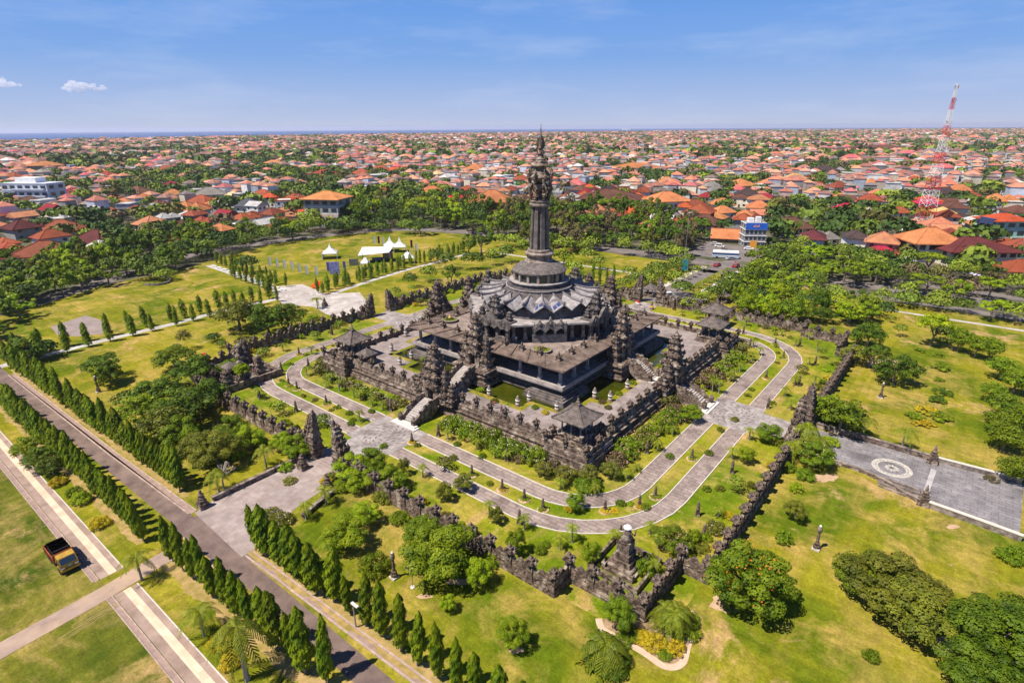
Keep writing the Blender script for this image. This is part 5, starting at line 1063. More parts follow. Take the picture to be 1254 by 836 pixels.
for y in (-29, -26.5, -23.5, -20.5, -17, -13.5, -9.5, -7, 8.5, 11.5, 14.5, 18, 21, 24.5, 28): bush(37.4+q.uniform(-0.8, 0.8), y, q.uniform(1.8, 2.5), q.uniform(2.2, 3.3), q.choice(('mid', 'olive', 'mid', 'brown')), 'straggly bush by the court wall', 'pink', 'bushes at the foot of the court wall')
for x, y in ((33.5, -38.5), (36.5, -36.5), (38.5, -33), (30, -39.5), (-33, -38), (-36, -35), (-37, -30), (-36, -24), (37, 33), (35, 37)): tree(x, y, q.uniform(1.4, 2.0), q.uniform(2.4, 3.4), 'olive', 'dome', 'leggy frangipani tree', 'frangipani trees', 'flower')
# fern like tree near the planting bed
x, y = at(741, 812); t = palm(x, y, 3.2, 3.3, 'low dark feathery tree', 'garden palms', True, 1.4)
for i, p in enumerate(((738, 806, 2.4, 2.2), (746, 812, 2.2, 2.0))): x, y = at(p[0], p[1]); bush(x, y, p[2], p[3], 'dark', 'dark undergrowth bush')
# --- palms, base pixels
PALMS = [(441.8, 490, 2.6), (469.4, 502, 2.3), (441, 516, 2.6), (518, 584, 2.6), (686, 598.6, 2.0), (729, 604.5, 2.0), (700.5, 664, 3.2), (779, 576, 1.2), (796, 654, 2.2), (751.6, 663, 2.2), (641.9, 648, 2.6), (823.5, 532, 2.0), (917, 538.8, 2.8), (896, 562, 2.6), (880, 481.8, 3.6), (872, 480, 3.6), (894.6, 466.7, 2.4), (960.8, 485, 2.4), (974, 470, 2.4), (805, 552, 2.4),
         (921, 442, 2.6), (894, 467, 2.4), (930, 435, 2.4), (974, 424, 2.4), (990.7, 447, 2.2), (973, 472, 2.4), (997, 472, 2.6), (922, 425, 2.4), (416, 479, 3), (441.5, 489.7, 2.2), (376, 460, 2.6), (346.9, 430, 2.6), (389.6, 416, 2.2), (382, 434, 2.6), (318, 489, 3.0), (400, 475, 1.8), (1000, 430, 3.4), (1090, 395, 2.4)]
for p in PALMS: palm(*at(p[0], p[1]), p[2], 1.25, 'small garden palm')
for p, l in (((326.5, 573, 4.4, 2.3), 'grey trunked palm'), ((268, 602, 4.2, 2.3), 'grey trunked palm'), ((400, 618, 3.4, 1.9), 'grey trunked palm'), ((375, 636, 3.2, 1.7), 'grey trunked palm'), ((174, 710, 4.4, 2.3), 'grey trunked palm'), ((250, 778, 4.6, 2.4), 'grey trunked palm'), ((1055.5, 536, 4.6, 2.4), 'grey trunked palm'), ((1103.6, 550, 4.8, 2.4), 'grey trunked palm'), ((389, 378, 4.0, 2.2), 'grey trunked palm')):
    palm(*at(p[0], p[1]), p[2], p[3], l, 'taller lawn palms', False, 1.15)
palm(*at(303, 832), 8.9, 3.3, 'tall silver trunked palm', 'taller lawn palms', True, 2.0)
for p in ((822, 775, 3.8, 2.3), (812, 768, 3.6, 2.2), (830, 768, 3.4, 2.2), (985, 548, 5.5, 3.2), (1000, 560, 4.6, 2.8), (967, 562, 4.2, 2.6)): palm(*at(p[0], p[1]), p[2], p[3], 'clustered feather palm', 'clustered palms', True)
for p in ((1040, 395, 8), (985, 392, 7)): palm(*at(p[0], p[1]), p[2], 3.2, 'tall dark palm', 'tall palms behind the right bend', True, 1.3)
# bare pale tree
x, y = at(274, 598); t = thing('bare_tree', 'bare pale branching tree on the lawn among leafy trees', 'tree', (x, y, 0)); mb = MB(); q = random.Random(5)
def br(p, d, l, r, n):
    e = p+d*l; mb.tube([tuple(p), tuple(e)], r, r*0.65, 5)
    if n:
        for i in range(3): br(e, (d+Vector((q.uniform(-0.8, 0.8), q.uniform(-0.8, 0.8), q.uniform(-0.1, 0.5)))).normalized(), l*0.68, r*0.6, n-1)
br(Vector((0, 0, 0)), Vector((0.1, 0, 1)), 1.7, 0.16, 4); mb.build('branches', mat('pale bark', (0.42, 0.36, 0.3), (0.55, 0.48, 0.42), 3), t)
# avenue planting
for i in range(8):
    for xx in (-2.2, 5.4): palm(xx, 80+i*4.6, 2.6, 1.3, 'small avenue palm', 'palms along the avenue')
    for xx in (-7.2, 10.2): bush(xx, 79+i*5.0, 1.4, 1.2, 'bright', 'clipped avenue shrub', None, 'shrubs along the avenue')
for i in range(10):
    for xx, k_ in ((-12, 'mid'), (15, 'mid')): tree(xx+(i*37 % 5)-2, 68+i*5.2, 2.6+(i % 3)*0.5, 4.6+(i % 2), k_ if i % 2 else 'bright', 'dome', 'leafy avenue tree', 'trees along the avenue')
# fuller gardens inside the ring and along the outer wall
def band(n, r0, r1, seed, mind=1.9):
    q = random.Random(seed); out = []; t = 0
    while len(out) < n and t < n*80:
        t += 1; x, y = q.uniform(-r1, r1), q.uniform(-r1, r1); r = max(abs(x), abs(y))
        if not r0 < r < r1 or min(abs(x), abs(y)) < 6.5 or (r < 41.5 and r0 < 41 and abs(x)+abs(y) > 73) : continue
        if all((x-a)**2+(y-b)**2 > mind**2 for a, b in out): out.append((x, y))
    return out
q = random.Random(77)
for x, y in band(80, 35.6, 38.6, 5): bush(x, y, q.uniform(0.7, 1.5), q.uniform(0.8, 2.0), q.choice(('olive', 'mid', 'mid', 'brown', 'bright')), 'garden shrub by the court wall', q.choice((None, None, 'flower', 'pink')), 'shrubs of the ring garden')
for x, y in band(26, 38.0, 41.0, 6, 4): palm(x, y, q.uniform(1.6, 2.8), 1.2, 'small garden palm', 'garden palms')
for x, y in band(95, 55.6, 57.8, 7, 2.0):
    if max(abs(x), abs(y)) > 54 and min(abs(x), abs(y)) > 44: continue
    bush(x, y, q.uniform(0.6, 1.3), q.uniform(0.7, 1.8), q.choice(('olive', 'mid', 'brown', 'bright', 'yellow')), 'shrub along the outer wall', None, 'shrubs along the outer wall')
for x, y in band(34, 51.6, 55.5, 8, 4.5):
    if q.random() < 0.45: palm(x, y, q.uniform(1.8, 3.0), 1.2, 'small garden palm', 'garden palms')
    else: tree(x, y, q.uniform(1.0, 1.8), q.uniform(2.2, 3.8), q.choice(('mid', 'bright', 'olive')), 'dome', 'small garden tree', 'garden trees')
for (x, y) in along(rring(46.2, 14.2), 3.4, 0.0):
    if min(abs(x), abs(y)) > 6.5 and q.random() < 0.75: bush(x+q.uniform(-0.7, 0.7), y+q.uniform(-0.7, 0.7), q.uniform(0.4, 0.8), q.uniform(0.4, 0.9), q.choice(('olive', 'mid', 'yellow', 'brown', 'bright')), 'small median shrub', None, 'small garden shrubs')
# undergrowth round the split gates and the outer wall's outside
for p in ((350, 575, 1.2), (372, 555, 1.4), (420, 600, 1.5), (405, 585, 1.0), (470, 612, 1.6), (500, 618, 1.5), (530, 640, 1.4), (560, 650, 1.3), (985, 585, 1.6), (975, 600, 1.2), (1005, 560, 1.8), (965, 575, 1.3), (1015, 545, 1.6), (1030, 515, 2.0), (1045, 505, 1.5), (600, 690, 1.4), (575, 690, 1.2), (270, 530, 1.6), (290, 560, 1.4), (320, 545, 1.5), (245, 510, 2.0), (190, 540, 2.0), (170, 520, 1.6), (215, 560, 1.8)):
    bush(*at(p[0], p[1]), p[2], p[2]*1.1, q.choice(('mid', 'bright', 'olive')), 'undergrowth bush', None, 'undergrowth near the outer wall')
# ================================================================ OBJECTS IN THE PARK
def lowwall(pts, h, w, label, m=None, cap=None):
    x0, y0 = pts[0]; t = thing('low_wall', label, 'wall', (x0, y0, 0)); mb = MB(); mc = MB()
    for i, (a, b) in enumerate(zip(pts, pts[1:])):
        l = math.hypot(b[0]-a[0], b[1]-a[1]); an = math.atan2(b[1]-a[1], b[0]-a[0]); cx, cy = (a[0]+b[0])/2-x0, (a[1]+b[1])/2-y0; e = 0.003*(i % 2)
        mb.box(cx, cy, 0, l+w*0.5, w, h+e, an); mc.box(cx, cy, h+e, l+w*0.7, w*1.25, 0.12, an)
    mb.build('wall_body', m or STONE(), t); mc.build('coping', cap or STONE2(), t); return t
lowwall([at(*p) for p in ((262, 613), (300, 595), (340, 576), (374, 560))], 0.7, 0.5, 'low dark wall edging the forecourt, far side')
lowwall([at(*p) for p in ((372, 634), (398, 612), (416, 598), (436, 585))], 0.6, 0.5, 'low dark wall edging the forecourt, near side by the palms')
lowwall([(58.8, 4.6)]+[at(*p) for p in ((1016, 528), (1060, 540), (1138, 563))], 0.9, 0.5, 'dark low wall along the far side of the grey terrace')
lowwall([at(*p) for p in ((1146, 565), (1200, 579), (1249, 592))], 0.8, 0.45, 'low wall with pale coping, far side of the outer terrace', STONE2(), KERB())
lowwall([at(*p) for p in ((1010, 563), (1060, 580), (1085, 592), (1110, 607), (1126, 616))], 0.5, 0.4, 'curving dark low wall on the near side of the grey terrace')
lowwall([at(*p) for p in ((1134, 620), (1190, 640), (1249, 662))], 0.9, 0.5, 'low wall with pale coping, near side of the outer terrace', STONE2(), KERB())
def pier(px, py, h, label):
    t = thing('stone_pier', label, 'pier', (*at(px, py), 0)); mb = MB(); mb.box(0, 0, 0, 1.5, 1.3, 0.9); mb.box(0, 0, 0.9, 1.1, 1.0, 0.5); mb.build('base', STONE(), t)
    mb = MB(); mb.lathe(0, 0, [(0.45, 1.4), (0.5, 1.7), (0.36, 1.9), (0.46, 2.2), (0.2, 2.5), (0.24, 2.7), (0.02, h)], 8); mb.build('figure', STONE(), t)
pier(1141, 567, 3.5, 'dark pinnacle pier at the far end of the terrace steps'); pier(1130, 618, 3.5, 'dark pinnacle pier at the near end of the terrace steps')
pier(249, 621, 3.2, 'dark pinnacle pier at the road end of the forecourt wall'); pier(371, 574, 2.6, 'small dark pier left of the forecourt steps'); pier(402, 600, 2.4, 'small dark pier right of the forecourt steps'); pier(398, 375, 2.8, 'small dark pier beside the medallion plaza palm')
# forecourt steps
mb = MB(); a, b, c, d = at(372, 572), at(404, 592), at(398, 556), at(430, 572)
for i in range(7):
    f = i/7; x0, y0 = a[0]+(c[0]-a[0])*f, a[1]+(c[1]-a[1])*f; x1, y1 = b[0]+(d[0]-b[0])*f, b[1]+(d[1]-b[1])*f; l = math.hypot(x1-x0, y1-y0); mb.box((x0+x1)/2, (y0+y1)/2, 0, l, 0.55, 0.06+0.02*i, math.atan2(y1-y0, x1-x0))
struct(mb.build('steps', mat('forecourt stone', (0, 0, 0))))
# stone lamp columns
def lamp_column(px, py, h, label):
    t = thing('lamp_column', label, 'lamp post', (*at(px, py), 0), group='stone lamp columns'); mb = MB(); mb.box(0, 0, 0, 0.95, 0.95, 0.25); mb.build('base', mat('pale footing', (0.4, 0.38, 0.36), (0.55, 0.52, 0.5), 2), t)
    mb = MB(); mb.lathe(0, 0, [(0.42, 0.25), (0.45, 0.6), (0.3, 0.8), (0.36, 1.0), (0.2, 1.2), (0.16, h*0.68), (0.27, h*0.72), (0.3, h*0.85), (0.2, h*0.93)], 8); mb.build('shaft', STONE(), t)
    mb = MB(); mb.lathe(0, 0, [(0.12, h*0.92), (0.17, h*0.96), (0.05, h)], 8); mb.build('lamp', WHITE(), t)
lamp_column(483, 707, 4.0, 'carved stone lamp column beside the solar panel post'); lamp_column(999, 672, 3.8, 'carved stone lamp column alone on the right lawn'); lamp_column(1078, 487, 3.5, 'carved stone lamp column near the leaning tree'); lamp_column(121, 480, 3.8, 'carved stone lamp column on the left lawn by a dark tree')
# solar panel post
t = thing('solar_panel', 'tilted purple solar panel on a thin post on the front lawn', 'solar panel', (*at(505.5, 719), 0)); mb = MB(); mb.tube([(0, 0, 0), (0, 0, 3.0)], 0.05); mb.build('post', METAL(), t)
mb = MB(); mb.frus(0, 0, 0, 0.28, 0.25, 0.15, 10); mb.build('footing', WHITE(), t)
mb = MB(); mb.add([(-0.6, -0.35, 2.75), (0.6, -0.35, 2.75), (0.6, 0.35, 3.25), (-0.6, 0.35, 3.25), (-0.6, -0.38, 2.8), (0.6, -0.38, 2.8), (0.6, 0.32, 3.3), (-0.6, 0.32, 3.3)], [(3, 2, 1, 0), (4, 5, 6, 7), (0, 1, 5, 4), (1, 2, 6, 5), (2, 3, 7, 6), (3, 0, 4, 7)]); mb.build('panel', mat('purple panel', (0.05, 0.02, 0.06), (0.09, 0.03, 0.08), 5, rough=0.25), t)
def lamp_post(px, py, h, label, arm=True):
    t = thing('street_lamp', label, 'street lamp', (*at(px, py), 0)); mb = MB(); mb.tube([(0, 0, 0), (0, 0, h)], 0.11, 0.06); mb.build('pole', METAL(), t)
    mb = MB(); mb.box(0.3, 0, h-0.05, 1.1, 0.3, 0.14); mb.build('lamp_head', mat('lamp head', (0.6, 0.6, 0.6)), t)
lamp_post(436, 768, 3.4, 'short dark lamp post beside the front hedge row'); lamp_post(267, 305, 17, 'tall grey lamp mast among trees behind the left lawn'); lamp_post(837, 332, 22, 'tall grey lamp mast left of the avenue'); lamp_post(1056, 318, 12, 'street lamp below the magenta roof'); lamp_post(1246, 318, 9, 'street lamp at the right edge beyond the maroon roof'); lamp_post(980, 300, 13, 'street lamp behind the grey brown long roof')
t = thing('banner', 'green and blue vertical banner on a frame left of the avenue', 'banner', (*at(838, 334), 0), YAW); mb = MB(); mb.tube([(-1.1, 0, 0), (-1.1, 0, 5)], 0.07); mb.tube([(1.1, 0, 0), (1.1, 0, 5)], 0.07); mb.build('frame', METAL(), t)
mb = MB(); mb.box(0, 0, 1.0, 2.0, 0.08, 3.9); mb.build('cloth', mat('green blue cloth', (0.02, 0.35, 0.12), (0.03, 0.2, 0.5), 0.5), t)
# small stone statues round the ring road
def statue_proto():
    mb = MB(); mb.box(0, 0, 0, 0.62, 0.62, 0.5); mb.box(0, 0, 0.5, 0.5, 0.5, 0.35); mb.lathe(0, 0, [(0.2, 0.85), (0.3, 1.1), (0.2, 1.45), (0.27, 1.7), (0.16, 1.95), (0.2, 2.15), (0.03, 2.5)], 8); return mb.mesh('statue', STONE())
SP = statue_proto()
for p in ((478.6, 502), (537, 534), (621, 564), (792, 555), (636, 641), (918, 425), (910, 409), (998, 447), (978, 472), (979, 424), (378, 450), (418, 474), (479, 503), (363, 504), (318, 487), (406.4, 410), (854, 631), (861, 660), (896, 579), (940, 500), (860, 470), (345, 455)):
    o = link('garden_statue', SP, None, (*at(*p), 0), 0.3); reg(o, 'small dark stone statue', 'statue', 'small stone statues round the ring road')
bed_m = MB(); bed_m.lathe(0, 0, [(0.75, 0), (0.72, 0.1), (0.6, 0.12), (0.1, 0.13)], 14); bed_m = bed_m.mesh('soil_ring', EARTH)
for i, p in enumerate(((504.6, 542), (578, 582), (664.8, 624), (740.7, 626), (802.3, 609), (847, 562), (938, 463.4), (949, 422), (959, 439), (366.5, 434.4), (354, 472), (399.7, 495), (615, 600), (642, 612), (364, 477), (783, 620))):
    t = thing('median_statue', None, 'statue', (*at(*p), 0), i, 'statues in planted rings on the median'); s = link('statue', SP, t); s.scale = (0.85,)*3; s = link('soil_ring', bed_m, t); s.scale = (1.25,)*3
    f = link('shrub_ring', crown('yellow' if i % 3 == 0 else 'bright', 'bush', 1, 0), t); f.scale = (0.75, 0.75, 0.6)
    reg(t, 'small statue in a planted ring', 'statue', 'statues in planted rings on the median')
for p in ((470, 548), (555, 562), (645, 560), (760, 618), (790, 622), (668, 668), (882, 528), (868, 556), (920, 478), (915, 485), (946, 495), (455, 505), (430, 520), (355, 447), (342, 458), (413, 500), (428, 507), (865, 600), (882, 600), (820, 560), (930, 400), (950, 410), (968, 414), (560, 545), (590, 560), (900, 515), (950, 425)): bush(*at(*p), 0.75, 0.9, 'olive' if p[0] % 3 == 0 else 'mid', 'small median shrub', None, 'small garden shrubs')
# striped pond lanterns
lm = MB(); lm.lathe(0, 0, [(0.46, 0), (0.46, 0.3), (0.36, 0.35), (0.38, 0.9), (0.42, 1.15)], 10); lw = MB(); lw.lathe(0, 0, [(0.43, 1.12), (0.47, 1.2), (0.44, 1.32), (0.3, 1.34)], 10); lw.lathe(0, 0, [(0.40, 0.5), (0.42, 0.58), (0.40, 0.7)], 10)
lt = MB(); lt.lathe(0, 0, [(0.32, 1.3), (0.4, 1.6), (0.22, 1.75), (0.26, 1.95), (0.03, 2.3)], 8)
lm, lw, lt = lm.mesh('pillar', mat('terracotta stone', (0.2, 0.13, 0.11), (0.3, 0.2, 0.17), 2)), lw.mesh('white_band', WHITE()), lt.mesh('cap', STONE2())
for p in ((599, 484), (634, 497), (648, 491), (682, 503), (728, 487), (747, 491), (768, 476), (497, 412), (480, 430), (504, 439), (490, 447)):
    t = thing('stone_lantern', None, 'lantern', (*at(p[0], p[1], ZC), ZC), 0, 'white banded lanterns by the pond')
    for m_, n_ in ((lm, 'pillar'), (lw, 'white_band'), (lt, 'cap')): link(n_, m_, t)
    reg(t, 'white banded stone lantern by the pond', 'lantern', 'white banded lanterns by the pond')
for p in ((588, 478, 'bright'), (606, 492, 'olive'), (655, 500, 'mid'), (668, 506, 'yellow'), (737, 493, 'brown'), (758, 483, 'mid'), (775, 470, 'bright'), (809, 448, 'bright'), (497, 432, 'olive'), (508, 428, 'brown'), (520, 440, 'bright'), (745, 500, 'brown')):
    x, y = at(p[0], p[1], ZC); b_ = bush(x, y, 0.8, 0.8, p[2], 'small pond side shrub', None, 'shrubs by the pond'); b_.location.z = ZC
# round planters on the podium deck
for p, l in (((664, 430), 'front'), ((551, 393), 'left'), ((770, 385), 'right')):
    x, y = at(p[0], p[1], 9.8); t = thing('round_planter', 'round flower planter on the %s corner of the podium deck' % l, 'planter', (x, y, 9.77)); mb = MB(); mb.lathe(0, 0, [(1.3, 0), (1.85, 0.35), (1.95, 0.5), (1.7, 0.55), (1.6, 0.4)], 20); mb.build('bowl', STONE2(), t)
    f = link('green_ring', crown('bright', 'bush', 1, 0), t, (0, 0, 0.3)); f.scale = (1.65, 1.65, 0.45); f = link('flowers', crown('brown', 'bush', 1, 1), t, (0, 0, 0.35)); f.scale = (1.0, 1.0, 0.7)
    if l == 'left': mb = MB(); mb.lathe(0, 0, [(0.3, 0.5), (0.35, 0.9), (0.2, 1.2), (0.02, 1.6)], 8); mb.build('figure', mat('gold figure', (0.7, 0.5, 0.1)), t)
# lotus shrine statue
x, y = at(765, 694); t = thing('shrine_statue', 'dark pillar statue topped by a white lotus, at the front outer corner', 'statue', (x, y, 0)); mb = MB()
for e, z0, z1 in ((4.2, 0, 0.5), (3.4, 0.5, 0.9), (2.4, 0.9, 1.6), (1.9, 1.6, 2.6), (1.5, 2.6, 4.2)): mb.box(0, 0, z0, e, e, z1-z0, 0.0)
for sx in (-1, 1):
    for sy in (-1, 1): spike(mb, sx*1.9, sy*1.9, 0.5, 0.5, 1.2)
mb.build('plinth', STONE(), t); mb = MB(); mb.lathe(0, 0, [(0.7, 4.2), (0.8, 4.6), (0.45, 5.0), (0.55, 5.4), (0.4, 5.7)], 9)
for s in (-1, 1): mb.tube([(s*0.5, 0, 5.4), (s*0.95, 0.1, 5.2), (s*1.0, 0.2, 5.9)], 0.17, 0.1, 5)
mb.build('figure', STONE(), t, smooth=True); mb = MB(); mb.lathe(0, 0, [(0.25, 5.7), (0.5, 5.95), (0.52, 6.1), (0.3, 6.3), (0.1, 6.4)], 14); mb.build('lotus', WHITE(), t)
mb = MB(); frame(mb, 3.4, 3.1, 0, 0.9); mb.build('low_fence', STONE(), t)
# left corner temple
x, y = at(290, 462); t = thing('temple', 'dark walled temple court with tiered shrines at the left bend', 'temple', (x, y, 0)); mb = MB(); frame(mb, 7, 6.5, 0, 1.6); mb.build('court_wall', STONE(), t)
mb = MB(); mb.box(0, 0, 0, 13, 13, 0.12); mb.build('floor', STONE2(), t)
for i, (dx, dy, w, h) in enumerate(((-3, 3, 2.4, 7.0), (2.5, 4.2, 2.0, 5.0), (4.6, -1, 2.2, 6.0), (5.5, -4.5, 2.4, 5.0), (-4.5, -3, 1.8, 3.5), (-6.2, 5.8, 1.8, 6.2))): mb = MB(); tower(mb, dx, dy, 0, w, w, h, 4, i+40); mb.build('shrine', STONE(), t)
mb = MB(); mb.box(0, -1, 0.1, 3, 2.4, 1.2); mb.lathe(0, -1, [(2.3, 2.9), (2.3, 3.1), (1.2, 3.6), (0.2, 4.1)], 4, PI/4)
for sx in (-1, 1):
    for sy in (-1, 1): mb.box(sx*1.2, -1+sy*0.9, 1.3, 0.25, 0.25, 1.7)
mb.build('hall', ROOFP, t)
for i, p in enumerate(((253, 447), (257, 452))):
    t = thing('ceremonial_umbrella', ('tall' if i else 'short')+' red ceremonial umbrella standing in the left temple', 'umbrella', (*at(*p), 0)); mb = MB(); mb.tube([(0, 0, 0), (0, 0, 3.4-0.6*(1-i))], 0.05); mb.build('pole', METAL(), t); mb = MB(); mb.lathe(0, 0, [(0.55, 2.6+0.5*i), (0.5, 2.8+0.5*i), (0.05, 3.2+0.5*i)], 10); mb.build('canopy', mat('red cloth', (0, 0, 0)), t)
# tents and banners on the back lawn
TENT = mat('white tent canvas', (0.74, 0.74, 0.76), (0.8, 0.8, 0.82), 0.5, trans=0.1)
def marquee(px, py, w, h, label):
    t = thing('marquee_tent', label, 'tent', (*at(px, py), 0), YAW+0.2); mb = MB(); mb.lathe(0, 0, [(w*0.66, 2.2), (w*0.66, 2.5), (w*0.42, 3.3), (w*0.2, 4.3), (w*0.08, h*0.85), (0.03, h)], 4, PI/4); mb.build('canopy', TENT, t)
    pm = MB(); pm.box(0, 0, 0, 0.12, 0.12, 2.9); pm = pm.mesh('pole', WHITE())
    for sx in (-1, 1):
        for sy in (-1, 1): link('pole', pm, t, (sx*w*0.47, sy*w*0.47, 0))
    mb = MB(); mb.box(-w*0.5, 0, 0, 0.05, w*0.96, 2.6); mb.build('side_panel', TENT, t)
marquee(405, 316, 6.2, 6.2, 'white peaked tent standing alone on the left lawn'); marquee(478, 307, 5.6, 6.6, 'left white peaked tent of the adjoining pair'); marquee(490, 308, 5.6, 6.6, 'right white peaked tent of the adjoining pair'); marquee(500, 322, 5.0, 5.2, 'low white peaked tent near the walk'); marquee(448, 329, 3.6, 4.6, 'small white peaked tent beside the dark screen')
x, y = at(462, 320); t = thing('stage_tent', 'large flat white canopy tent over a dark stage', 'tent', (x, y, 0), YAW+0.25); mb = MB(); mb.add([(-7.5, -3.5, 3.6), (5, -3.5, 4.2), (7, 3.5, 5.2), (-5.5, 3.5, 5.6), (-7.5, -3.5, 3.45), (5, -3.5, 4.05), (7, 3.5, 5.05), (-5.5, 3.5, 5.45)], [(0, 1, 2, 3), (7, 6, 5, 4), (4, 5, 1, 0), (5, 6, 2, 1), (6, 7, 3, 2), (7, 4, 0, 3)]); mb.build('canopy', TENT, t)
pm = MB(); pm.box(0, 0, 0, 0.3, 0.3, 4.6); pm = pm.mesh('truss_leg', METAL())
for sx in (-5.8, 5.2):
    for sy in (-3, 3): link('truss_leg', pm, t, (sx, sy, 0))
mb = MB(); mb.box(2, 0, 0, 8, 6, 1.1); mb.build('stage', DARKIN(), t); mb = MB(); mb.box(4.5, 0.5, 1.1, 4, 4, 2.6); mb.build('backdrop', mat('brown backdrop', (0.13, 0.09, 0.07), (0.2, 0.14, 0.1), 0.5), t)
def board(px, py, w, h, m, label, name='billboard', z=1.2):
    t = thing(name, label, 'banner', (*at(px, py), 0), YAW+0.15); mb = MB(); mb.box(0, 0, z, w, 0.15, h); mb.build('panel', m, t); mb = MB()
    for s in (-1, 1): mb.box(s*w*0.42, 0.12, 0, 0.12, 0.12, z+h)
    mb.build('frame', METAL(), t)
board(410.5, 337, 3.6, 4.6, mat('blue printed panel', (0.10, 0.11, 0.42), (0.3, 0.32, 0.6), 0.9), 'large blue printed billboard left of the tents', z=0.5)
board(434, 328, 3.6, 2.6, mat('dark screen', (0.09, 0.1, 0.09), (0.13, 0.14, 0.13), 1), 'dark grey screen between billboard and stage', z=1.0)
for i, (px, py) in enumerate(((330, 327), (339, 329), (348, 331), (357.5, 333), (366, 335.5), (375, 338), (387, 339), (401, 334), (421, 333), (458, 300), (463, 300), (469, 302), (509, 309), (503, 305))):
    t = thing('feather_banner', None, 'banner', (*at(px, py), 0), YAW+0.3, 'tall narrow banners on the back lawn'); mb = MB(); mb.tube([(0, 0, 0), (0, 0, 4.2)], 0.05); mb.build('pole', METAL(), t); mb = MB(); mb.box(0.5, 0, 0.7, 0.9, 0.05, 3.4)
    k = 1 if i in (7, 8) else (2 if i in (10, 13) else 0); mb.build('cloth', (mat('banner white', (0.75, 0.76, 0.8)), mat('banner blue', (0.12, 0.12, 0.45)), mat('banner maroon', (0.1, 0.02, 0.05)))[k], t)
    reg(t, ('narrow white banner', 'narrow blue banner', 'narrow maroon banner')[k], 'banner', 'tall narrow banners on the back lawn')
for i, (px, py) in enumerate(((386, 353), (391.5, 350.5))):
    t = thing('generator', ('near' if i == 0 else 'far')+' orange machine box beside the back walk', 'machine', (*at(px, py), 0), 0.4); mb = MB(); mb.box(0, 0, 0.3, 2.0, 1.2, 1.2); mb.box(0.2, 0, 1.5, 0.9, 0.8, 0.35); mb.build('body', mat('orange paint', (0.7, 0.1, 0.02), (0.75, 0.14, 0.03), 2), t); mb = MB()
    for s in (-0.6, 0.6): mb.frus(s, 0, 0, 0.3, 0.3, 0.3)
    mb.build('wheels', DARKIN(), t)
# benches along the medallion walk
bm_ = MB(); bm_.box(0, 0, 0.25, 2.4, 0.7, 0.2); bm_.box(-0.8, 0, 0, 0.4, 0.6, 0.25); bm_.box(0.8, 0, 0, 0.4, 0.6, 0.25); bm_ = bm_.mesh('bench', WHITE())
for i, (x, y) in enumerate(along(w3, 4.6, 0.5, 4)):
    if i < 13: o = link('bench', bm_, None, (x, y, 0.05), 0.3); tag(o, '%s white stone bench from the far end of the medallion walk' % ordinal(i+1), 'bench', 'white benches on the medallion walk')
# round concrete pool stand by the left road
x, y = at(187, 344); t = thing('curved_wall', 'curved grey concrete wall between the left lawn and road', 'wall', (x, y, 0)); mb = MB(); A_ = [(9*math.cos(a_*0.25), 5*math.sin(a_*0.25)) for a_ in range(-4, 12)]
for a_, b_ in zip(A_, A_[1:]): mb.box((a_[0]+b_[0])/2, (a_[1]+b_[1])/2, 0, math.hypot(a_[0]-b_[0], a_[1]-b_[1])+0.15, 0.5, 0.8, math.atan2(b_[1]-a_[1], b_[0]-a_[0]))
mb.build('wall_body', STONE2(), t); tree(x-2, y+1, 4.5, 6.5, 'mid', 'dome', 'leafy tree by the curved wall'); tree(x+4, y+3, 3.6, 5, 'bright', 'dome', 'leafy tree by the curved wall')

# ================================================================ VEHICLES
TYRE = mat('tyre rubber', (0.015, 0.015, 0.016), rough=0.8)
def wheel(r=0.48, w=0.3):
    mb = MB(); n = 14; prof = [(r*0.55, -w/2), (r*0.92, -w/2), (r, -w*0.3), (r, w*0.3), (r*0.92, w/2), (r*0.55, w/2)]
    vs = [(q[0]*math.cos(2*PI*i/n), q[1], q[0]*math.sin(2*PI*i/n)) for q in prof for i in range(n)]; fs = [(j*n+i, j*n+(i+1) % n, (j+1)*n+(i+1) % n, (j+1)*n+i) for j in range(5) for i in range(n)]+[tuple(range(n)), tuple(range(5*n, 6*n))]; mb.add(vs, fs); return mb.mesh('wheel', TYRE)
x, y = at(79, 689); t = thing('truck', 'yellow cab dump truck with rust red bed parked on the left lawn', 'truck', (x, y, 0), math.atan2(*(lambda a, b: (b[1]-a[1], b[0]-a[0]))(at(72, 675), at(90, 697))))
YEL = mat('yellow truck paint', (0.33, 0.19, 0.03), (0.46, 0.29, 0.05), 2, rough=0.4); RST = mat('rust red bed', (0.2, 0.045, 0.02), (0.33, 0.09, 0.04), 2)
mb = MB(); mb.box(0, 0, 0.55, 5.6, 0.9, 0.25); mb.box(2.75, 0, 0.5, 0.25, 2.0, 0.35); mb.build('chassis', DARKIN(), t)
mb = MB(); vs = [(1.3, s*0.98, 0.75) for s in (-1, 1)]+[(2.75, s*0.98, 0.75) for s in (-1, 1)]+[(2.78, s*0.98, 1.5) for s in (-1, 1)]+[(2.4, s*0.9, 2.35) for s in (-1, 1)]+[(1.4, s*0.9, 2.45) for s in (-1, 1)]+[(1.3, s*0.98, 1.5) for s in (-1, 1)]
mb.add(vs, [(0, 1, 3, 2), (2, 3, 5, 4), (4, 5, 7, 6), (6, 7, 9, 8), (8, 9, 11, 10), (10, 11, 1, 0), (0, 2, 4, 10), (1, 11, 5, 3), (10, 4, 6, 8), (11, 9, 7, 5)]); mb.build('cab', YEL, t)
mb = MB(); mb.add([(2.79, s*0.82, 1.56) for s in (-1, 1)]+[(2.44, s*0.78, 2.26) for s in (-1, 1)], [(0, 1, 3, 2)]); mb.build('windscreen', GLASS(), t)
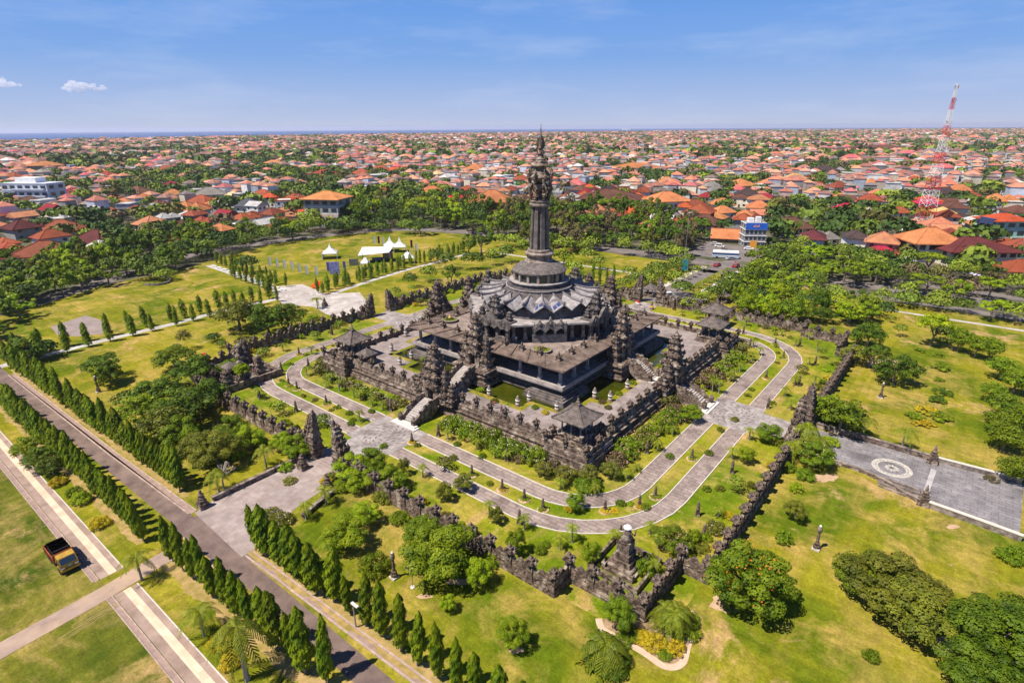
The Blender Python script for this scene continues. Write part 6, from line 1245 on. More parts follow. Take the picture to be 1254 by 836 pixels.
for s in (-1, 1):
    mb = MB(); mb.add([(1.6, s*0.99, 1.55), (2.6, s*0.99, 1.55), (2.35, s*0.925, 2.2), (1.6, s*0.925, 2.2)], [(0, 1, 2, 3)]); mb.build('side_window', GLASS(), t); mb = MB(); mb.box(2.82, s*0.72, 1.0, 0.06, 0.36, 0.22); mb.build('headlight', WHITE(), t); mb = MB(); mb.box(2.5, s*1.15, 1.7, 0.1, 0.2, 0.4); mb.build('mirror', DARKIN(), t)
mb = MB(); mb.box(2.83, 0, 1.15, 0.04, 0.35, 0.2); mb.build('badge', mat('pale blue badge', (0.2, 0.5, 0.55)), t); mb = MB(); mb.box(2.86, 0, 0.62, 0.14, 2.05, 0.3); mb.build('bumper', YEL, t)
mb = MB(); mb.box(-0.9, 0, 0.85, 4.0, 2.1, 0.12); mb.box(-0.9, 1.05, 0.97, 4.0, 0.09, 0.95); mb.box(-0.9, -1.05, 0.97, 4.0, 0.09, 0.95); mb.box(1.1, 0, 0.97, 0.1, 2.2, 1.45); mb.box(-2.9, 0, 0.97, 0.09, 2.1, 0.95)
for i in range(6): mb.box(-2.7+i*0.72, 1.12, 0.9, 0.1, 0.06, 1.0); mb.box(-2.7+i*0.72, -1.12, 0.9, 0.1, 0.06, 1.0)
mb.build('bed', RST, t); mb = MB(); mb.box(-0.8, 0.05, 0.97, 2.9, 1.75, 1.35, 0, 0.95); mb.box(-0.8, 0.05, 2.32, 2.95, 1.8, 0.08)
for i_ in range(4): mb.box(-2.0+i_*0.8, 0.05, 2.4, 0.08, 1.7, 0.05); mb.build('load', mat('dark tank', (0.035, 0.032, 0.04), (0.07, 0.062, 0.07), 1.5), t)
wm = wheel()
for a in (2.0, -1.3, -2.2):
    for s in (-1, 1): link('wheel', wm, t, (a, s*0.88, 0.48))
def car_proto(col, name='car', L_=4.2, W_=1.75, van=False):
    t = thing('car', 'proto', 'car'); H = 0.9; top = 1.75 if van else 1.45; hw = W_/2
    P = [(-L_/2, 0.35), (-L_/2, H), (-L_*0.42, H+0.02), (-L_*0.34, top), (L_*(0.22 if van else 0.1), top), (L_*(0.36 if van else 0.26), H+0.03), (L_*0.48, H-0.1), (L_/2, 0.6), (L_/2, 0.35)]
    mb = MB(); n = len(P); sc = [1, 1, 1, 0.84, 0.84, 1, 0.97, 0.92, 0.92]; vs = [(p[0], -hw*s, p[1]) for p, s in zip(P, sc)]+[(p[0], hw*s, p[1]) for p, s in zip(P, sc)]
    mb.add(vs, [(i, (i+1) % n, n+(i+1) % n, n+i) for i in range(n)]+[(8, 7, 6, 5, 2, 1, 0), (n, n+1, n+2, n+5, n+6, n+7, n+8), (5, 4, 3, 2), (n+2, n+3, n+4, n+5)]); mb.build('body', col, t)
    mb = MB(); e = 0.012
    for s in (-1, 1): a = hw*0.985*s+e*s; b = hw*0.86*s+e*s; mb.add([(P[2][0]+0.22, a, H+0.1), (P[5][0]-0.25, a, H+0.1), (P[4][0]-0.08, b, top-0.1), (P[3][0]+0.1, b, top-0.1)], [(0, 1, 2, 3)])
    f = lambda p, q, k: (p[0]+(q[0]-p[0])*k, p[1]+(q[1]-p[1])*k)
    for p, q, sx in ((P[5], P[4], 1), (P[2], P[3], -1)): a, b = f(p, q, 0.12), f(p, q, 0.9); mb.add([(a[0]+e*sx, -hw*0.85, a[1]+e), (a[0]+e*sx, hw*0.85, a[1]+e), (b[0]+e*sx, hw*0.75, b[1]+e), (b[0]+e*sx, -hw*0.75, b[1]+e)], [(0, 1, 2, 3)])
    mb.build('windows', GLASS(), t); w_ = wheel(0.32, 0.22)
    for a in (-L_*0.31, L_*0.31):
        for s in (-1, 1): link('wheel', w_, t, (a, s*(hw-0.1), 0.32))
    return t
CARC = {'white': (0.75, 0.75, 0.76), 'silver': (0.42, 0.45, 0.5), 'black': (0.02, 0.02, 0.025), 'red': (0.35, 0.03, 0.03), 'teal': (0.02, 0.25, 0.3), 'grey': (0.15, 0.15, 0.17)}
CP = {}
def car(px, py, col, rz, label, van=False, z=0.04):
    k = (col, van)
    if k not in CP: o = CP[k] = car_proto(mat('car paint '+col, CARC[col], rough=0.25, spec=0.6), van=van); o.location = (*at(px, py), z); o.rotation_euler = (0, 0, rz); o['label'] = label
    else: dup(CP[k], (*at(px, py), z), rz, 1.0, label)
car(836, 354, 'silver', 1.57, 'silver blue car on the avenue below the palms'); car(818, 364, 'white', 0.9, 'white van by the back right gate pillar', True); car(881, 303, 'white', 0.1, 'white car left of the blue fronted shophouse', True); car(876, 300, 'silver', 0.1, 'silver car behind the bus')
car(888, 309, 'black', 0.1, 'black car parked right behind the bus'); car(918, 314, 'black', 0.2, 'black car below the blue fronted shophouse', True); car(878, 326, 'red', 1.5, 'red car on the left lane below the bus'); car(901, 327, 'red', 1.5, 'red car on the right lane below the bus'); car(917, 306, 'white', 0.2, 'white car right under the shophouse front')
car(115, 340, 'white', 0.9, 'white van on the left road beneath trees', True); car(966, 322, 'white', 0.2, 'white van half hidden under right roadside trees', True); car(1077, 337, 'teal', 0.1, 'teal car on the right road'); car(1144, 344, 'grey', 0.1, 'grey car on the right road near the umbrella'); car(1190, 352, 'white', 0.1, 'white car on the right road before the maroon roof'); car(160, 308, 'grey', 1.0, 'grey car in the side street on the left'); car(895, 318, 'silver', 0.9, 'silver car beside the bus nose')
x, y = at(888, 316); t = thing('bus', 'white and blue coach parked across the avenue head', 'bus', (x, y, 0.04), YAW-0.28); mb = MB(); mb.box(0, 0, 0.45, 10.5, 2.5, 1.0); mb.box(0, 0, 2.35, 10.3, 2.4, 0.75, 0, 0.97, 0.9); mb.box(0, 0, 1.45, 10.1, 2.3, 0.9); mb.build('body', WHITE(), t)
mb = MB(); mb.box(0, 0, 1.47, 10.52, 2.52, 0.86); mb.build('windows', mat('blue tinted glass', (0.02, 0.07, 0.2), rough=0.15, spec=0.8), t)
mb = MB(); mb.box(0, 0, 0.8, 10.54, 2.54, 0.25); mb.build('blue_stripe', mat('blue stripe', (0.03, 0.2, 0.45)), t)
for a in (-3.4, 3.4):
    for s in (-1, 1): link('wheel', wm, t, (a, s*1.1, 0.48))
# market umbrella
t = thing('parasol', 'pale blue parasol at the roadside before the maroon roof', 'parasol', (*at(1190, 343), 0)); mb = MB(); mb.tube([(0, 0, 0), (0, 0, 2.9)], 0.06); mb.build('pole', METAL(), t); mb = MB(); mb.lathe(0, 0, [(2.3, 2.2), (1.6, 2.7), (0.05, 3.2)], 10); mb.build('canopy', mat('pale blue cloth', (0.5, 0.52, 0.75)), t)

# ================================================================ PEOPLE (a few pixels tall)
def person(px, py, z, top, bottom, rz, label, skinc=(0.35, 0.2, 0.13)):
    x, y = at(px, py, z); t = thing('person', label, 'person', (x, y, z), rz)
    def skin(name, pts, edges, rad, m):
        me = bpy.data.meshes.new(name); me.from_pydata(pts, edges, []); o = link(name, me, t); md_ = o.modifiers.new('skin', 'SKIN'); o.modifiers.new('sub', 'SUBSURF').levels = 1
        for v, r in zip(me.skin_vertices[0].data, rad): v.radius = (r, r*0.8)
        me.skin_vertices[0].data[0].use_root = True; me.materials.append(m); return o
    P = [(0, 0, 0.92), (0, 0, 1.15), (0, 0, 1.38), (0, 0, 1.48), (0, 0.01, 1.58), (0, 0.01, 1.7), (-0.18, 0, 1.38), (-0.24, 0.03, 1.1), (-0.22, 0.12, 0.86), (0.18, 0, 1.38), (0.24, -0.02, 1.1), (0.22, 0.06, 0.86), (-0.09, 0, 0.88), (-0.1, 0.05, 0.48), (-0.1, -0.02, 0.08), (-0.1, 0.12, 0.04), (0.09, 0, 0.88), (0.1, -0.04, 0.48), (0.1, -0.12, 0.08), (0.1, 0.02, 0.04)]
    Ed = [(0, 1), (1, 2), (2, 3), (3, 4), (4, 5), (2, 6), (6, 7), (7, 8), (2, 9), (9, 10), (10, 11), (0, 12), (12, 13), (13, 14), (14, 15), (0, 16), (16, 17), (17, 18), (18, 19)]
    skin('body', P, Ed, [0.13, 0.12, 0.13, 0.055, 0.09, 0.07, 0.055, 0.045, 0.035, 0.055, 0.045, 0.035, 0.08, 0.06, 0.04, 0.035, 0.08, 0.06, 0.04, 0.035], mat('skin tone', skinc))
    skin('shirt', [P[0], P[1], P[2], P[6], (-0.22, 0.02, 1.2), P[9], (0.22, -0.01, 1.2)], [(0, 1), (1, 2), (2, 3), (3, 4), (2, 5), (5, 6)], [0.16, 0.15, 0.15, 0.08, 0.07, 0.08, 0.07], mat('cloth %s' % label[:14], top))
    skin('trousers', [P[0], P[12], P[13], (-0.1, 0, 0.2), P[16], P[17], (0.1, -0.1, 0.2)], [(0, 1), (1, 2), (2, 3), (0, 4), (4, 5), (5, 6)], [0.14, 0.1, 0.08, 0.06, 0.1, 0.08, 0.06], mat('legs %s' % label[:14], bottom))
    mb = MB(); mb.blob(0, -0.01, 1.68, 0.1, 0.11, 0.1, 1, 8, 6, 0.02); mb.build('hair', DARKIN(), t)
for a in ((606, 500, 2.82, (0.4, 0.03, 0.06), (0.5, 0.45, 0.45), 0.6, 'person in a red top walking on the court below the pond'), (614, 506, 2.82, (0.25, 0.06, 0.25), (0.05, 0.05, 0.08), 0.9, 'person in a purple top beside the parapet'), (622, 505, 2.82, (0.7, 0.7, 0.7), (0.6, 0.6, 0.6), 0.7, 'person dressed in white walking near the pond'),
          (336, 355, 0.05, (0.5, 0.1, 0.15), (0.1, 0.05, 0.05), 0.5, 'person in pink at the medallion plaza edge'), (338.5, 356.5, 0.05, (0.1, 0.05, 0.05), (0.1, 0.1, 0.1), 0.2, 'person in dark clothes at the medallion plaza edge'), (311, 459, 0.05, (0.7, 0.1, 0.35), (0.2, 0.1, 0.1), 1.0, 'person in bright pink at the left bend temple'), (443, 428, 2.82, (0.05, 0.3, 0.4), (0.05, 0.05, 0.07), 0.2, 'person in teal by the left corner pavilion'), (632, 420, 9.77, (0.75, 0.75, 0.78), (0.2, 0.2, 0.25), 0.2, 'person in white on the podium deck by the hall'),
          (900, 322, 0.05, (0.6, 0.2, 0.2), (0.1, 0.1, 0.2), 0.4, 'person in red standing by the bus')): person(*a)

# ================================================================ CITY
def hmat(name, c, tile=True):
    d = tuple(x*0.68 for x in c); return mat('roof tiles '+name, d, c, 0.35, rough=0.8, c=tuple(x*0.55 for x in c), cscale=0.16, stripes=(0.5, 0.35, 0.72, 0.06) if tile else None, rand=0.16, spec=0.2)
RC = {'orange': (0.70, 0.27, 0.11), 'salmon': (0.66, 0.27, 0.15), 'vermilion': (0.66, 0.13, 0.04), 'brick': (0.42, 0.10, 0.05), 'rust': (0.33, 0.095, 0.05), 'brown': (0.19, 0.085, 0.06), 'dark brown': (0.09, 0.06, 0.06), 'crimson': (0.36, 0.03, 0.05), 'magenta': (0.62, 0.04, 0.07), 'maroon': (0.15, 0.035, 0.04), 'grey': (0.3, 0.28, 0.26), 'slate': (0.11, 0.12, 0.16), 'pale grey': (0.5, 0.5, 0.5), 'teal': (0.02, 0.25, 0.27), 'sandy': (0.72, 0.5, 0.2), 'white': (0.7, 0.7, 0.7)}
WC = {'white': (0.8, 0.8, 0.81), 'cream': (0.72, 0.66, 0.54), 'grey': (0.33, 0.33, 0.34), 'blue white': (0.5, 0.57, 0.7), 'orange': (0.6, 0.25, 0.06), 'mint': (0.35, 0.6, 0.52), 'pink': (0.6, 0.45, 0.42), 'yellow': (0.72, 0.56, 0.27), 'brown': (0.2, 0.15, 0.12)}
RM = {k: hmat(k, v) for k, v in RC.items()}
WM = {k: mat('plaster '+k, tuple(x*0.8 for x in v), v, 0.4, rand=0.1) for k, v in WC.items()}
def roof_mesh(kind, w=10.0, d=8.0, h=2.3, ov=0.8):
    """hip / pyramid / gable / double roofs over a w x d plan, eaves at z 0, with thickness and ridge caps"""
    mb = MB()
    def hip(cx, cy, w, d, h, ov=ov):
        a, b = w/2+ov, d/2+ov; r = max(0.02, (w-d)/2) if kind != 'pyramid' else 0.02; z = -0.25
        E_ = [(cx-a, cy-b, z), (cx+a, cy-b, z), (cx+a, cy+b, z), (cx-a, cy+b, z)]; T_ = [(cx-r, cy, h), (cx+r, cy, h)]; lo = [(p[0], p[1], p[2]-0.22) for p in E_]
        mb.add(E_+T_+lo, [(0, 1, 5, 4), (1, 2, 5), (2, 3, 4, 5), (3, 0, 4), (0, 6, 7, 1), (1, 7, 8, 2), (2, 8, 9, 3), (3, 9, 6, 0), (9, 8, 7, 6)])
        for e, t in ((0, 0), (1, 1), (2, 1), (3, 0)): mb.tube([E_[e], T_[t]], 0.14, 0.14, 4)
        if r > 0.1: mb.tube([(cx-r, cy, h+0.05), (cx+r, cy, h+0.05)], 0.17, 0.17, 4)
    if kind in ('hip', 'pyramid'): hip(0, 0, w, d, h)
    elif kind == 'gable':
        a, b, z = w/2+ov, d/2+ov, -0.25; mb.add([(-a, -b, z), (a, -b, z), (a, b, z), (-a, b, z), (-a, 0, h), (a, 0, h)]+[(-a, -b, z-0.2), (a, -b, z-0.2), (a, b, z-0.2), (-a, b, z-0.2)], [(0, 1, 5, 4), (2, 3, 4, 5), (6, 7, 1, 0), (8, 9, 3, 2), (1, 7, 8, 2, 5), (3, 9, 6, 0, 4), (9, 8, 7, 6)]); mb.tube([(-a, 0, h+0.05), (a, 0, h+0.05)], 0.17, 0.17, 4)
    elif kind == 'double': hip(-w*0.2, 0, w*0.62, d, h); hip(w*0.24, -d*0.12, w*0.5, d*0.8, h*0.86)
    elif kind == 'flat': mb.box(0, 0, -0.3, w+0.3, d+0.3, 0.25); [mb.box(*p) for p in ((0, d/2, -0.05, w+0.3, 0.25, 0.7), (0, -d/2, -0.05, w+0.3, 0.25, 0.7), (w/2, 0, -0.05, 0.25, d-0.3, 0.7), (-w/2, 0, -0.05, 0.25, d-0.3, 0.7), (w*0.2, 0, -0.05, 2.2, 2.4, 1.9))]
    return mb.mesh('roof', RM['orange'])
ROOFM = {k: roof_mesh(k) for k in ('hip', 'pyramid', 'gable', 'double', 'flat')}
wb_ = MB(); wb_.box(0, 0, 0, 10, 8, 1.0); WALLM = wb_.mesh('wall', WM['white'])
wn = MB(); wn.box(0, 0, 0, 1.5, 0.12, 1.4); WINM = wn.mesh('window', GLASS()); dr = MB(); dr.box(0, 0, 0, 1.2, 0.12, 2.2); DOORM = dr.mesh('door', mat('brown door', (0.12, 0.07, 0.04)))
def omat(o, m): o.material_slots[0].link = 'OBJECT'; o.material_slots[0].material = m; return o
HN = [0]; HPOS = []
def house(x, y, w, d, h, kind, rc, wc, rz, near=True, roofh=None, label=None, reglook=True, name='house'):
    HN[0] += 1; HPOS.append((x, y, max(w, d)*0.6)); t = thing(name, label, 'house', (x, y, 0), rz, 'houses of the city')
    a = omat(link('wall', WALLM, t), WM[wc]); a.scale = (w/10, d/8, h)
    r = omat(link('roof', ROOFM[kind], t, (0, 0, h)), RM[rc]); r.scale = (w/10, d/8, (roofh or min(w, d)*0.3)/2.3)
    if near:
        for fl in range(max(1, int(h/3))):
            for i, u in enumerate((-0.3, 0.3) if w < 16 else (-0.36, -0.12, 0.12, 0.36)): link('window', WINM, t, (u*w, -d/2-0.03, 1.1+3*fl))
            for u in (-0.22, 0.22): link('window', WINM, t, (w/2+0.03, u*d, 1.1+3*fl), PI/2)
        link('door', DOORM, t, (0, -d/2-0.03, 0))
    if label is None:
        kn = {'hip': 'hipped', 'pyramid': 'pyramid', 'gable': 'gabled', 'double': 'double hipped', 'flat': 'flat'}[kind]; reg(t, '%s %s roofed house' % (rc, kn), 'house', 'houses of the city')
    return t
def depth(px, py): x, y = at(px, py); return (Vector((x-CX, y-CY, -CZ))).dot(AF)
HL = [(45, 320, 66, 8, 'hip', 'rust', 'cream'), (68, 288, 46, 6, 'hip', 'rust', 'white'), (112, 304, 50, 8, 'hip', 'maroon', 'cream'), (58, 299, 34, 6, 'hip', 'maroon', 'white'), (28, 284, 36, 6, 'hip', 'brown', 'white'), (85, 243, 40, 4, 'hip', 'crimson', 'white'), (15, 251, 28, 4, 'hip', 'brick', 'white'), (12, 264, 26, 5, 'hip', 'slate', 'white'), (33, 264, 16, 5, 'hip', 'slate', 'blue white'), (52, 212, 34, 9, 'hip', 'orange', 'grey'), (20, 212, 24, 3, 'hip', 'orange', 'cream'), (86, 222, 22, 6, 'gable', 'slate', 'blue white'), (110, 215, 28, 5, 'hip', 'salmon', 'white'), (128, 221, 26, 5, 'hip', 'brick', 'cream'), (38, 226, 26, 5, 'pyramid', 'dark brown', 'white'), (14, 224, 26, 6, 'hip', 'brick', 'cream'), (22, 214, 22, 3, 'hip', 'rust', 'cream'),
      (122, 241, 26, 5, 'hip', 'crimson', 'white'), (135, 238, 16, 6, 'gable', 'pale grey', 'white'), (165, 241, 28, 5, 'hip', 'brown', 'white'), (150, 256, 18, 8, 'hip', 'orange', 'blue white'), (172, 250, 20, 7, 'pyramid', 'orange', 'cream'), (139, 247, 15, 5, 'hip', 'orange', 'white'), (208, 234, 24, 5, 'hip', 'crimson', 'pink'), (210, 243, 22, 5, 'hip', 'orange', 'cream'), (118, 250, 22, 5, 'hip', 'brown', 'cream'), (30, 254, 34, 4, 'hip', 'brown', 'white'), (195, 258, 30, 5, 'double', 'brown', 'white'), (173, 283, 18, 4, 'gable', 'orange', 'cream'),
      (253, 246, 36, 8, 'hip', 'grey', 'white'), (244, 252, 34, 4, 'hip', 'brick', 'white'), (262, 254, 20, 5, 'hip', 'orange', 'white'), (281, 254, 22, 6, 'hip', 'orange', 'white'), (231, 266, 40, 9, 'double', 'orange', 'white'), (303, 260, 32, 8, 'hip', 'slate', 'white'), (320, 247, 34, 6, 'hip', 'brick', 'cream'), (352, 258, 32, 12, 'flat', 'vermilion', 'white'), (330, 254, 18, 12, 'hip', 'vermilion', 'white'), (350, 267, 38, 4, 'hip', 'salmon', 'white'), (268, 272, 40, 4, 'double', 'grey', 'white'), (262, 213, 26, 4, 'hip', 'slate', 'white'), (296, 204, 22, 3, 'hip', 'teal', 'grey'), (300, 211, 22, 4, 'hip', 'grey', 'white'), (333, 206, 26, 5, 'hip', 'orange', 'cream'), (395, 219, 36, 5, 'hip', 'brick', 'cream'), (205, 214, 18, 6, 'gable', 'rust', 'brown'),
      (442, 219, 24, 6, 'hip', 'brick', 'white'), (465, 212, 24, 4, 'hip', 'brick', 'white'), (488, 213, 20, 3, 'gable', 'vermilion', 'white'), (462, 221, 32, 6, 'flat', 'white', 'white'), (494, 231, 20, 5, 'hip', 'orange', 'white'), (512, 235, 18, 4, 'hip', 'slate', 'grey'), (528, 243, 30, 7, 'hip', 'orange', 'blue white'), (535, 253, 26, 6, 'hip', 'vermilion', 'white'), (470, 242, 22, 6, 'hip', 'rust', 'blue white'), (455, 236, 18, 5, 'hip', 'dark brown', 'cream'), (563, 252, 28, 5, 'gable', 'magenta', 'white'), (436, 272, 24, 5, 'pyramid', 'brown', 'grey'), (582, 213, 24, 6, 'hip', 'orange', 'cream'), (565, 197, 16, 8, 'flat', 'white', 'white'), (572, 238, 20, 5, 'hip', 'brick', 'cream'), (587, 240, 18, 5, 'hip', 'salmon', 'cream'), (640, 230, 20, 10, 'pyramid', 'brick', 'mint'),
      (696, 260, 26, 5, 'hip', 'brown', 'white'), (782, 268, 26, 6, 'hip', 'rust', 'white'), (818, 261, 48, 15, 'hip', 'orange', 'white'), (852, 262, 38, 7, 'hip', 'rust', 'white'), (866, 281, 40, 7, 'hip', 'brown', 'white'), (712, 264, 18, 5, 'hip', 'salmon', 'white'), (738, 266, 16, 4, 'hip', 'salmon', 'white'), (713, 226, 20, 5, 'hip', 'vermilion', 'white'), (722, 238, 22, 6, 'hip', 'vermilion', 'white'), (766, 240, 22, 5, 'hip', 'crimson', 'white'), (790, 241, 20, 5, 'hip', 'grey', 'white'), (818, 229, 26, 5, 'hip', 'salmon', 'white'), (776, 222, 16, 5, 'hip', 'brick', 'cream'), (780, 210, 60, 5, 'hip', 'orange', 'white'), (700, 240, 18, 6, 'gable', 'slate', 'white'), (750, 236, 20, 4, 'hip', 'brick', 'cream'), (845, 235, 24, 4, 'hip', 'magenta', 'cream'), (873, 234, 20, 6, 'hip', 'grey', 'white'),
      (909, 234, 32, 7, 'pyramid', 'orange', 'cream'), (919, 244, 24, 4, 'hip', 'brick', 'cream'), (878, 240, 22, 6, 'hip', 'grey', 'slate' if False else 'grey'), (948, 230, 28, 5, 'hip', 'orange', 'white'), (974, 232, 24, 13, 'hip', 'sandy', 'pink'), (1000, 224, 24, 4, 'hip', 'crimson', 'cream'), (1004, 234, 22, 5, 'hip', 'brick', 'cream'), (1012, 216, 26, 8, 'pyramid', 'dark brown', 'blue white'), (1030, 234, 24, 5, 'hip', 'rust', 'cream'), (950, 250, 20, 4, 'pyramid', 'crimson', 'white'), (967, 251, 22, 4, 'pyramid', 'crimson', 'white'), (931, 262, 28, 8, 'hip', 'orange', 'white'), (886, 256, 26, 6, 'hip', 'orange', 'white'), (886, 268, 28, 8, 'hip', 'orange', 'white'), (858, 258, 24, 5, 'hip', 'brick', 'white'), (893, 297, 36, 6, 'gable', 'orange', 'brown'), (866, 246, 18, 5, 'hip', 'crimson', 'white'),
      (1003, 245, 15, 5, 'pyramid', 'orange', 'cream'), (1017, 245, 15, 5, 'pyramid', 'orange', 'cream'), (1034, 248, 24, 5, 'hip', 'orange', 'cream'), (1040, 268, 38, 8, 'hip', 'magenta', 'white'), (972, 287, 46, 8, 'hip', 'brown', 'white'), (1010, 300, 34, 8, 'double', 'grey', 'white'), (962, 212, 12, 6, 'hip', 'orange', 'blue white'), (1100, 278, 26, 4, 'hip', 'vermilion', 'white'), (1103, 266, 24, 6, 'hip', 'brick', 'white'), (1129, 283, 24, 9, 'pyramid', 'salmon', 'orange'), (1165, 287, 26, 6, 'hip', 'white', 'white'), (1070, 231, 30, 4, 'hip', 'orange', 'cream'), (1076, 242, 18, 5, 'hip', 'salmon', 'cream'), (1117, 245, 20, 6, 'hip', 'slate', 'white'), (1154, 246, 26, 9, 'gable', 'dark brown', 'cream'), (1178, 238, 26, 5, 'hip', 'orange', 'cream'), (1192, 246, 18, 6, 'hip', 'brick', 'white'), (1184, 231, 20, 4, 'hip', 'grey', 'white'), (1220, 236, 24, 5, 'double', 'orange', 'white'), (1230, 255, 32, 9, 'double', 'orange', 'white'), (1246, 238, 20, 5, 'hip', 'salmon', 'white'), (1123, 229, 26, 6, 'hip', 'brick', 'cream'), (1135, 264, 24, 6, 'gable', 'dark brown', 'white'), (1160, 256, 26, 6, 'gable', 'brown', 'grey'), (1212, 262, 18, 7, 'flat', 'white', 'white'), (1220, 276, 22, 6, 'hip', 'vermilion', 'cream')]
for i, (px, py, pw, hp, kind, rc, wc) in enumerate(HL):
    q = random.Random(i*17+3); D = depth(px, py); w = pw*D/FPX*0.92; x, y = at(px, py); u = Vector((-math.sin(YAW), math.cos(YAW))); dd = min(w*(0.72 if kind != 'pyramid' else 0.95), 17); x += u.x*dd*0.45; y += u.y*dd*0.45
    house(x, y, w, dd, hp*D/FPX*1.02, kind, rc, wc, YAW+q.choice((-0.32, 0.2, -0.1, 0.35)), True, min(w*0.26, 4.6) if kind != 'flat' else 2.0)
# larger landmark buildings
def block(px, py, pw, dd, storeys, wc, label, name, roof=None, rc='white', sh=3.3, rz=None, bays=5, wm=None, sides=True):
    D = depth(px, py); w = pw*D/FPX; x, y = at(px, py); rz = YAW if rz is None else rz; u = (-math.sin(rz), math.cos(rz)); x += u[0]*dd*0.5; y += u[1]*dd*0.5; HPOS.append((x, y, w*0.6))
    t = thing(name, label, 'building', (x, y, 0), rz); H = storeys*sh; mb = MB(); mb.box(0, 0, 0, w, dd, H)
    mb.build('wall', wm or WM[wc], t)
    mb = MB()
    for s in range(1, storeys+1): mb.box(0, 0, s*sh-0.28, w+0.5, dd+0.5, 0.22)
    mb.build('cornice', WM['white' if wc != 'white' else 'grey'], t)
    wn_ = MB(); bw = w/bays; wn_.box(0, 0, 0, bw*0.62, 0.14, sh*0.5); wn_ = wn_.mesh('window', GLASS())
    for s in range(storeys):
        for b in range(bays): link('window', wn_, t, (-w/2+bw*(b+0.5), -dd/2-0.03, s*sh+0.9))
        if sides:
            for b in (-0.25, 0.25): link('window', wn_, t, (w/2+0.03, b*dd, s*sh+0.9), PI/2); link('window', wn_, t, (-w/2-0.03, b*dd, s*sh+0.9), PI/2)
    if roof: r = omat(link('roof', ROOFM[roof], t, (0, 0, H+0.3)), RM[rc]); r.scale = (w/10, dd/8, min(w*0.2, dd*0.2)/2.3)
    return t, w, H
t, w, H = block(923, 303, 25, 8, 4, 'grey', 'narrow four storey shophouse with a blue front sign', 'shophouse', sh=2.7, rz=YAW-0.1)
mb = MB(); mb.box(0, -4.25, H-2.6, w*1.02, 0.3, 2.8); mb.build('sign_panel', mat('blue sign', (0.02, 0.10, 0.5), (0.03, 0.14, 0.6), 0.5), t); mb = MB()
for i, (a, b) in enumerate(((-1.2, 0.7), (-0.5, 1.0), (0.3, 0.7), (0.9, 1.0))): mb.box(a, -4.45, H-1.6, 0.4, 0.08, b)
mb.build('sign_mark', mat('orange sign mark', (0.8, 0.35, 0.2)), t); mb = MB(); mb.box(-1.5, 1, H, 2.4, 3, 1.8); mb.box(2.0, 1.5, H, 2.0, 2.4, 2.2); mb.build('roof_house', WM['white'], t)
mb = MB(); mb.box(-0.5, -4.22, 0, 3.0, 0.3, 3.0); mb.build('entrance', mat('orange front', (0.75, 0.35, 0.05)), t)
t, w, H = block(743, 264, 66, 22, 3, 'yellow', 'long cream yellow three storey building with rooftop railing', 'school_building', 'hip', 'brown', bays=9, rz=YAW-0.3, sh=3.4)
t, w, H = block(35, 250, 62, 16, 3, 'blue white', 'white three storey building with rows of balconies', 'apartment_building', bays=6, rz=YAW-0.12, sh=5.0); mb = MB(); mb.box(-w*0.05, 1, H, w*0.45, 9, 3.6); mb.build('penthouse', WM['white'], t); mb = MB()
for s in range(3): mb.box(w*0.1, -8.9, s*5.0, w*0.7, 1.6, 1.2)
mb.build('balconies', WM['blue white'], t)
t, w, H = block(396, 279, 44, 16, 4, 'grey', 'grey and pink multi storey block with orange hipped roof', 'office_building', 'hip', 'orange', bays=4, rz=YAW-0.2, sh=3.9)
mb = MB(); mb.box(0, -8.1, 4.0, w*0.98, 0.3, 3.4); mb.build('spandrel', WM['pink'], t)
t, w, H = block(601, 264, 34, 13, 3, 'orange', 'big hall with a large orange hipped roof behind the trees', 'community_hall', 'hip', 'orange', bays=4, rz=YAW-0.1, sh=3.0)
for c_ in t.children:
    if c_.name.startswith('roof'): c_.scale = (w*1.34/10, 16/8, 5.6/2.3)
t, w, H = block(1143, 321, 44, 13, 2, 'white', 'two storey white house with a bright orange hipped roof', 'villa', 'hip', 'orange', bays=4, rz=YAW-0.1, sh=4.0)
for c_ in t.children:
    if c_.name.startswith('roof'): c_.scale = (w*1.18/10, 15.5/8, 4.4/2.3)
t, w, H = block(1202, 328, 76, 18, 2, 'cream', 'wide cream hall under a long maroon roof', 'assembly_hall', 'hip', 'maroon', bays=7, rz=YAW-0.05, sh=3.2)
t, w, H = block(1232, 300, 40, 12, 3, 'mint', 'tall mint green house with vermilion stepped roofs', 'townhouse', 'hip', 'vermilion', bays=3, rz=YAW, sh=3.6)
mb = MB(); mb.lathe(0, -1, [(w*0.75, H-3.6), (w*0.5, H-2.2), (w*0.45, H-2.1)], 4, PI/4, 1, 0.6); mb.build('lower_roof', RM['vermilion'], t); mb = MB(); mb.box(-w*0.55, -2, 0, 1.2, 8, H+1); mb.build('side_slab', mat('navy slab', (0.04, 0.06, 0.15)), t)
t, w, H = block(600, 182, 1, 1, 1, 'white', '', 'x') if False else (None, 0, 0)
t, w, H = block(1080, 188, 110, 40, 2, 'white', 'very long white hall with a maroon roof far behind the mast', 'warehouse', 'hip', 'brown', bays=12, sides=False); 
t, w, H = block(830, 188, 50, 30, 3, 'white', 'long white building with arched front far beyond the yellow building', 'school_building', 'flat', 'white', bays=7, sides=False)
for i, (px, py) in enumerate(((378, 270), (393, 272))): x, y = at(px, py-1); house(x, y, 9, 7, 4.0, 'gable', 'vermilion', 'orange', YAW, True)
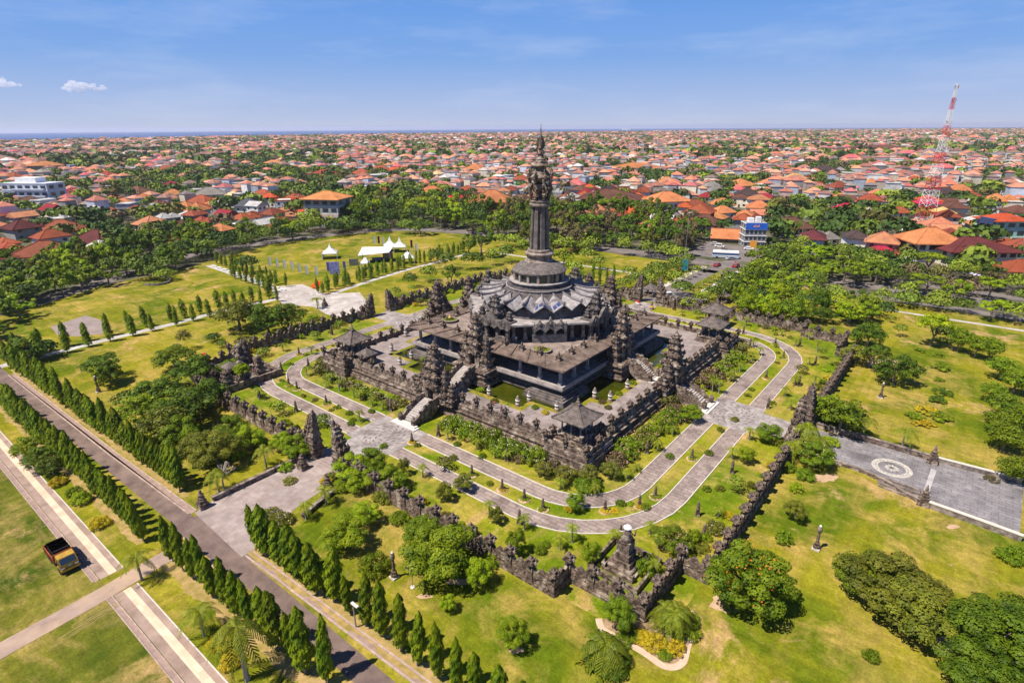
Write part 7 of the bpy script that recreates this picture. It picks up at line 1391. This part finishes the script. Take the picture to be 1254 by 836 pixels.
# red and white lattice mast
x, y = at(1129, 283); t = thing('radio_mast', 'tall red and white lattice mast on legs among houses', 'mast', (x, y, 0), YAW); HPOS.append((x, y, 9)); Hm = 70.0
REDP, WHP = mat('red mast paint', (0.62, 0.06, 0.05)), mat('white mast paint', (0.75, 0.75, 0.76)); hw_ = lambda z: 3.1*(1-z/Hm)**1.2+0.35
zs = [0]; 
while zs[-1] < Hm-0.1: zs.append(min(Hm, zs[-1]+max(1.8, hw_(zs[-1])*1.0)))
sect = {}
for z0, z1 in zip(zs, zs[1:]):
    band = int(z0/Hm*11); mb = sect.setdefault(band, MB()); r = 0.075+0.07*(1-z0/Hm)
    c0 = [(sx*hw_(z0), sy*hw_(z0), z0) for sx, sy in ((-1, -1), (1, -1), (1, 1), (-1, 1))]; c1 = [(sx*hw_(z1), sy*hw_(z1), z1) for sx, sy in ((-1, -1), (1, -1), (1, 1), (-1, 1))]
    for i in range(4):
        j = (i+1) % 4; mb.tube([c0[i], c1[i]], r, r, 4); mb.tube([c0[i], c1[j]], r*0.6, r*0.6, 4); mb.tube([c0[j], c1[i]], r*0.6, r*0.6, 4); mb.tube([c1[i], c1[j]], r*0.7, r*0.7, 4)
for b in sorted(sect): sect[b].build('mast_section', WHP if b % 2 == 0 else REDP, t)
mb = MB()
for z in (40, 52, 62, 68):
    for a in range(3): k_ = hw_(z)+0.35; mb.box(k_*math.cos(a*2.1+z), k_*math.sin(a*2.1+z), z, 0.3, 0.3, 1.5)
mb.build('antennas', METAL(), t)

# ---- procedural fill: nearest houses one by one, the rest as one mass
def vnoise(x, y, s, seed=0):
    def hsh(i, j): v = math.sin(i*127.1+j*311.7+seed*74.7)*43758.5453; return v-math.floor(v)
    x, y = x/s, y/s; i, j = math.floor(x), math.floor(y); f, g = x-i, y-j; f = f*f*(3-2*f); g = g*g*(3-2*g)
    return (hsh(i, j)*(1-f)+hsh(i+1, j)*f)*(1-g)+(hsh(i, j+1)*(1-f)+hsh(i+1, j+1)*f)*g
def polar(x, y):
    dx, dy = x-CX, y-CY; d = math.hypot(dx, dy); a = math.atan2(dx*math.cos(YAW)+dy*math.sin(YAW), -dx*math.sin(YAW)+dy*math.cos(YAW)); return a, d
def incity(x, y):
    if x > -205 and y < 168+max(0, (-x-20))*0.05: return False
    if x <= -205 and y < -320: return False
    a, d = polar(x, y); return abs(a) < 0.93 and d < coast(a)-140
def green(x, y):     # wooded pockets
    px, py = pr(x, y)
    g = 0.62*vnoise(x, y, 95, 1)+0.38*vnoise(x, y, 34, 2)
    if 60 < px < 330 and 196 < py < 236: g += 0.22
    if 330 < px < 420 and 212 < py < 250: g += 0.28
    if 940 < px < 1110 and 250 < py < 300: g += 0.3
    if 80 < px < 180 and 258 < py < 300: g += 0.35
    if px < 420 and 168 < py < 250: g += 0.05
    if 420 < px < 620 and 235 < py < 275: g += 0.2
    return g
q = random.Random(99); CAND = []; TREES = []
rings = [(200, 950, 14.5), (950, 2600, 21.0), (2600, 9000, 28.0)]
for d0, d1, cell in rings:
    nx = int(2*d1/cell)+2; cy0 = CY; cx0 = CX
    for i in range(-nx//2, nx//2+1):
        for j in range(-nx//2, nx//2+1):
            x, y = cx0+i*cell, cy0+j*cell; dx, dy = x-CX, y-CY; d2 = dx*dx+dy*dy
            if d2 < d0*d0 or d2 >= d1*d1: continue
            if -dx*math.sin(YAW)+dy*math.cos(YAW) < 0.55*math.sqrt(d2): continue
            x += q.uniform(-0.22, 0.22)*cell; y += q.uniform(-0.22, 0.22)*cell
            if not incity(x, y): continue
            if 1.0*(j % 7 == 0 and cell < 30) or (i % 9 == 0 and cell < 20): 
                if q.random() < 0.5: TREES.append((x, y, cell)); continue
            g = green(x, y)
            if d2 < 1e6 and any((x-a)**2+(y-b)**2 < (r+6)**2 for a, b, r in HPOS):
                if q.random() < 0.35: TREES.append((x+q.uniform(-5, 5), y+q.uniform(-5, 5), cell*0.6))
                continue
            if g > 0.74: TREES.append((x, y, cell)); continue
            CAND.append((x, y, cell))
            if q.random() < 0.3: TREES.append((x+q.uniform(-0.5, 0.5)*cell, y+0.5*cell, cell*0.5))
print('houses', len(CAND), 'trees', len(TREES))
CAND.sort(key=lambda c: (c[0]-CX)**2+(c[1]-CY)**2)
RW = [('orange', 11), ('salmon', 15), ('vermilion', 6), ('brick', 19), ('rust', 17), ('brown', 14), ('dark brown', 7), ('crimson', 6), ('magenta', 2.5), ('maroon', 4), ('grey', 5), ('slate', 4), ('pale grey', 5), ('white', 4), ('sandy', 1)]
names, ws = zip(*RW)
wnames = ('white', 'cream', 'white', 'grey', 'blue white', 'pink', 'cream')
visible = [c for c in CAND if -10 < pr(c[0], c[1])[0] < 1264]
NI = max(0, 292-HN[0]); ind = set(id(c) for c in visible[:NI])
for c in visible[:NI]:
    w = q.uniform(9, 14); d = w*q.uniform(0.62, 0.85); k = q.choices(('hip', 'pyramid', 'gable', 'double', 'flat'), (48, 14, 8, 22, 8))[0]; rc = q.choices(names, ws)[0]
    if k == 'flat': rc = q.choice(('white', 'grey', 'pale grey'))
    if k == 'pyramid': d = w
    house(c[0], c[1], w, d, q.choice((3.2, 3.4, 4.0, 6.2, 6.6)), k, rc, q.choice(wnames), YAW*0+q.choice((0, PI/2))+q.uniform(-0.25, 0.25)+0.3, HN[0] < 240)
rest = [c for c in CAND if id(c) not in ind]; n = len(rest); g = np.random.RandomState(5)
X = np.array([c[0] for c in rest]); Y = np.array([c[1] for c in rest]); C_ = np.array([c[2] for c in rest]); ang = g.choice([0, PI/2], n)+g.normal(0.3, 0.22, n)
w = C_*g.uniform(0.45, 0.84, n)*np.where(g.rand(n) < 0.07, 1.5, 1); d = w*g.uniform(0.6, 0.95, n); h = g.choice([3.6, 4.4, 6.0, 7.2, 9.5], n, p=[.22, .2, .2, .26, .12])*np.where(C_ > 25, 1.15, 1); rh = d*g.uniform(0.2, 0.33, n); flat = g.rand(n) < 0.15; rh[flat] = 0.25
rl = np.maximum((w-d)/2, 0.05); ov = np.where(C_ > 25, 0.6, 0.45)
T = np.zeros((n, 14, 3)); sx = np.array([-1, 1, 1, -1]); sy = np.array([-1, -1, 1, 1])
for i in range(4):
    T[:, i] = np.stack([sx[i]*w/2, sy[i]*d/2, np.zeros(n)], 1); T[:, 4+i] = np.stack([sx[i]*w/2, sy[i]*d/2, h], 1); T[:, 8+i] = np.stack([sx[i]*(w/2+ov), sy[i]*(d/2+ov), h-0.3], 1)
T[:, 12] = np.stack([-rl, np.zeros(n), h+rh], 1); T[:, 13] = np.stack([rl, np.zeros(n), h+rh], 1)
for k in (12, 13): T[flat, k, 0] = T[flat, k, 0]*1.0
c, s = np.cos(ang)[:, None], np.sin(ang)[:, None]; XX = T[:, :, 0]*c-T[:, :, 1]*s+X[:, None]; YY = T[:, :, 0]*s+T[:, :, 1]*c+Y[:, None]; V = np.stack([XX, YY, T[:, :, 2]], 2).reshape(-1, 3)
F = [(0, 1, 5, 4), (1, 2, 6, 5), (2, 3, 7, 6), (3, 0, 4, 7), (8, 9, 13, 12), (9, 10, 13), (10, 11, 12, 13), (11, 8, 12)]
def bulk(name, V, F, n, nv, cols, m):
    """n copies of a face list over nv vertices each, one mesh; cols = per vertex colour"""
    me = bpy.data.meshes.new(name); me.vertices.add(len(V)); me.vertices.foreach_set('co', V.ravel()); fl = np.concatenate([np.array(f) for f in F]); tot = np.array([len(f) for f in F]); st = np.concatenate([[0], np.cumsum(tot)[:-1]]); L_ = len(fl)
    me.loops.add(L_*n); me.loops.foreach_set('vertex_index', (fl[None, :]+np.arange(n)[:, None]*nv).ravel().astype(np.int32)); me.polygons.add(len(F)*n)
    me.polygons.foreach_set('loop_start', (st[None, :]+np.arange(n)[:, None]*L_).ravel().astype(np.int32)); me.polygons.foreach_set('loop_total', np.tile(tot, n).astype(np.int32)); me.update(calc_edges=True); me.shade_flat()
    at_ = me.color_attributes.new('Col', 'FLOAT_COLOR', 'POINT'); at_.data.foreach_set('color', np.concatenate([cols, np.ones((len(cols), 1))], 1).ravel().astype(np.float32)); me.materials.append(m); return link(name, me)
wsn = np.array(ws)/sum(ws); rcol = (0.68*np.array([RC[k] for k in names])+0.32*np.array((0.42, 0.29, 0.255)))[g.choice(len(names), n, p=wsn)]*g.uniform(0.75, 1.2, (n, 1)); rcol[flat] = np.array((0.5, 0.5, 0.5))*g.uniform(0.6, 1.2, (flat.sum(), 1)); wcol = np.array([WC[k] for k in wnames])[g.choice(len(wnames), n)]*g.uniform(0.6, 1.1, (n, 1))
cols = np.zeros((n, 14, 3)); cols[:, :8] = wcol[:, None]; cols[:, 8:] = rcol[:, None]
bm_city = mat('far house surfaces', (0.72, 0.72, 0.72), (1.1, 1.1, 1.1), 0.25, attr='Col', rough=0.85)
stuff(bulk('distant_houses', V, F, n, 14, cols.reshape(-1, 3), bm_city), 'dense mass of orange and red roofed houses out to the shore', 'houses')
# trees of the city
TREES.sort(key=lambda c: (c[0]-CX)**2+(c[1]-CY)**2)
tv = [c for c in TREES if -10 < pr(c[0], c[1])[0] < 1264]
NTI = 0; ti = set(id(c) for c in tv[:NTI])
for c in tv[:NTI]: tree(c[0], c[1], q.uniform(4, 6), q.uniform(6, 9), q.choice(('dark', 'mid', 'olive', 'bright')), 'dome', 'city tree', 'trees among the houses', lod=2)
def mass_trees(L_, nq, seed):
    n = len(L_); g = np.random.RandomState(seed); X = np.array([c[0] for c in L_]); Y = np.array([c[1] for c in L_]); Cc = np.array([c[2] for c in L_]); Rr = np.clip(Cc*g.uniform(0.28, 0.5, n), 2.2, 15); H = np.clip(Rr*g.uniform(1.3, 2.0, n), 4.5, 13)
    if len(L_[0]) > 3: Rr = np.array([c[3] for c in L_]); H = np.array([c[4] for c in L_])
    d = g.normal(0, 1, (n, nq, 3)); d /= np.linalg.norm(d, axis=2)[:, :, None]; d[:, :, 2] = np.abs(d[:, :, 2])*0.95-0.15; off = g.uniform(-0.3, 0.3, (n, nq, 2)); rr = g.uniform(0.7, 1.05, (n, nq))
    P = np.stack([X[:, None]+(d[:, :, 0]*rr+off[:, :, 0])*Rr[:, None], Y[:, None]+(d[:, :, 1]*rr+off[:, :, 1])*Rr[:, None], H[:, None]*(0.55+0.42*d[:, :, 2]*rr)], 2).reshape(-1, 3)
    Nn = d.reshape(-1, 3)+g.normal(0, 0.4, (n*nq, 3)); Nn /= np.linalg.norm(Nn, axis=1)[:, None]; a = np.cross(Nn, g.normal(0, 1, (n*nq, 3))); a /= np.linalg.norm(a, axis=1)[:, None]; b = np.cross(Nn, a); s = np.repeat(Rr, nq)[:, None]*(1.5/math.sqrt(nq))*g.uniform(0.7, 1.4, (n*nq, 1))
    V = np.stack([P-a*s-b*s*0.6, P+a*s*0.7-b*s, P+a*s+b*s*0.7, P-a*s*0.8+b*s], 1).reshape(-1, 3)
    base = 1.25*np.array([(0.035, 0.07, 0.008), (0.085, 0.13, 0.01), (0.15, 0.2, 0.014), (0.10, 0.10, 0.02), (0.13, 0.10, 0.05)])[g.choice(5, n, p=[.36, .3, .16, .12, .06]) if len(L_[0]) < 4 else np.array([c[5] for c in L_])]*g.uniform(0.8, 1.25, (n, 1)); col = np.repeat(base, nq*4, 0)*np.repeat(g.uniform(0.8, 1.2, (n*nq, 1)), 4, 0)
    return V, col
rt_ = [c for c in TREES if id(c) not in ti]; nearT = [c for c in rt_ if (c[0]-CX)**2+(c[1]-CY)**2 < 1000**2]; farT = [c for c in rt_ if (c[0]-CX)**2+(c[1]-CY)**2 >= 1000**2]
nearT = nearT+[(x+q.uniform(-6, 6), y+q.uniform(-6, 6), c*0.8) for x, y, c in nearT if q.random() < 0.5]
# park and street trees: the 290 that show largest stand alone, the rest join the woodland
TSPEC.sort(key=lambda s_: -s_[0][2]*s_[0][3]/((s_[0][0]-CX)**2+(s_[0][1]-CY)**2))
for a_, k_ in TSPEC[:288]: build_tree(*a_, **k_)
KC = {'dark': 0, 'mid': 1, 'bright': 2, 'olive': 3, 'brown': 4}
parts_ = [mass_trees([(a_[0], a_[1], 0, a_[2], a_[3], KC[a_[4]]) for a_, k_ in TSPEC[288:]], 420, 3), mass_trees(nearT, 110, 1), mass_trees(farT, 12, 2)]
V = np.concatenate([p_[0] for p_ in parts_]); cl = np.concatenate([p_[1] for p_ in parts_])
stuff(bulk('woodland', V, [(0, 1, 2, 3)], len(V)//4, 4, cl, mat('far foliage', (0.8, 0.8, 0.8), (1.15, 1.15, 1.15), 0.5, attr='Col', rough=0.7)), 'mass of green treetops behind the park and between city roofs', 'trees')
# a ship far out at sea
x, y = ringpt(0.185, 11000); t = thing('ship', 'tiny white ship on the sea horizon right of the spire', 'ship', (x, y, -10), YAW); mb = MB(); mb.box(0, 0, 0, 150, 24, 14, 0, 1.0, 0.8); mb.box(-10, 0, 14, 90, 20, 12); mb.box(-20, 0, 26, 40, 16, 8); mb.build('hull', WHITE(), t)
# clouds low over the left horizon, outside the haze
cm = bpy.data.materials.new('cloud'); cm.use_nodes = True; N = cm.node_tree.nodes; N.clear(); v = N.new('ShaderNodeVolumePrincipled'); v.inputs['Color'].default_value = (1, 1, 1, 1); v.inputs['Density'].default_value = 0.011; v.inputs['Anisotropy'].default_value = 0.1
o_ = N.new('ShaderNodeOutputMaterial'); cm.node_tree.links.new(v.outputs[0], o_.inputs['Volume'])
for (px, py, wpx, hpx, l, sd) in ((98, 104, 21, 8, 'small bright white cloud low over the sea at left', 3), (4, 101, 12, 6, 'small white cloud cut by the left picture edge', 4)):
    d = AF+AX*((px-627)/FPX)-AY*((py-418)/FPX); d = d/math.hypot(d.x, d.y)*14000; x, y, z = CX+d.x, CY+d.y, CZ+d.z; s = 14000/FPX*0.97; q = random.Random(sd); mb = MB()
    for i in range(46):
        u = max(-1, min(1, q.gauss(0, 0.45))); v = q.gauss(0, 0.45)*(1-u*u)**0.5; r = q.uniform(0.12, 0.36)*hpx*s*1.2; mb.blob(u*wpx*s, q.uniform(-1, 1)*4*s, v*hpx*s*0.55-0.2*hpx*s, r*1.5, r, r*0.7, i, 12, 8, 0.06)
    o = mb.build('cloud', cm, None, (x, y, z), YAW, smooth=True); tag(o, l, 'cloud', None)

# ---------------------------------------------------------------- haze: the air itself
HZ = 0.000065
mb = MB(); mb.box(0, 0, -86, 80000, 80000, 86+76); hz = mb.mesh('haze', bpy.data.materials.new('haze')); m = hz.materials[0]; m.use_nodes = True; m.node_tree.nodes.clear()
v = m.node_tree.nodes.new('ShaderNodeVolumePrincipled'); v.inputs['Color'].default_value = (0.86, 0.9, 1.0, 1); v.inputs['Density'].default_value = HZ; v.inputs['Anisotropy'].default_value = 0.25; o_ = m.node_tree.nodes.new('ShaderNodeOutputMaterial'); m.node_tree.links.new(v.outputs[0], o_.inputs['Volume'])
stuff(link('haze', hz), 'pale blue haze in the air', 'haze')
finish_labels()
